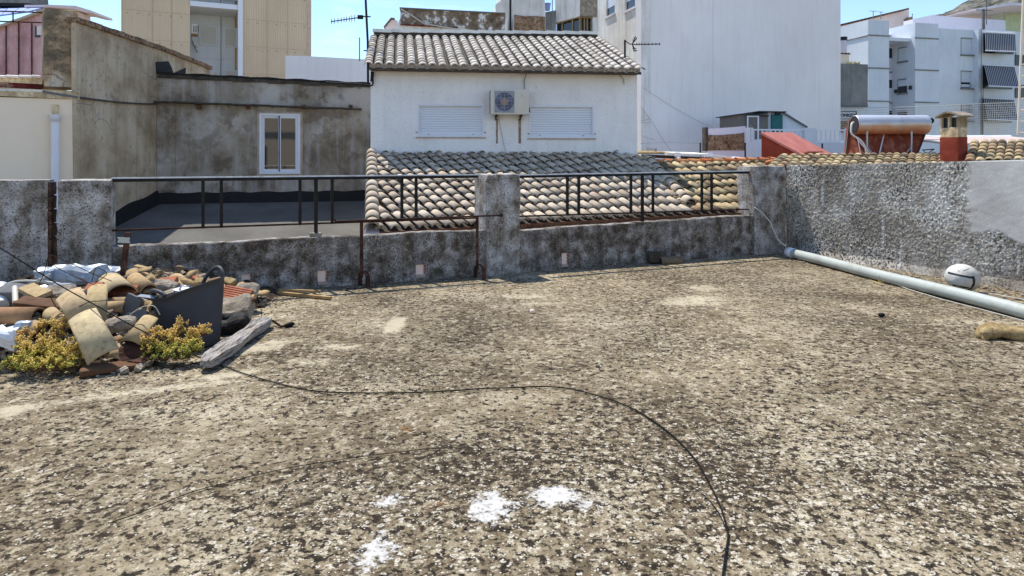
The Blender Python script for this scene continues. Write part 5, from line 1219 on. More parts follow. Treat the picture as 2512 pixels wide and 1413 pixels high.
for px, y0, y1 in ((1828, 350, 390), (2011+6, 352, 385), (1718, 350, 374)):
    g = MB(); g.tube([P(px, y1+10, 16.4), P(px, y0, 16.4)], .02, 6); tag(build(g, 'post', M['black_metal']), {1828: 'thin dark post at the left end of the white rooftop parapet', 2017: 'thin dark post right of the red stair hood', 1718: 'thin dark post left of the bare patch on the white parapet'}[px], 'post')
wire([P(1842, 305, 16.9), P(1842, 348, 16.9)], .012, 'short dark cable down the white parapet above its bare patch', 'grey_wire')
# sheds behind the parapet
WY = Wall((P(1808, 340, 19).x, 19.0), (1, .1))
sh = thing('garden_shed', 'small grey shed with a white framed door behind the white parapet', 'shed', WY.pt(1, .5, 1))
g = MB(); g.wpoly(WY, [(1808, 340), (1884, 340), (1884, 283), (1808, 280)], 1.2); build(g, 'wall', M['shed'], sh)
g = MB(); g.wpoly(WY, [(1805, 280), (1830, 277), (1887, 283), (1887, 285.5), (1830, 280.5), (1805, 282.5)], 1.4, -.1); build(g, 'roof', M['frame_dark'], sh)
g = MB(); g.wpoly(WY, [(1833, 340), (1862, 340), (1862, 284), (1833, 284)], .03, -.04); d_ = build(g, 'door', M['shed'], sh)
g = MB()
for px in (1833, 1859): g.wpoly(WY, [(px, 340), (px+3, 340), (px+3, 284), (px, 284)], .03, -.075)
g.wpoly(WY, [(1836, 287), (1859, 287), (1859, 284), (1836, 284)], .03, -.075); build(g, 'door_frame', M['pvc_white'], d_)
WZ = Wall((P(1885, 340, 19.3).x, 19.3), (1, .1))
tdh = thing('stair_house', 'white stair house with a teal door behind the railed parapet', 'stair house', WZ.pt(1, .5, 1))
g = MB(); g.wpoly(WZ, [(1884.5, 340), (1985, 340), (1985, 316), (1929, 276), (1884.5, 275)], 1.0); build(g, 'wall', M['aqua_white'], tdh)
g = MB(); g.wpoly(WZ, [(1862, 272), (1929, 273), (1929, 276), (1862, 274.5)], 1.2, -.15); build(g, 'roof', M['frame_dark'], tdh)
g = MB(); g.wpoly(WZ, [(1893, 340), (1920, 340), (1920, 281), (1893, 281)], .04, -.05); build(g, 'door', M['teal'], tdh)
g = MB(); g.tube([WZ.at(1922, 277, -.06), WZ.at(1980, 312, -.06)], .03, 6); build(g, 'handrail', M['slate'], tdh)
g = MB(); g.obox(WZ.at(1908, 278, -.12), Vector((1,0,0)), Vector((0,1,0)), Vector((0,0,1)), .06, .06, .035); build(g, 'wall_lamp', M['black_metal'], tdh)

# solar collector, air conditioner and pipes low behind the orange ridge
Yc = 15.2
cl = thing('flat_collector', 'pale flat solar collector seen edge on behind the orange ridge tiles', 'solar collector', P(1700, 385, Yc))
def edge_slab(pix, Y0, Y1, dz, mat, name, par, th=.05):
    g = MB(); f = [P(x, y, Y0) for x, y in pix]; b = [P(x, y, Y0)+Vector((0, Y1-Y0, dz)) for x, y in pix]; n_ = len(f)
    for i in range(n_-1): g.box8([f[i]-Vector((0,0,th)), f[i+1]-Vector((0,0,th)), b[i+1]-Vector((0,0,th)), b[i]-Vector((0,0,th)), f[i], f[i+1], b[i+1], b[i]])
    return build(g, name, mat if not isinstance(mat, str) else M[mat], par)
edge_slab([(1565, 374), (1640, 373.5), (1660, 376)], Yc, Yc+1.4, .05, 'stone_yellow', 'old_panel', cl, .035)
edge_slab([(1635, 375), (1745, 378), (1835, 388), (1850, 389)], Yc-.2, Yc+1.2, .05, 'ridge_cap', 'panel', cl, .04)
g = MB(); f = [P(x, y, Yc+.3) for x, y in ((1590, 379), (1830, 391))]; g.box8([f[0]-Vector((0,0,.06)), f[1]-Vector((0,0,.06)), f[1]+Vector((0,.8,-.06)), f[0]+Vector((0,.8,-.06)), f[0], f[1], f[1]+Vector((0,.8,0)), f[0]+Vector((0,.8,0))]); build(g, 'underframe', M['mortar_dark'], cl)
for px, mt_ in ((1596, 'slate'), (1605, 'slate'), (1660, 'ac_white'), (1741, 'ac_white')):
    g = MB(); g.tube([P(px, 380, Yc), P(px, 412, Yc)], .02 if mt_ == 'slate' else .03, 6); build(g, 'leg', M[mt_], cl)
for px in (1662, 1741):
    g = MB(); g.obox(P(px, 379, Yc-.22), Vector((1,0,0)), Vector((0,1,0)), Vector((0,0,1)), .06, .03, .045); build(g, 'clamp', M['pvc_white'], cl)
ac2 = thing('air_conditioner', 'low white air conditioner with a red label under the flat collector', 'air conditioner', P(1710, 412, Yc-.3))
g = MB(); g.obox(P(1712, 412, Yc-.1), Vector((1,0,0)), Vector((0,1,0)), Vector((0,0,1)), .40, .15, .16); build(g, 'casing', M['ac_white'], ac2)
g = MB(); c_ = P(1707, 412, Yc-.26); g.tube([c_, c_+Vector((0,.008,0))], .125, 24); build(g, 'fan_grille', M['mortar_dark'], ac2)
g = MB(); g.obox(P(1724, 401, Yc-.26), Vector((1,0,0)), Vector((0,1,0)), Vector((0,0,1)), .042, .004, .028); build(g, 'red_label', plain('red_label', S(190,40,44), .5), ac2)
g = MB(); g.tube(curve([P(1732, 404, Yc-.4), P(1780, 404, Yc-.4), P(1806, 402, Yc-.4), P(1818, 396, Yc-.4), P(1812, 390, Yc-.35), P(1795, 390, Yc-.3)], 5), .045, 10); tag(build(g, 'white_pipe', M['pvc_white']), 'white insulated pipe bending back under the right end of the flat collector', 'pipe')
g = MB(); g.tube(curve([P(1666, 414, Yc-.4), P(1668, 406, Yc-.4), P(1678, 403, Yc-.4), P(1688, 408, Yc-.4), P(1692, 416, Yc-.4)], 5), .022, 8); g.tube(curve([P(1660, 400, Yc-.4), P(1663, 388, Yc-.4), P(1668, 388, Yc-.4), P(1673, 395, Yc-.4), P(1684, 402, Yc-.4)], 5), .018, 8); tag(build(g, 'white_hose', M['pvc_white']), 'looping white hose left of the low air conditioner', 'hose')
g = MB(); g.obox(P(1618, 410, Yc-.5)-Vector((0,0,.0)), Vector((1,.1,0)).normalized(), Vector((-.1,1,0)).normalized(), Vector((0,0,1)), .30, .1, .12); tag(build(g, 'block_wall', M['cream_old']), 'short stained block wall under the left end of the flat collector', 'wall')
g = MB(); g.wpoly(Wall((3.6, 16.3), (1, .08)), [(1565, 440), (1835, 440), (1835, 392), (1565, 398)], .2); tag(build(g, 'roof_parapet', M['pinkish']), 'low pinkish parapet behind the flat collector', 'parapet')
g = MB(); g.tube([P(1609, 374, 15.6), P(1609, 364, 15.6)], .012, 6)
for y in (365, 367, 370): g.tube([P(1585, y-1.5, 15.6), P(1612, y+.6, 15.6)], .005, 4)
tag(build(g, 'small_aerial', M['grey_wire']), 'tiny aerial standing on the left end of the flat collector', 'antenna')
for (a, b, lab) in (((1572, 297), (1594, 291), 'upper thin white rod rising from the lower left edge of the blank white wall'), ((1572, 301), (1596, 301), 'level thin white rod at the lower left edge of the blank white wall'), ((1576, 333), (1608, 344), 'lowest thin rod slanting down before the blank white wall')):
    g = MB(); g.tube([P(a[0], a[1], 18.6), P(b[0], b[1], 18.6)], .008, 5); tag(build(g, 'wall_rod', M['white_cable']), lab, 'rod')

# red stair hood
Yr = 14.6
rh = thing('red_hood', 'brick red waterproofed stair hood with a sloping top tinted as sunlit beyond the corner pillar', 'stair hood', P(1930, 405, Yr))
g = MB(); q_ = [P(1868, 420, Yr), P(1980, 420, Yr), P(1975, 385, Yr), P(1868, 328, Yr)]; g.prism(q_, (1.1, 1.18, 0)); build(g, 'body', M['red_paint'], rh)
g = MB(); a, b = P(1866, 324, Yr-.04), P(1976, 383, Yr-.04); c_ = Vector((1.18, 1.25, .04)); g.prism([a, b, b+c_, a+c_], (0,0,-.05)); build(g, 'sloping_top', M['red_top'], rh)
rc = thing('red_vent_cap', 'small red flat topped vent in front of the sloping red hood', 'vent', P(1990, 384, 13.6))
g = MB(); g.obox(P(1990, 379, 13.6), Vector((1,0,0)), Vector((0,1,0)), Vector((0,0,1)), .11, .1, .06); build(g, 'body', M['red_paint'], rc)
g = MB(); g.obox(P(1990, 372.5, 13.6), Vector((1,.1,0)).normalized(), Vector((-.1,1,0)).normalized(), Vector((0,0,1)), .165, .14, .012); build(g, 'cap', M['red_top'], rc)
g = MB(); g.tube([P(2010, 379, 13.2), P(2080, 381, 13.2), P(2150, 380, 13.2)], .01, 5); tag(build(g, 'cable', M['black_metal']), 'thin black cable along the top of the far yellow roof left of the water heater', 'cable')

# ------------------------------------------------------------------ far yellow roof behind the right wall
def field(par, c00, c10, c01, c11, ncol, nrow, mat, seed, tr=.078, wild=1.0):
    """c00-c10: eave left-right, c01-c11: ridge left-right; columns run from ridge to eave"""
    r_ = random.Random(seed); g = MB(); gc = MB()
    for i in range(ncol):
        for kind in (0, 1):
            u = (i+.5*kind)/ncol; e = c00.lerp(c10, u); t_ = c01.lerp(c11, u); ax = t_-e; up_ = (c10-c00).cross(ax).normalized()
            for j in range(nrow):
                jt = r_.uniform(-.01, .01)*wild; sd_ = (c10-c00).normalized()*r_.uniform(-.012, .012)*wild
                if kind == 0: g.tile(e+ax*min(1.03, (j+1.25)/nrow)+up_*.015+sd_, e+ax*((j+r_.uniform(-.06,.06)*wild)/nrow)+up_*(.036+jt)+sd_, up_, tr*.98, tr*1.1, .015, r_.random(), 8, 64)
                else: gc.tile(e+ax*min(1.0, (j+1.25)/nrow)+up_*.015, e+ax*(j/nrow)+up_*.02, -up_, tr*.8, tr*.72, .012, r_.random(), 5, 75)
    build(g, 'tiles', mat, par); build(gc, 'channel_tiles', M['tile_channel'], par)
    n3 = (c10-c00).cross(c01-c00).normalized(); g = MB(); g.prism([c00-n3*.02, c10-n3*.02, c11-n3*.02, c01-n3*.02], -n3*.06); build(g, 'bed', M['mortar_dark'], par)
fr = thing('tiled_roof', 'long mossy yellow tiled roof seen over the right wall under the water heater', 'roof', (8, 13.2, .8))
field(fr, P(1885, 420, 11.6), P(2405, 408, 13.0), P(1925, 386, 13.1), P(2395, 381, 14.6), 25, 5, M['tile_yellow'], 21)
fr2 = thing('tiled_roof', 'mossy yellow tiled roof right of the red chimney under the solar panels', 'roof', (10.4, 13, 1))
field(fr2, P(2378, 404, 12.0), P(2700, 396, 12.4), P(2392, 352, 13.6), P(2700, 349, 14.0), 14, 6, M['tile_yellow'], 22)
g = MB(); g.prism([P(1880, 470, 13.4), P(2700, 470, 14.6), P(2700, 384, 14.6), P(1935, 388, 13.4)], (0,.2,0)); tag(build(g, 'roof_gable', M['pinkish']), 'pale wall under the top edge of the far yellow roof', 'wall')
g = MB(); g.tube([P(1878, 401, 12.4), P(1893, 397, 12.4), P(1915, 399, 12.4), P(1935, 401, 12.6)], .045, 10); build(g, 'ridge_end', M['tile_orange'], fr)
wire([P(1890, 402, 12.2), P(1897, 394, 12.2), P(1908, 388, 12.4), P(1930, 386, 12.8)], .012, 'short white cable end by the left corner of the far yellow roof', 'white_cable', 'white_cable', 'cable')

# solar water heater
Ys = 14.4
hs = thing('solar_water_heater', 'solar water heater with a horizontal steel tank above rust red collectors', 'water heater', P(2165, 380, Ys))
a, b = P(2096, 306, Ys), P(2272, 306, Ys); rr = (329-282)/2/F*Ys
g = MB(); dx = Vector((1, 0, 0)); g.tube([a, a+dx*.004, a+dx*.02, b-dx*.02, b-dx*.004, b], [rr*.96, rr*.985, rr, rr, rr*.985, rr*.96], 40); build(g, 'tank', M['tank'], hs)
for p_, q_ in ((a-dx*.012, a-dx*.001), (b+dx*.001, b+dx*.012)): g = MB(); g.tube([p_, q_], rr*.9, 32); build(g, 'end_cap', M['frame_dark'], hs)
g = MB(); g.tube([a+dx*.9, a+dx*.91], rr+.003, 40); build(g, 'seam', M['steel'], hs)
tp = [P(2082, 296, Ys+.35), P(2282, 294, Ys+.35), P(2248, 382, Ys-.2), P(2073, 382, Ys-.2)]
for k_, (u0, u1) in enumerate(((0, .46), (.475, 1))):
    g = MB(); A_, B_ = tp[0].lerp(tp[1], u0), tp[0].lerp(tp[1], u1); C_, D_ = tp[3].lerp(tp[2], u1), tp[3].lerp(tp[2], u0); g.prism([A_, B_, C_, D_], (0,.06,.03)); build(g, 'collector', M['collector'], hs)
g = MB(); n_ = Vector((0, -.02, 0))
for p, q in ((tp[0], tp[3]), (tp[1], tp[2])): g.tube([p+n_, q+n_], .014, 6)
build(g, 'collector_frame', M['frame_dark'], hs)
g = MB(); g.tube([tp[0].lerp(tp[1], .467)+n_, tp[3].lerp(tp[2], .467)+n_], .014, 6); build(g, 'centre_strip', M['pvc_white'], hs)
for px in (2127, 2236):
    g = MB(); g.tube([P(px, 322, Ys-.25), P(px, 384, Ys-.25)], .02, 6); sg = 1 if px == 2127 else -1; g.tube([P(px, 360, Ys-.25), P(px+sg*18, 382, Ys-.28)], .014, 6); build(g, 'support', M['steel'], hs)
g = MB(); g.tube(curve([P(2094, 300, Ys-.1), P(2089, 305, Ys-.2), P(2088, 325, Ys-.25), P(2096, 334, Ys-.28), P(2110, 343, Ys-.3), P(2122, 360, Ys-.3), P(2126, 382, Ys-.3)], 5), .020, 8); build(g, 'flow_pipe', M['ac_white'], hs)
g = MB(); g.tube(curve([P(2100, 336, Ys-.32), P(2112, 352, Ys-.32), P(2130, 370, Ys-.32), P(2140, 382, Ys-.32)], 4), .009, 6); g.tube([P(2104, 340, Ys-.33), P(2112, 382, Ys-.33)], .008, 6); build(g, 'thin_pipes', M['pvc_white'], hs)
g = MB(); g.tube(curve([P(2274, 296, Ys), P(2284, 292, Ys-.05), P(2289, 294, Ys-.05), P(2287, 300, Ys-.05), P(2278, 302, Ys-.05)], 4), .022, 8); build(g, 'valve', M['tar'], hs)
g = MB(); g.tube([P(2262, 368, Ys+.2), P(2292, 366, Ys+.2)], .012, 5); g.tube([P(2266, 370, Ys+.2), P(2276, 382, Ys+.2)], .01, 5); g.tube([P(2290, 367, Ys+.2), P(2272, 380, Ys+.2)], .01, 5); build(g, 'floor_frame', M['rust'], hs)

# chimney
Yk = 12.6
N_c = P(2350, 385, 12.6); L_c = P(2306, 385, 12.98); R_c = P(2373, 385, 12.66)
ck = thing('chimney', 'squat chimney painted red below with two dark vents under a curved cap', 'chimney', (N_c.x, 12.8, P(0, 400, 12.6).z))
zf = lambda py: P(0, py, 12.7).z
ul = Vector((L_c.x-N_c.x, L_c.y-N_c.y, 0)); ur = Vector((R_c.x-N_c.x, R_c.y-N_c.y, 0)); n0 = Vector((N_c.x, N_c.y, 0))
def cfp(g, a, b, c, d, za_, zb_, tint=.5):        # footprint in shares of the two visible faces
    q = [n0+ul*x+ur*y for x, y in ((a, c), (b, c), (b, d), (a, d))]
    g.box8([p+Vector((0,0,za_)) for p in q]+[p+Vector((0,0,zb_)) for p in q], tint)
cen = n0+(ul+ur)/2; Mck = Matrix(((ul.normalized().x, ur.normalized().x, 0, cen.x), (ul.normalized().y, ur.normalized().y, 0, cen.y), (0,0,1,0), (0,0,0,1)))
def cblk(a_, b_, mat_, nm, grow=0):
    g = MB(); Mx = Matrix.Translation((0,0,(zf(a_)+zf(b_))/2)) @ Mck; g.rock(Mx, ul.length/2+grow, ur.length/2+grow, (zf(b_)-zf(a_))/2, r=.1, n=8, amp=.012, fr=8, seed=a_); return build(g, nm, M[mat_], ck)
cblk(400, 336, 'red_paint', 'red_base', .006); cblk(337, 312, 'cream_old', 'shaft')
g = MB()
for a_, b_ in ((0, .08), (.46, .56), (.92, 1)): cfp(g, a_, b_, 0, 1, zf(313), zf(287))
cfp(g, 0, .08, .0, 1.0, zf(313), zf(287)-.002); build(g, 'vent_piers', M['cream_old'], ck)
g = MB(); cfp(g, .08, .92, .25, .9, zf(312), zf(288)); build(g, 'vent', M['glass_dark'], ck)
g = MB(); n_ = 9
for i in range(n_):
    s0, s1 = -.18+1.36*i/n_, -.18+1.36*(i+1)/n_; h0, h1 = .085*math.sin(math.pi*(s0+.18)/1.36), .085*math.sin(math.pi*(s1+.18)/1.36)
    q = [n0+ul*s0+ur*-.25, n0+ul*s1+ur*-.25, n0+ul*s1+ur*1.35, n0+ul*s0+ur*1.35]; hs_ = (h0, h1, h1, h0)
    g.box8([p+Vector((0,0,zf(288)+h)) for p, h in zip(q, hs_)]+[p+Vector((0,0,zf(288)+h+.03)) for p, h in zip(q, hs_)])
build(g, 'cap', M['stone'], ck)
q = P(2405, 384, 12.9); g = MB(); g.rock(Matrix.Translation((q.x, q.y, q.z-.03)), .2, .2, .11, r=.9, n=6, amp=.05, fr=5, seed=2); build(g, 'flaunching', M['red_paint'], ck)

# pv panels
pv = thing('solar_array', 'row of pale solar panels lying above the right yellow roof', 'solar panel', P(2450, 345, 15))
for i in range(4):
    a, b = P(2372+i*72+(-40 if i == 0 else 0), 352, 13.9), P(2372+(i+1)*72-3, 351, 13.9); up_ = Vector((-.55, 1.3, .18)); g = MB()
    g.prism([a, b, b+up_, a+up_], (0,0,-.03)); build(g, 'panel', plain('pale_panel_%d' % i, S(206,184,170), .4), pv)
    g = MB(); g.prism([a+up_+Vector((0,0,.002)), b+up_+Vector((.06,0,.002)), b+up_+Vector((.06,.05,.03)), a+up_+Vector((0,.05,.03))], (0,0,-.05)); build(g, 'panel_frame', M['pvc_white'], pv)

# ------------------------------------------------------------------ white apartment houses on the right, about thirty metres off
WA = Wall((15.65, 30.0), (.97, .24))
apt = thing('apartment_house', 'pale blue white stepped apartment house with striped awnings at the right', 'building', (19, 31, -8))
tb1, tb2, tb3 = WA.t(2130), WA.t(2181), WA.t(2245); tb4 = WA.t(2302); tb5 = WA.t(2405); tb6 = WA.t(2520)
dR = 1.35
z1_ = WA.z(2155, 50); z2_ = WA.z(2275, 57); z3_ = WA.z(2360, 68)
g = MB(); g.wbox(WA, 0, tb2, 0, 7, -8, z1_); build(g, 'wing', M['aqua_white'], apt, label='left projecting wing')
g = MB(); g.wbox(WA, tb2+.001, tb3-.001, dR, 6.9, -8, WA.z(2181, 68)); build(g, 'recess_wall', M['lilac_white'], apt)
g = MB(); g.wbox(WA, tb2+.002, tb3-.002, .25, dR, WA.z(2210, 98), WA.z(2210, 90)); build(g, 'recess_beam', M['aqua_white'], apt)
g = MB(); g.wbox(WA, tb3, tb4, 0, 7.1, -8, z2_); build(g, 'wing', M['aqua_white'], apt, label='middle projecting wing')
hls = [WA.rect(2358, 94, 2386, 134, .35), WA.rect(2358, 175, 2385, 216, .35), WA.rect(2358, 257, 2386, 297, .35)]
g = MB(); g.holewall(WA, tb4+.001, tb5, -8, z3_, 6, hls, o=.35); build(g, 'main_wall', M['aqua_white'], apt)
g = MB(); g.wbox(WA, tb5+.001, tb6, .1, 6, -8, WA.z(2440, 73)); build(g, 'balcony_bay', M['aqua_white'], apt)
for (a, b, px, ys, o) in ((-0.03, tb2+.06, 2155, (86, 166, 247), 0), (tb3-.03, tb4+.0, 2275, (93, 171, 250), 0)):
    for y in ys: z = WA.z(px, y); g = MB(); g.wbox(WA, a, b, -.04, .0, z-.05, z); build(g, 'string_course', M['concrete'], apt)
for y in (177, 252): z = WA.z(2215, y, dR); g = MB(); g.wbox(WA, tb2+.002, tb3-.002, dR-.05, dR-.002, z-.05, z); build(g, 'string_course', M['concrete'], apt)
# side faces carry the courses too
Wsd = Wall(WA.pt(0, 7).xy, (-WA.b.x, -WA.b.y))
for y in (86, 166): z = WA.z(2130, y); g = MB(); g.wbox(Wsd, 0, 7.02, -.04, -.001, z-.05, z); build(g, 'side_course', M['concrete'], apt)
# windows of the recess
def win(par, W, a, b, c, d, o, open_=0.0, mat='shutter_far', deep=.12):
    r4 = W.rect(a, b, c, d, o); w_ = MB(); w_.wbox(W, r4[0]-.06, r4[1]+.06, o-.06, o+.02, r4[2]-.07, r4[2]-.002); w_o = build(w_, 'window', M['concrete'], par)
    w_ = MB(); w_.wbox(W, r4[0]-.03, r4[0]-.001, o-.004, o+.01, r4[2], r4[3]+.03); w_.wbox(W, r4[0]-.001, r4[1], o-.004, o+.01, r4[3], r4[3]+.03); build(w_, 'reveal', M['slate'], w_o)
    zs_ = r4[2]+(r4[3]-r4[2])*open_
    if open_ < 1: w_ = MB(); w_.wbox(W, r4[0], r4[1], o+deep-.03, o+deep, zs_, r4[3]); build(w_, 'roller_shutter', M[mat], w_o)
    if open_ > 0: w_ = MB(); w_.wbox(W, r4[0], r4[1], o+deep+.002, o+deep+.02, r4[2], zs_); build(w_, 'pane', M['glass_dark'], w_o); 
    if 0 < open_ < 1: w_ = MB(); w_.wbox(W, r4[0]+.05, r4[1]-.05, o+deep-.025, o+deep-.01, r4[2]+.05, r4[2]+.1+.3*(zs_-r4[2])); build(w_, 'sash', M['pvc_white'], w_o)
    return w_o
win(apt, WA, 2358, 94, 2386, 134, .35, 0); win(apt, WA, 2358, 175, 2385, 216, .35, .36)
w3 = win(apt, WA, 2358, 257, 2386, 297, .35, 1.0)
r4 = WA.rect(2358, 257, 2386, 297, .35); g = MB()
for j in range(10): t = r4[0]+(r4[1]-r4[0])*(j+.5)/10; g.wbox(WA, t-.012, t+.012, .33, .345, r4[2], r4[3])
for j in range(3): z = r4[2]+(r4[3]-r4[2])*(j+.5)/3; g.wbox(WA, r4[0], r4[1], .318, .33, z-.012, z+.012)
build(g, 'grille', M['pvc_white'], w3)
for (a, b, c, d) in ((2182, 119, 2192, 143), (2182, 196, 2190, 216), (2182, 272, 2192, 282)):
    r4 = WA.rect(a, b, c, d, dR); g = MB(); g.wbox(WA, r4[0]-.1, r4[1]+.08, dR-.02, dR-.001, r4[2], r4[3]); wo = build(g, 'window', M['glass_dark'], apt)
    g = MB(); g.wbox(WA, r4[1]+.08, r4[1]+.12, dR-.04, dR-.001, r4[2]-.04, r4[3]+.04); build(g, 'frame', M['aqua_white'], wo)
Ws2 = Wall(WA.pt(tb3, dR).xy, (-WA.b.x, -WA.b.y))     # left side of the middle wing, seen in the recess
for (a, b, c, d, op) in ((2205, 118, 2226, 150, 0), (2204, 196, 2225, 228, .52), (2204, 275, 2225, 284, .9)):
    t0, t1 = Ws2.t(a), Ws2.t(c); zc, zd = Ws2.z((a+c)/2, d), Ws2.z((a+c)/2, b); g = MB(); g.wbox(Ws2, t0-.05, t1+.05, -.06, -.002, zc-.07, zc); wo = build(g, 'window', M['concrete'], apt)
    zs_ = zc+(zd-zc)*op; g = MB(); g.wbox(Ws2, t0, t1, -.03, -.002, zs_, zd); build(g, 'roller_shutter', M['shutter_far'], wo)
    g = MB(); g.wbox(Ws2, t0-.04, t0, -.02, -.001, zc, zd+.04); g.wbox(Ws2, t0, t1, -.04, -.031, zd, zd+.04); build(g, 'reveal', M['slate'], wo)
    if op: g = MB(); g.wbox(Ws2, t0, t1, -.022, -.002, zc, zs_-.001); build(g, 'pane', M['glass_dark'], wo)
for (a, b) in ((2197, 224), (2233, 215)): p_ = Ws2.at(a, b, -.04); g = MB(); g.obox(p_, Vector((1,0,0)), Vector((0,1,0)), Vector((0,0,1)), .05, .05, .08); build(g, 'vent', M['frame_dark'], apt)
# pipes
for px, y0 in ((2407, 70), (2411.5, 215), (2406, 255)):
    g = MB(); g.tube([WA.at(px, 340, -.05), WA.at(px, y0, -.05)], .016, 6); build(g, 'downpipe', M['slate'], apt)
g = MB(); g.wbox(WA, WA.t(2410), WA.t(2415), -.03, .03, WA.z(2412, 72), WA.z(2412, 22)); build(g, 'flue', M['slate'], apt)
g = MB(); g.tube([WA.at(2420, 60), WA.at(2420, 3)], .02, 5); g.tube([WA.at(2395, 24), WA.at(2434, 26)], .02, 5); build(g, 'aerial', M['slate'], apt)
# striped awnings
for n_, (x0_, x1_, y0_, y1_, sx, out) in enumerate(((2416, 2490, 79, 124, 2, .5), (2414, 2488, 159, 211, 12, .9), (2413, 2487, 240, 293, 10, .9))):
    aw = thing('awning', ('short blue and white striped awning highest on the apartment house', 'steep blue and white striped awning in the middle of the apartment house', 'lowest blue and white striped awning behind the wire mesh')[n_], 'awning', WA.at((x0_+x1_)/2, y1_, -.4), 'striped balcony awnings')
    g = MB(); N_ = 34; A_, B_ = WA.at(x0_, y0_, 0), WA.at(x1_, y0_+4, 0); C_, D_ = WA.at(x0_+sx, y1_, -out), WA.at(x1_+sx, y1_+3, -out)
    for i in range(N_):
        u, v = i/N_, (i+1)/N_; g.add([A_.lerp(B_, u), A_.lerp(B_, v), C_.lerp(D_, v), C_.lerp(D_, u)], [(0,1,2,3)], .2 if i % 2 else .8)
    build(g, 'canvas', M['awning'], aw)
    g = MB(); g.tube([C_, D_], .03, 6); build(g, 'front_bar', M['pvc_white'], aw)
    g = MB(); g.tube([A_, B_], .04, 6); build(g, 'roller', M['pvc_white'], aw)
    t0, t1 = WA.t(x0_), WA.t(x1_); zt, zb2_ = WA.z(2450, y0_+4), WA.z(2450, y1_+7)
    g = MB(); g.wbox(WA, t0+.02, t1-.02, .06, .098, zb2_, zt); build(g, 'balcony_opening', M['glass_dark'], apt)
for y0, y1 in ((134, 160), (208, 240)): g = MB(); g.wbox(WA, WA.t(2494), WA.t(2530), .06, .098, WA.z(2500, y1), WA.z(2500, y0)); build(g, 'window', M['glass_dark'], apt)
g = MB(); g.tube([WA.at(2465, 131, -.35), WA.at(2492, 128, -.4), WA.at(2492, 134, -.4)], .02, 5); build(g, 'awning_arm', M['slate'], apt)
# roofs and walls rising behind the apartments
Wq = Wall((16.0, 38.0), (.97, .24))
g = MB(); g.wpoly(Wq, [(2050, 62), (2230, 22), (2230, 60), (2232, 90), (2050, 100)], 1.0, 0); up1 = tag(build(g, 'rear_house', M['pinkish']), 'pale pink house with a sloping brown eave behind the left apartment wing', 'house')
g = MB(); g.wpoly(Wq, [(2050, 62), (2230, 19), (2230, 23), (2050, 67)], 1.6, -.4); build(g, 'eave', M['wood_dark'], up1)
g = MB()
for k_ in range(11): x = 2066+k_*8; y = 62-(x-2050)*.24; g.wpoly(Wq, [(x, y+1), (x+3, y+.4), (x+3, y+4), (x, y+4.5)], .3, -.45)
build(g, 'rafters', M['rust'], up1)
g = MB(); g.wpoly(Wq, [(2228, 45), (2238, 40), (2243, 60), (2228, 62)], .5, -.3); build(g, 'chimney', M['brick_old'], up1)
Wr = Wall((18.5, 33.5), (.97, .24))
g = MB(); g.wpoly(Wr, [(2240, 47), (2290, 36), (2296, 38), (2467, 50), (2467, 90), (2240, 90)], .6, 0); rp = tag(build(g, 'roof_parapet', M['lilac_white']), 'long lilac white roof parapet above the main apartment wall', 'parapet')
Wt = Wall((22.0, 37.0), (.97, .24))
g = MB(); g.wpoly(Wt, [(2320, 60), (2460, 60), (2460, 10), (2400, 23), (2320, 36)], 1, .5); rg_ = tag(build(g, 'rear_building', M['pinkish']), 'pinkish building under a thin canopy behind the lilac parapet', 'building')
g = MB(); g.wpoly(Wt, [(2318, 37), (2400, 22), (2430, 24), (2430, 26), (2400, 25), (2318, 39)], 1.5, -.2); build(g, 'tile_edge', M['terracotta'], rg_)
g = MB(); g.wpoly(Wt, [(2462, 110), (2700, 110), (2700, 20), (2462, 16)], 3, -.3); gb = tag(build(g, 'green_building', M['pale_green']), 'pale green building under a flat white canopy at the top right', 'building')
g = MB(); g.wpoly(Wt, [(2390, 22), (2485, 6), (2700, 16), (2700, 22), (2485, 13), (2395, 24)], 2.5, -2.0); build(g, 'canopy', M['lilac_white'], gb)
g = MB(); g.wpoly(Wt, [(2467, 100), (2700, 100), (2700, 36), (2467, 30)], .1, -.42); build(g, 'green_panel', plain('green_render', S(186,200,164), .8), gb)
for (x, y0, y1, w) in ((2142, 27, 47, 10), (2161, 29, 47, 7), (2238, 34, 46, 2)):
    g = MB(); g.tube([P(x, y1, 31.5), P(x, y0, 31.5)], .018, 5); g.tube([P(x-w, y0, 31.5), P(x+w, y0+1, 31.5)], .014, 5)
    tag(build(g, 'roof_aerial', M['grey_wire']), {2142: 'left one of two thin roof aerials above the left apartment wing', 2161: 'right one of two thin roof aerials above the left apartment wing', 2238: 'tiny aerial between the two apartment wings'}[x], 'antenna')
# concrete wall, sign, brick, little chimney and pot in the gap beside the big block
Wv = Wall((12.4, 26.0), (1, .1))
g = MB(); g.wpoly(Wv, [(2040, 262), (2129, 262), (2129, 158), (2040, 155)], 2.0); cw = tag(build(g, 'concrete_wall', M['concrete']), 'tall bare concrete wall between the white block and the apartments', 'wall')
g = MB(); g.wpoly(Wv, [(2040, 345), (2130, 345), (2130, 262), (2040, 262)], 1.0, .1); build(g, 'lower_wall', M['aqua_white'], cw)
g = MB(); g.wpoly(Wv, [(2040, 259), (2130, 259), (2130, 262), (2040, 262)], .2, -.08); build(g, 'ledge', M['slate'], cw)
sg = thing('wall_sign', 'small framed wall sign with dark brush lettering beside the white block', 'sign', Wv.at(2082, 292, 0))
g = MB(); g.wpoly(Wv, [(2056, 274), (2101, 274), (2101, 291), (2056, 291)], .03, .05); build(g, 'board', M['aqua_white'], sg)
g = MB()
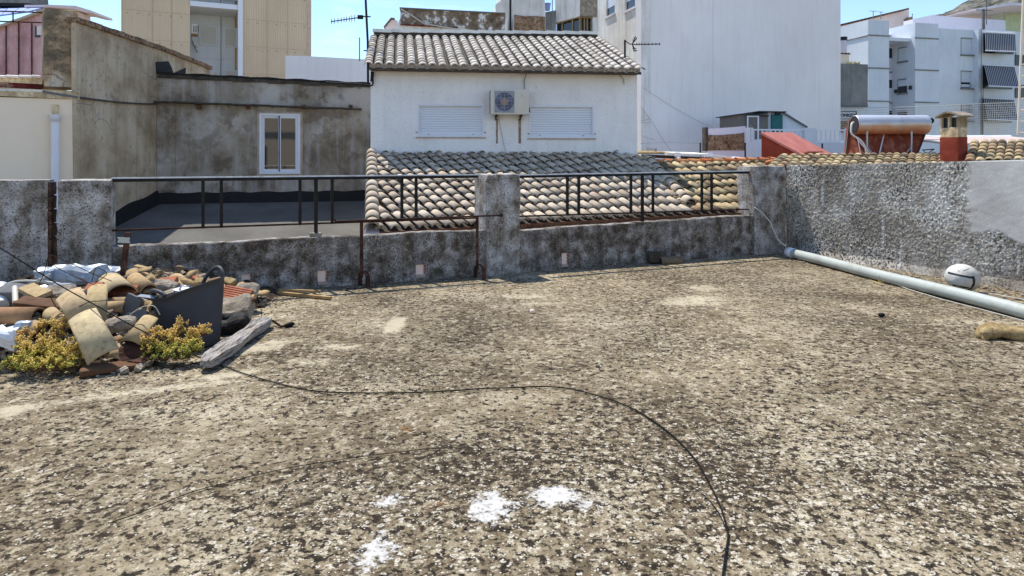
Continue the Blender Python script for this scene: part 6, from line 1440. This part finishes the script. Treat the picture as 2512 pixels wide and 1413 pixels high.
for q_ in (((2056, 273), (2102, 273), (2102, 274.6), (2056, 274.6)), ((2100.4, 274.6), (2102, 274.6), (2102, 290), (2100.4, 290)), ((2056, 290), (2102, 290), (2102, 291.4), (2056, 291.4))): g.wpoly(Wv, q_, .03, .02)
build(g, 'frame', M['frame_dark'], sg)
fc = bpy.data.curves.new('lettering', 'FONT'); fc.body = 'BONIGOS'; fc.size = .17; fc.extrude = .004; fc.offset = .006; fc.align_x = 'CENTER'
fo = bpy.data.objects.new('lettering', fc); col.objects.link(fo); fc.materials.append(M['frame_dark']); 
bpy.context.view_layer.update(); me_ = bpy.data.meshes.new_from_object(fo.evaluated_get(bpy.context.evaluated_depsgraph_get())); bpy.data.objects.remove(fo); fo = bpy.data.objects.new('lettering', me_); col.objects.link(fo); fo.parent = sg
fo.location = Wv.at(2079, 286.5, .035)-sg.location; fo.rotation_euler = (R(90), 0, math.atan2(Wv.d.y, Wv.d.x))
g = MB(); g.wpoly(Wv, [(2050, 325), (2092, 325), (2092, 297), (2050, 297)], .05, .03); build(g, 'brick_panel', M['brick_old'], cw)
g = MB(); g.tube([Wv.at(2068, 132, .5), Wv.at(2068, 100, .5)], .14, 14); lc = tag(build(g, 'roof_chimney', M['lilac_white']), 'little white chimney with a dark slotted cap beside the white block', 'chimney')
g = MB()
for k_ in range(3): z_ = Wv.at(2068, 100-3.4*k_, .5); g.tube([z_, z_+Vector((0,0,.03))], .16, 14)
build(g, 'cap', M['frame_dark'], lc)
g = MB(); g.wpoly(Wv, [(2050, 160), (2083, 160), (2083, 135), (2050, 134)], .5, .3); lp = tag(build(g, 'stair_turret', M['cream_wall']), 'small yellow rooftop turret with a tile edge on the concrete wall', 'turret')
g = MB(); 
for k_ in range(4): p_ = Wv.at(2058+8*k_, 132+.4*k_, .22); g.tile(p_+Vector((0,.3,.05)), p_, (0,0,1), .06, .075, .014, rnd.random(), 6, 86)
build(g, 'tile_edge', M['tile_rubble'], lp)
g = MB(); r2 = random.Random(5)
for k_ in range(40):
    p_ = Wv.at(2078+r2.uniform(0, 30), 157.5, .2); h_ = r2.uniform(.04, .14); g.add([p_+Vector((-.02,0,0)), p_+Vector((.02,0,0)), p_+Vector((r2.uniform(-.06,.06), 0, h_))], [(0,1,2)], r2.random())
tag(build(g, 'weeds', M['sedum']), 'few weeds growing along the top of the concrete wall', 'plant', kind='stuff')

# wire mesh fence in front of the apartments
wf = thing('mesh_fence', 'thin white wire mesh fence stretched across in front of the apartments', 'fence', P(2290, 330, 22))
def top(px): return 268-(px-2063)/(2512-2063)*17.0
for k_ in range(15):
    g = MB(); pts_ = [P(px, top(px)+k_*5.6+.8*math.sin(px*.02+k_), 22) for px in range(2063, 2600, 60)]; g.tube(pts_, .006 if k_ else .011, 4, smooth=False, caps=False); build(g, 'wire', M['white_cable'], wf)
g = MB()
for j in range(42):
    px = 2320+j*5.2; g.tube([P(px, top(px), 22.02), P(px+.4, top(px)+84, 22.02)], .0045, 3, caps=False)
build(g, 'upright_wires', M['white_cable'], wf)
g = MB(); g.tube([P(2411, 345, 22), P(2408, 246, 22)], .02, 6); build(g, 'post', M['slate'], wf)
# ladder at the right edge
ld = thing('ladder', 'pale yellow steel ladder standing at the right edge of the picture', 'ladder', P(2505, 330, 18))
for (xa, xb) in ((2511, 2497), (2562, 2548)):
    g = MB(); g.tube([P(xa, -30, 18), P(xb, 330, 18)], .028, 6); build(g, 'rail', M['cream_wall'], ld)
for k_ in range(13):
    y = -10+k_*28; x = 2511-(y+30)/360*14; g = MB(); g.tube([P(x, y, 18), P(x+51, y-1, 18)], .02, 6); build(g, 'rung', M['cream_wall'], ld)

# mountain
def mountain():
    g = MB(); vs = []; nx, ny = 150, 50; Y0 = 900.0
    for j in range(ny+1):
        for i in range(nx+1):
            px = 2080+i*8.0; Yd = Y0+j*16; x = (px-HX)/F*Yd
            ridge = max(0, (px-2255)*.20)+25; u = j/ny
            crest = 353+min(140, (px-2290)*.42) if px > 2290 else 353-(2290-px)*.6
            crest = crest/F*Yd
            h = crest*math.sin(min(1, u*1.25)*math.pi/2)**.8 + 11*fbm((x*.012, Yd*.012, 0), 6) + 4*abs(fbm((x*.05, Yd*.05, 4), 3))
            vs.append(Vector((x, Yd, h-8)))
    g.add(vs, [(j*(nx+1)+i, j*(nx+1)+i+1, (j+1)*(nx+1)+i+1, (j+1)*(nx+1)+i) for j in range(ny) for i in range(nx)])
    structure(g, 'mountain', M['mountain'])
mountain()

# the house behind the photographer: only its image in the white window is seen
nb = thing('cream_villa', 'cream house mirrored in the panes of the white window', 'house', (2, -9.5, -8))
Wnb = Wall((9, -8.0), (-1, -.05))
g = MB(); hs_ = [(2.0+2.6*i, 3.0+2.6*i, .9+z, 2.1+z) for i in range(5) for z in (0, 3.0)]
g.holewall(Wnb, 0, 15, -8, 4.6, 6, hs_); build(g, 'wall', M['cream_wall'], nb)
for h in hs_:
    g = MB(); g.wbox(Wnb, h[0], h[1], .12, .15, h[2], h[3]); w_o = build(g, 'window', M['glass_dark'], nb)
g = MB(); g.wbox(Wnb, -.2, 15.2, -.4, 6.2, 4.6, 4.75); build(g, 'eave', M['terracotta'], nb)
g = MB(); g.wbox(Wnb, 0, 15, -.02, 0, 2.5, 2.8); build(g, 'string_course', M['concrete'], nb)
# ------------------------------------------------------------------ the rubble heap in the left corner
def sm(a, b, x): x = max(0, min(1, (x-a)/(b-a))); return x*x*(3-2*x)
def heap(x, y):
    yf = 4.62+.06*math.sin(x*3) - .18*(x+2.6)*(1 if x < -2.6 else 1.6) if x < -2.6 else 4.75+(x+2.6)*1.6
    back = sm(yf, yf+1.15, y); right = sm(-2.52-.09*(y-5), -3.25-.09*(y-5), x)
    h = .34*back*(.35+.65*right)*sm(-2.42-.02*(y-5), -2.75-.02*(y-5), x)
    return h
def onheap(px, py, Y0=4.7):
    """first point of the sight line through (px, py) that lies on the heap"""
    y = 4.3
    while y < 8:
        p = P(px, py, y)
        if p.z <= heap(p.x, p.y) or p.z <= 0: return p
        y += .02
    return p
g = MB(); nx, ny = 110, 100; x0, x1, y0, y1 = -5.6, -2.3, 4.2, 7.6; vs = []
for j in range(ny+1):
    for i in range(nx+1):
        x = x0+(x1-x0)*i/nx; y = y0+(y1-y0)*j/ny; h = heap(x, y)
        n_ = .05*fbm((x*7, y*7, 1), 4)*min(1, h/.06) + .03*max(0, noise.cell(Vector((x*11, y*11, 0)))-.4)*min(1, h/.1)
        vs.append(Vector((x, y, h*.86+n_-.02 if h > .004 else -.03)))
fs = []
for j in range(ny):
    for i in range(nx):
        f = (j*(nx+1)+i, j*(nx+1)+i+1, (j+1)*(nx+1)+i+1, (j+1)*(nx+1)+i)
        if max(vs[k_].z for k_ in f) > -.02 and WT.inv((vs[f[0]]+vs[f[2]])/2) < .05: fs.append(f)
g.add(vs, fs); build(g, 'rubble', M['soil'], kind='stuff', label='brown dust and small rubble forming the heap in the left corner', cat='rubble')

def lt(A, B, up, ra, rb, label, mat='tile_rubble', tint=.5, name='roof_tile', cat='tile', half=80, th=.014, flat=1.0, group=None, rough=0):
    g = MB(); A = Vector(A); B = Vector(B)
    g.tile(A, B, up, ra, rb, th, tint, 12, half, flat)
    return build(g, name, M[mat], label=label, cat=cat, group=group)
U = (0, -.3, 1)
lt(P(180,741,5.20), P(215,795,5.03), (.3,-1,.75), .165, .17, 'upper half of the long pale broken tile sloping down in front of the heap', tint=.95, half=33)
lt(P(212,789,5.03), P(265,893,4.83), (.3,-1,.75), .17, .19, 'lower half of the long pale broken tile sloping down in front of the heap', tint=1.0, half=34)
lt(P(243,708,5.5), P(238,800,5.3), (0.1,-1,.35), .09, .105, 'ochre tile standing upright behind the long pale broken tile', tint=.6, half=58)
lt(P(268,688,6.25), P(296,722,5.75), (-.1,-.2,1), .11, .135, 'arched pale tile lying crosswise on top of the heap', tint=.98, half=85, flat=.9)
lt(P(-60,772,5.2), P(92,776,5.15), (0,-.6,1), .07, .085, 'orange brown barrel tile lying level at the left edge of the heap', tint=.82)
lt(P(372,788,5.2), P(322,852,5.0), (-.3,-.8,.8), .095, .115, 'ochre tile lying against the tub on its left side', tint=.62, half=58)
lt(P(262,752,5.6), P(310,752,5.55), (0,-.8,1), .05, .06, 'short ribbed ochre tile stub in the middle of the heap', tint=.7)
lt(P(95,798,5.05), P(60,826,4.95), (-.5,-1,.2), .07, .085, 'curved buff tile on edge above the left stonecrop', tint=.72)
lt(P(330,682,6.2), P(365,712,6.0), (.3,-.4,1), .07, .08, 'buff tile behind the arched tile near the parapet', tint=.7)
lt(P(300,850,5.0), P(280,885,4.9), (.5,-1,.5), .05, .06, 'narrow pale tile piece under the right side of the long broken tile', tint=.95)
lt(P(140,780,5.1), P(168,800,5.02), (0,-.9,.6), .055, .06, 'first of two nested buff tile pieces left of the long broken tile', tint=.75)
lt(P(120,768,5.2), P(150,786,5.08), (0,-.9,.6), .055, .065, 'second of two nested buff tile pieces left of the long broken tile', tint=.62)
lt(P(590,700,6.9), P(616,716,6.75), (0,-.5,1), .05, .06, 'small buff tile piece below the first drain hole', tint=.7)
def slab(c, ax, up, L, w, th, mat, name, label, cat, amp=.008, r=.25, seed=1, n=6, group=None):
    ax = Vector(ax).normalized(); up = Vector(up).normalized(); sd_ = up.cross(ax).normalized(); up = ax.cross(sd_)
    Mx = Matrix(((ax.x, sd_.x, up.x, c[0]), (ax.y, sd_.y, up.y, c[1]), (ax.z, sd_.z, up.z, c[2]), (0,0,0,1)))
    g = MB(); g.rock(Mx, L/2, w/2, th/2, r=r, n=n, amp=amp, fr=9, seed=seed, smooth=False); return build(g, name, M[mat], label=label, cat=cat, group=group)
a, b = P(50,698,5.7), P(125,733,5.4); slab((a+b)/2, b-a, (.2,-.5,1), .32, .12, .035, 'tile_rubble', 'board', 'broken buff board tilted down to the right at the upper left of the heap', 'board')
a, b = P(48,738,5.4), P(158,748,5.35); slab((a+b)/2, b-a, (0,-.5,1), .40, .10, .03, 'wood_dark', 'board', 'long flat brown board lying across the upper left of the heap', 'board')
a, b = G(208,922), G(350,900); slab((a+b)/2+Vector((0,.03,.03)), b-a, (0,-.15,1), .43, .15, .035, 'wood_dark', 'board', 'flat rotten brown board lying on the floor before the heap', 'board', .02, .3)
slab(P(335,872,4.95), (1,.1,-.1), (.1,-.6,1), .24, .16, .05, 'rust', 'slab', 'dark red triangular slab above the flat rotten board', 'slab', .03, .4, 3)
slab(P(322,752,5.55), (.4,.1,1), (0,-1,.3), .17, .13, .02, 'slate', 'slate_piece', 'grey slate piece leaning left of the tub', 'slate', .01, .2, 4)
slab(P(335,778,5.42), (1,.1,.35), (0,-1,.3), .15, .1, .02, 'slate', 'slate_piece', 'lower grey slate piece wedged beside the ochre tile and tub', 'slate', .012, .2, 5)
a, b = P(330,724,5.6), P(392,731,5.4); slab((a+b)/2, b-a, (0,-.5,1), .24, .035, .008, 'steel', 'metal_strip', 'pale metal strip poking out left of the tub rim', 'strip', 0, .2)
slab(P(296,795,5.12), (1,.2,.1), (0,-.3,1), .2, .12, .07, 'stone', 'mortar_lump', 'fibrous grey mortar lump in the middle of the heap', 'mortar', .03, .8, 6)
slab(P(150,722,5.6), (1,0,.05), (0,-.6,1), .24, .13, .10, 'stone', 'mortar_block', 'rough grey brown mortar block behind the upper left boards', 'mortar', .03, .5, 7)
slab(P(232,706,5.9), (1,0,.1), (0,-.5,1), .14, .1, .05, 'brick', 'brick_piece', 'small red brick piece left of the arched tile', 'brick', .006, .2, 8)
slab(P(300,712,5.9), (1,0,-.05), (0,-.5,1), .24, .12, .04, 'brick', 'brick_piece', 'flat red brick under the arched tile', 'brick', .006, .2, 9)
slab(P(410,692,6.4), (1,.1,.1), (0,-.4,1), .17, .1, .06, 'brick', 'brick_piece', 'orange brick piece lying behind the tub left of the log', 'brick', .01, .3, 10)
slab(P(442,693,6.5), (1,.2,-.35), (0,-.3,1), .24, .09, .09, 'wood', 'log', 'short knobbly log lying behind the tub', 'log', .02, .9, 11)
slab(P(400,704,6.2), (1,.1,0), (0,-.3,1), .26, .14, .08, 'stone', 'stone_block', 'pale stone block behind the tub handle', 'stone', .035, .7, 12)
slab(P(358,692,6.2), (1,.1,.8), (0,-.6,1), .16, .08, .05, 'tile_rubble', 'tile_shard', 'pointed buff tile shard standing between arched tile and tub', 'tile', .015, .3, 13)
slab(P(490,696,6.7), (1,0,.2), (0,-.6,1), .10, .12, .08, 'stone_yellow', 'stone_block', 'pale stone seen through the rear tub handle', 'stone', .02, .5, 14)
slab(P(560,696,6.9), (1,-.1,-.2), (0,-.3,1), .12, .11, .09, 'stone_yellow', 'stone_block', 'buff stone block just right of the tub rim', 'stone', .015, .3, 15)
# hollow brick right of the tub
hb = thing('hollow_brick', 'ribbed hollow brick lying on rubble right of the tub', 'brick', P(578, 730, 6.2)); c = P(576,728,6.2); ax = Vector((1,-.1,-.16)).normalized(); up_ = Vector((.1,-.35,1)).normalized(); sd_ = up_.cross(ax)
g = MB(); g.obox(c, ax, sd_, up_, .13, .10, .035); build(g, 'body', M['brick'], hb)
g = MB()
for k_ in range(6): g.obox(c+sd_*(-.085+.034*k_)+up_*.04, ax, sd_, up_, .13, .010, .006)
build(g, 'ribs', M['brick'], hb)
g = MB()
for k_ in range(3): g.obox(c+ax*.1308+sd_*(-.06+.06*k_), ax, sd_, up_, .002, .022, .022)
build(g, 'holes', M['mortar_dark'], hb)
slab(P(604,714,6.7), (1,0,.0), (0,-.4,1), .2, .14, .10, 'stone', 'mortar_lump', 'crumbly grey mortar lump against the first drain hole', 'mortar', .035, .6, 16)
slab(P(572,758,6.0), (1,.25,.12), (.15,-.5,1), .30, .24, .13, 'stone', 'stone_slab', 'speckled conglomerate stone propped beside the tub', 'stone', .03, .4, 17)
slab(P(566,790,5.9), (1,.2,.25), (.1,-.5,1), .26, .26, .14, 'tar', 'rubber_scrap', 'black rubber scrap under the speckled stone beside the tub', 'scrap', .03, .6, 18)
a = P(610,742,6.05); slab(a, (.75,.2,.5), (-.3,-.4,1), .14, .05, .03, 'wood_dark', 'wood_edge', 'splintered brown wood edge at the right end of the speckled stone', 'wood', .01, .3, 19)
slab(P(612,734,6.2), (1,0,-.1), (0,-.3,1), .07, .08, .06, 'wood', 'wood_block', 'small square timber block at the right end of the hollow brick', 'wood', .004, .2, 20)
# sheet metal and bags
def crumple(c, hx, hy, hz, mat, name, label, cat, seed, amp=.06, rot=0, n=5):
    Mx = Matrix.Translation(c) @ Matrix.Rotation(rot, 4, 'Z'); g = MB(); g.rock(Mx, hx, hy, hz, r=.22, n=n, amp=amp*1.2, fr=8, seed=seed, smooth=False); return build(g, name, M[mat], label=label, cat=cat)
crumple(P(188,677,6.2), .19, .12, .075, 'foil', 'metal_sheet', 'large crumpled silver sheet lying on the heap against the left pillar', 'sheet', 1, .05)
crumple(P(262,676,6.35), .125, .10, .065, 'foil', 'metal_sheet', 'smaller boxy silver sheet right of the large crumpled one', 'sheet', 2, .035)
crumple(P(112,676,6.1), .075, .07, .06, 'foil', 'metal_scrap', 'small silver scrap below the raw brick wall end', 'scrap', 3, .03)
crumple(P(118,717,5.7), .14, .08, .05, 'foil', 'metal_scrap', 'dull silver scrap between the boards and the white hoses', 'scrap', 4, .04)
crumple(P(12,824,4.95), .105, .08, .065, 'bag_white', 'plastic_bag', 'crumpled white plastic bag at the left edge beside the stonecrop', 'bag', 5, .05)
crumple(P(58,808,5.0), .05, .04, .05, 'foil', 'metal_scrap', 'small blue grey scrap right of the white plastic bag', 'scrap', 6, .02)
g = MB(); g.tube([P(4,748,5.7), P(2,702,5.85)], .055, 14); tag(build(g, 'plastic_roll', M['bag_white']), 'pale blue plastic roll standing at the far left edge', 'roll')
g = MB(); g.tube([P(38,742,5.6), P(36,705,5.75)], .022, 8); tag(build(g, 'grey_stake', M['ac_white']), 'short grey stake beside the plastic roll', 'stake')
slab(P(28,722,5.8), (1,0,0), (0,-.4,1), .26, .16, .14, 'slate', 'grey_block', 'dark bluish block between the plastic roll and the grey stake', 'block', .01, .2, 21)
for pts_, r0, lab in ((((-20,715),(10,700),(45,690),(90,690),(130,694),(170,702),(215,716)), .011, 'upper pale plastic hose arching over the upper left of the heap'),
                      (((20,705),(50,702),(80,693),(110,680),(122,672)), .009, 'pale hose rising towards the small silver scrap'),
                      (((95,684),(130,700),(150,708),(190,712),(230,720)), .009, 'lower pale hose running right across the silver scrap')):
    g = MB(); g.tube(curve([P(x, y, 5.85) for x, y in pts_], 6), r0, 8); tag(build(g, 'hose', M['white_cable']), lab, 'hose')
for pts_, lab in ((((120,625),(112,655),(104,680),(90,705),(86,715)), 'thin dark wire hanging down by the raw brick wall end'),
                  (((122,624),(170,644),(220,668),(275,690)), 'upper thin wire running right over the silver sheets'),
                  (((118,640),(150,662),(210,690),(255,706)), 'lower thin wire running right over the silver sheets'),
                  (((225,692),(232,664),(240,657),(262,672),(232,695)), 'bent wire loop standing between the two silver sheets'),
                  (((124,728),(136,750),(150,764),(172,768),(195,752),(222,740),(250,738),(275,734)), 'thin wire curling around the long pale tile'),
                  (((172,798),(190,768),(205,771),(218,782),(240,788)), 'kinked dark wire lying over the crack of the long pale tile'),
                  (((632,740),(641,760),(641,778),(638,785)), 'short rusty wire sticking up from the floor right of the heap'),
                  (((315,776),(330,764),(352,752),(378,751),(392,772)), 'white wire bent over the grey slate piece')):
    Yw = 5.75 if pts_[0][1] < 700 else (5.0 if pts_[0][0] < 300 else (6.3 if pts_[0][0] > 600 else 5.12)); g = MB(); g.tube(curve([P(x, y, Yw) for x, y in pts_], 5), .0032, 5); tag(build(g, 'wire', M['rust_dark'] if 'white' not in lab else M['white_cable']), lab, 'wire')
g = MB(); pts_ = [G(372,893,.008), G(410,900,.008), G(450,898,.008), G(480,890,.008)]; g.tube(curve(pts_, 4), .004, 5); tag(build(g, 'wire', M['rust_dark']), 'thin rusty wire on the floor between the flat board and the plank', 'wire')
# leaning rusty post with a small plate
pr = thing('rusty_post', 'rusty flat post leaning out of the heap with a small metal plate', 'post', P(298, 670, 6.5)); a, b = P(300,676,6.4), P(314,571,6.45); ax = (b-a).normalized()
g = MB(); g.obox((a+b)/2, ax, Vector((0,1,0)), ax.cross(Vector((0,1,0))), (b-a).length/2, .012, .024); build(g, 'post', M['rust'], pr)
g = MB(); p_ = [P(287,582,6.42), P(319,583,6.42), P(317,590,6.42), P(319,597,6.42), P(287,595,6.42), P(291,588,6.42)]; g.prism(p_, (0,.01,0)); build(g, 'plate', M['steel'], pr)

# charcoal rubber tub
def tub():
    base = Vector((-2.575, 5.52, .01)); rim = Vector((-2.66, 5.62, .42)); o = thing('rubber_tub', 'charcoal rubber tub full of rubble leaning beside the heap', 'tub', base)
    Ub, Vb = Vector((.2, 0, .0)), Vector((0, .19, 0)); Ur, Vr = Vector((.268, .0, .085)), Vector((.02, .235, .0))
    N = 56
    def ring(u, k_=1.0, dz=0):
        c = base.lerp(rim, u); U_ = Ub.lerp(Ur, u**.9)*k_; V_ = Vb.lerp(Vr, u**.9)*k_; out = []
        for i in range(N):
            a = 2*math.pi*i/N; dip = -.018*math.exp(-((math.degrees(a)-262)/14)**2) if u > .7 else 0
            out.append(c+U_*math.cos(a)+V_*math.sin(a)+Vector((0,0,dz+dip)))
        return out
    g = MB(); prof = [(0,1,0)]+[(i/10,1,0) for i in range(1,11)]+[(1,1.03,.006),(1,1.03,.014),(1,.975,.014),(1,.965,0)]+[(1-i/10,.955,0) for i in range(1,10)]
    vs = [];
    for (u, k_, dz) in prof: vs += ring(u, k_, dz)
    m = len(prof); g.add(vs, [(j*N+i, j*N+(i+1)%N, (j+1)*N+(i+1)%N, (j+1)*N+i) for j in range(m-1) for i in range(N)], .5, True); g.add(ring(0), [tuple(range(N-1,-1,-1))])
    build(g, 'body', M['tub'], o)
    for (a0, a1, hh) in ((178, 258, .075), (92, 38, .10)):
        pts_ = []
        for i in range(15):
            t = i/14; a = R(a0+(a1-a0)*t); p_ = rim+Ur*math.cos(a)*1.0+Vr*math.sin(a)*1.0; pts_.append(p_+Vector((0,0,.01+hh*math.sin(math.pi*t)**.7)))
        g = MB()
        side = Vector((0,0,1)); g.tube(pts_, .017, 8); build(g, 'handle', M['tub'], o)
    return o, rim, Ur, Vr
tub_o, rim_, Ur_, Vr_ = tub()
r3 = random.Random(8)
fl = MB(); n_ = 30; 
fl.add([rim_+Vector((0,0,-.06))]+[rim_+(Ur_*math.cos(2*math.pi*i/n_)+Vr_*math.sin(2*math.pi*i/n_))*.93+Vector((0,0,-.085+.02*r3.random())) for i in range(n_)], [(0, 1+i, 1+(i+1)%n_) for i in range(n_)]); build(fl, 'rubble_fill', M['soil'], kind='stuff', label='rubble filling the charcoal tub', cat='rubble')
slab(rim_+Vector((-.15,-.03,-.03)), (1,.3,.3), (0,-.3,1), .10, .08, .04, 'stone', 'stone_piece', 'grey stone shard sitting inside the left of the tub', 'brick', .01, .3, 30)
slab(rim_+Vector((-.06,.03,-.02)), (.3,1,.1), (0,-.3,1), .14, .1, .05, 'bag_white', 'plaster_piece', 'bright white plaster piece sitting inside the tub', 'plaster', .01, .4, 31)
g = MB(); q = rim_+Vector((-.04,-.02,.0)); g.tube([q+Vector((-.05,0,-.05)), q+Vector((-.01,0,.035)), q+Vector((.06,0,.03)), q+Vector((.06,.02,-.06))], .008, 6); tag(build(g, 'bent_profile', M['steel']), 'bent white metal profile sticking out of the tub', 'profile')

# broken pieces covering the heap, each one a thing of its own
shard_labels = {'tile_rubble': ('tile_shard', 'broken curved clay tile shard lying loose in the rubble heap', 'tile', 'tile shards in the rubble heap'),
                'stone': ('rubble_stone', 'rough grey stone lying loose in the rubble heap', 'stone', 'stones in the rubble heap'),
                'brick': ('brick_shard', 'small red brick shard lying loose in the rubble heap', 'brick', 'brick shards in the rubble heap'),
                'wood_dark': ('wood_splinter', 'short brown wood splinter lying loose in the rubble heap', 'wood', 'wood splinters in the rubble heap')}
r4_ = random.Random(42); used = []
tries = 0; cnt = 0
while cnt < 350 and tries < 6000:
    tries += 1; x = r4_.uniform(-4.7, -2.5); y = r4_.uniform(4.65, 7.1); h = heap(x, y)
    if h < .03 or WT.inv((x, y)) > -.12 or x/y < -.80: continue
    if (Vector((x, y))-Vector((-2.64, 5.5))).length < .40: continue
    kind = r4_.choices(['tile_rubble', 'stone', 'brick', 'wood_dark'], [10, 8, 2.2, 1.3])[0]; nm, lab, cat_, grp = shard_labels[kind]
    p = Vector((x, y, h*.86+r4_.uniform(0, .035))); up_ = Vector((r4_.gauss(0,.5), r4_.gauss(-.3,.5), 1)).normalized(); an = r4_.uniform(0, 6.28); ax = Vector((math.cos(an), math.sin(an), r4_.gauss(0,.3))).normalized(); L = r4_.choice((.035,.045,.06,.07,.08,.1,.12,.15))*r4_.uniform(.8,1.1)
    if kind == 'tile_rubble':
        g = MB(); sc_ = r4_.uniform(.06, .11); g.tile(p-ax*L*.7, p+ax*L*.7, up_, sc_*.85, sc_, .014, r4_.random(), 6, r4_.uniform(28, 60)); build(g, nm, M[kind], label=lab, cat=cat_, group=grp)
    elif kind == 'wood_dark': slab(p, ax, up_, L*1.5, .03, .02, kind, nm, lab, cat_, .004, .3, cnt, 3, grp)
    else: slab(p, ax, up_, L*.85, L*r4_.uniform(.45, .8), L*r4_.uniform(.25, .55), kind, nm, lab, cat_, .025, .3, cnt, 5, grp)
    cnt += 1
g = MB()
for i in range(2200):
    x = r4_.uniform(-4.9, -2.3); y = r4_.uniform(4.45, 7.2); h = heap(x, y)
    if WT.inv((x, y)) > -.05: continue
    if h <= .002 and r4_.random() > .35: continue
    s_ = r4_.choice((.008, .012, .018, .026)) if h > .01 else .007; Mx = Matrix.Translation((x, y, max(0, h*.86)+s_*.3)) @ Matrix.Rotation(r4_.uniform(0,6), 4, 'Z') @ Matrix.Rotation(r4_.uniform(-.8,.8), 4, 'X'); g.rock(Mx, s_*1.3, s_, s_*.6, r=.4, n=2, amp=s_*.4, fr=25, seed=i)
build(g, 'gravel', M['stone'], kind='stuff', label='small chips of stone strewn over and around the rubble heap', cat='gravel')

# stonecrop plants
def stonecrop(name, label, blobs, seed, nrm):
    r_ = random.Random(seed); root = None; g = MB(); st = MB(); allp = []
    for (px, py, Y, rx, rz, dens, tlo, thi) in blobs:
        c = P(px, py, Y)
        for k_ in range(int(dens*.8)):
            v = Vector((r_.gauss(0, .6), r_.gauss(0, .6), r_.gauss(0, .62)))
            if v.length > 1.5: continue
            p = c+Vector((v.x*rx, v.y*rx*.8, v.z*rz)); p.z = max(.015, p.z); hgt = (v.z+1)/2
            tint0 = max(0, min(1, tlo+(thi-tlo)*hgt+r_.gauss(0, .12)))
            axis = Vector((r_.gauss(0,.35)+v.x*.3, r_.gauss(0,.35)-.25, 1)).normalized(); nl = r_.randint(7, 11)
            root_p = Vector((c.x+v.x*rx*.5, c.y+v.y*rx*.4, max(0, c.z-rz*.9))); st.tube([root_p, (root_p+p)/2+Vector((r_.gauss(0,.01), r_.gauss(0,.01), 0)), p-axis*.01], .0022, 4, .1, caps=False)
            u = axis.cross(Vector((1,.3,.1))).normalized(); w = axis.cross(u)
            for q_ in range(nl):
                a = q_*2.4; el = r_.uniform(.25, 1.2); d = ((u*math.cos(a)+w*math.sin(a))*math.cos(el)+axis*math.sin(el)).normalized(); b = p+axis*.018*(q_/nl); L = r_.uniform(.018, .032); wd_ = L*.2
                s1 = d.cross(axis); s1 = s1.normalized() if s1.length > .01 else u; s2 = d.cross(s1)
                m_ = b+d*L*.6; tip = b+d*L
                g.add([b, m_+s1*wd_, m_+s2*wd_, m_-s1*wd_, m_-s2*wd_, tip], [(0,2,1),(0,3,2),(0,4,3),(0,1,4),(5,1,2),(5,2,3),(5,3,4),(5,4,1)], max(0, min(1, tint0+r_.gauss(0,.06))), True)
            allp.append(p)
    c = sum(allp, Vector())/len(allp); root = thing(name, label, 'plant', (c.x, c.y, 0)); build(g, 'leaves', M['sedum'], root); build(st, 'stems', M['wood_dark'], root)
stonecrop('stonecrop', 'left stonecrop plant with yellow and orange fleshy leaves before the heap',
   [(60,880,4.72,.12,.05,80,.1,.5), (110,895,4.68,.13,.045,90,.15,.55), (165,890,4.75,.10,.05,70,.3,.75), (110,855,4.85,.10,.06,70,.35,.75), (145,815,4.95,.07,.085,46,.55,.9), (60,838,4.9,.07,.06,40,.6,.95), (95,805,5.0,.05,.05,22,.6,.95), (35,900,4.66,.06,.04,36,.05,.4), (150,862,4.8,.11,.06,66,.35,.8), (195,860,4.85,.05,.06,26,.7,.95), (75,862,4.8,.08,.05,40,.4,.75)], 3, None)
stonecrop('stonecrop', 'right stonecrop plant with orange tips in front of the charcoal tub',
   [(400,862,4.98,.11,.05,90,.0,.3), (440,865,4.95,.10,.045,80,.0,.3), (375,835,5.0,.07,.07,44,.5,.9), (410,828,5.05,.08,.07,46,.5,.95), (445,805,5.1,.045,.05,26,.65,1.0), (475,822,5.08,.05,.06,30,.55,.95), (500,812,5.1,.04,.035,24,.6,1.0), (445,838,5.02,.08,.05,40,.4,.85), (480,850,5.0,.06,.04,40,.1,.5), (352,842,5.0,.03,.05,18,.6,.95)], 4, None)
g = MB(); r_ = random.Random(2)
for i in range(26):
    c = P(2155, 690, 8.15); a = r_.uniform(0, 6.28); e_ = r_.uniform(.05, .14); g.add([c+Vector((-.003,0,-.02)), c+Vector((.003,0,-.02)), c+Vector((math.cos(a)*e_, math.sin(a)*e_, r_.uniform(-.02,.02)))], [(0,1,2)], .8)
g.tube([P(2157,690,8.15), P(2158,676,8.15)], .004, 4, .2); c = P(2155,692,8.15)
tag(build(g, 'dry_weed', M['sedum']), 'small dry orange weed growing at the near side of the pipe', 'plant')
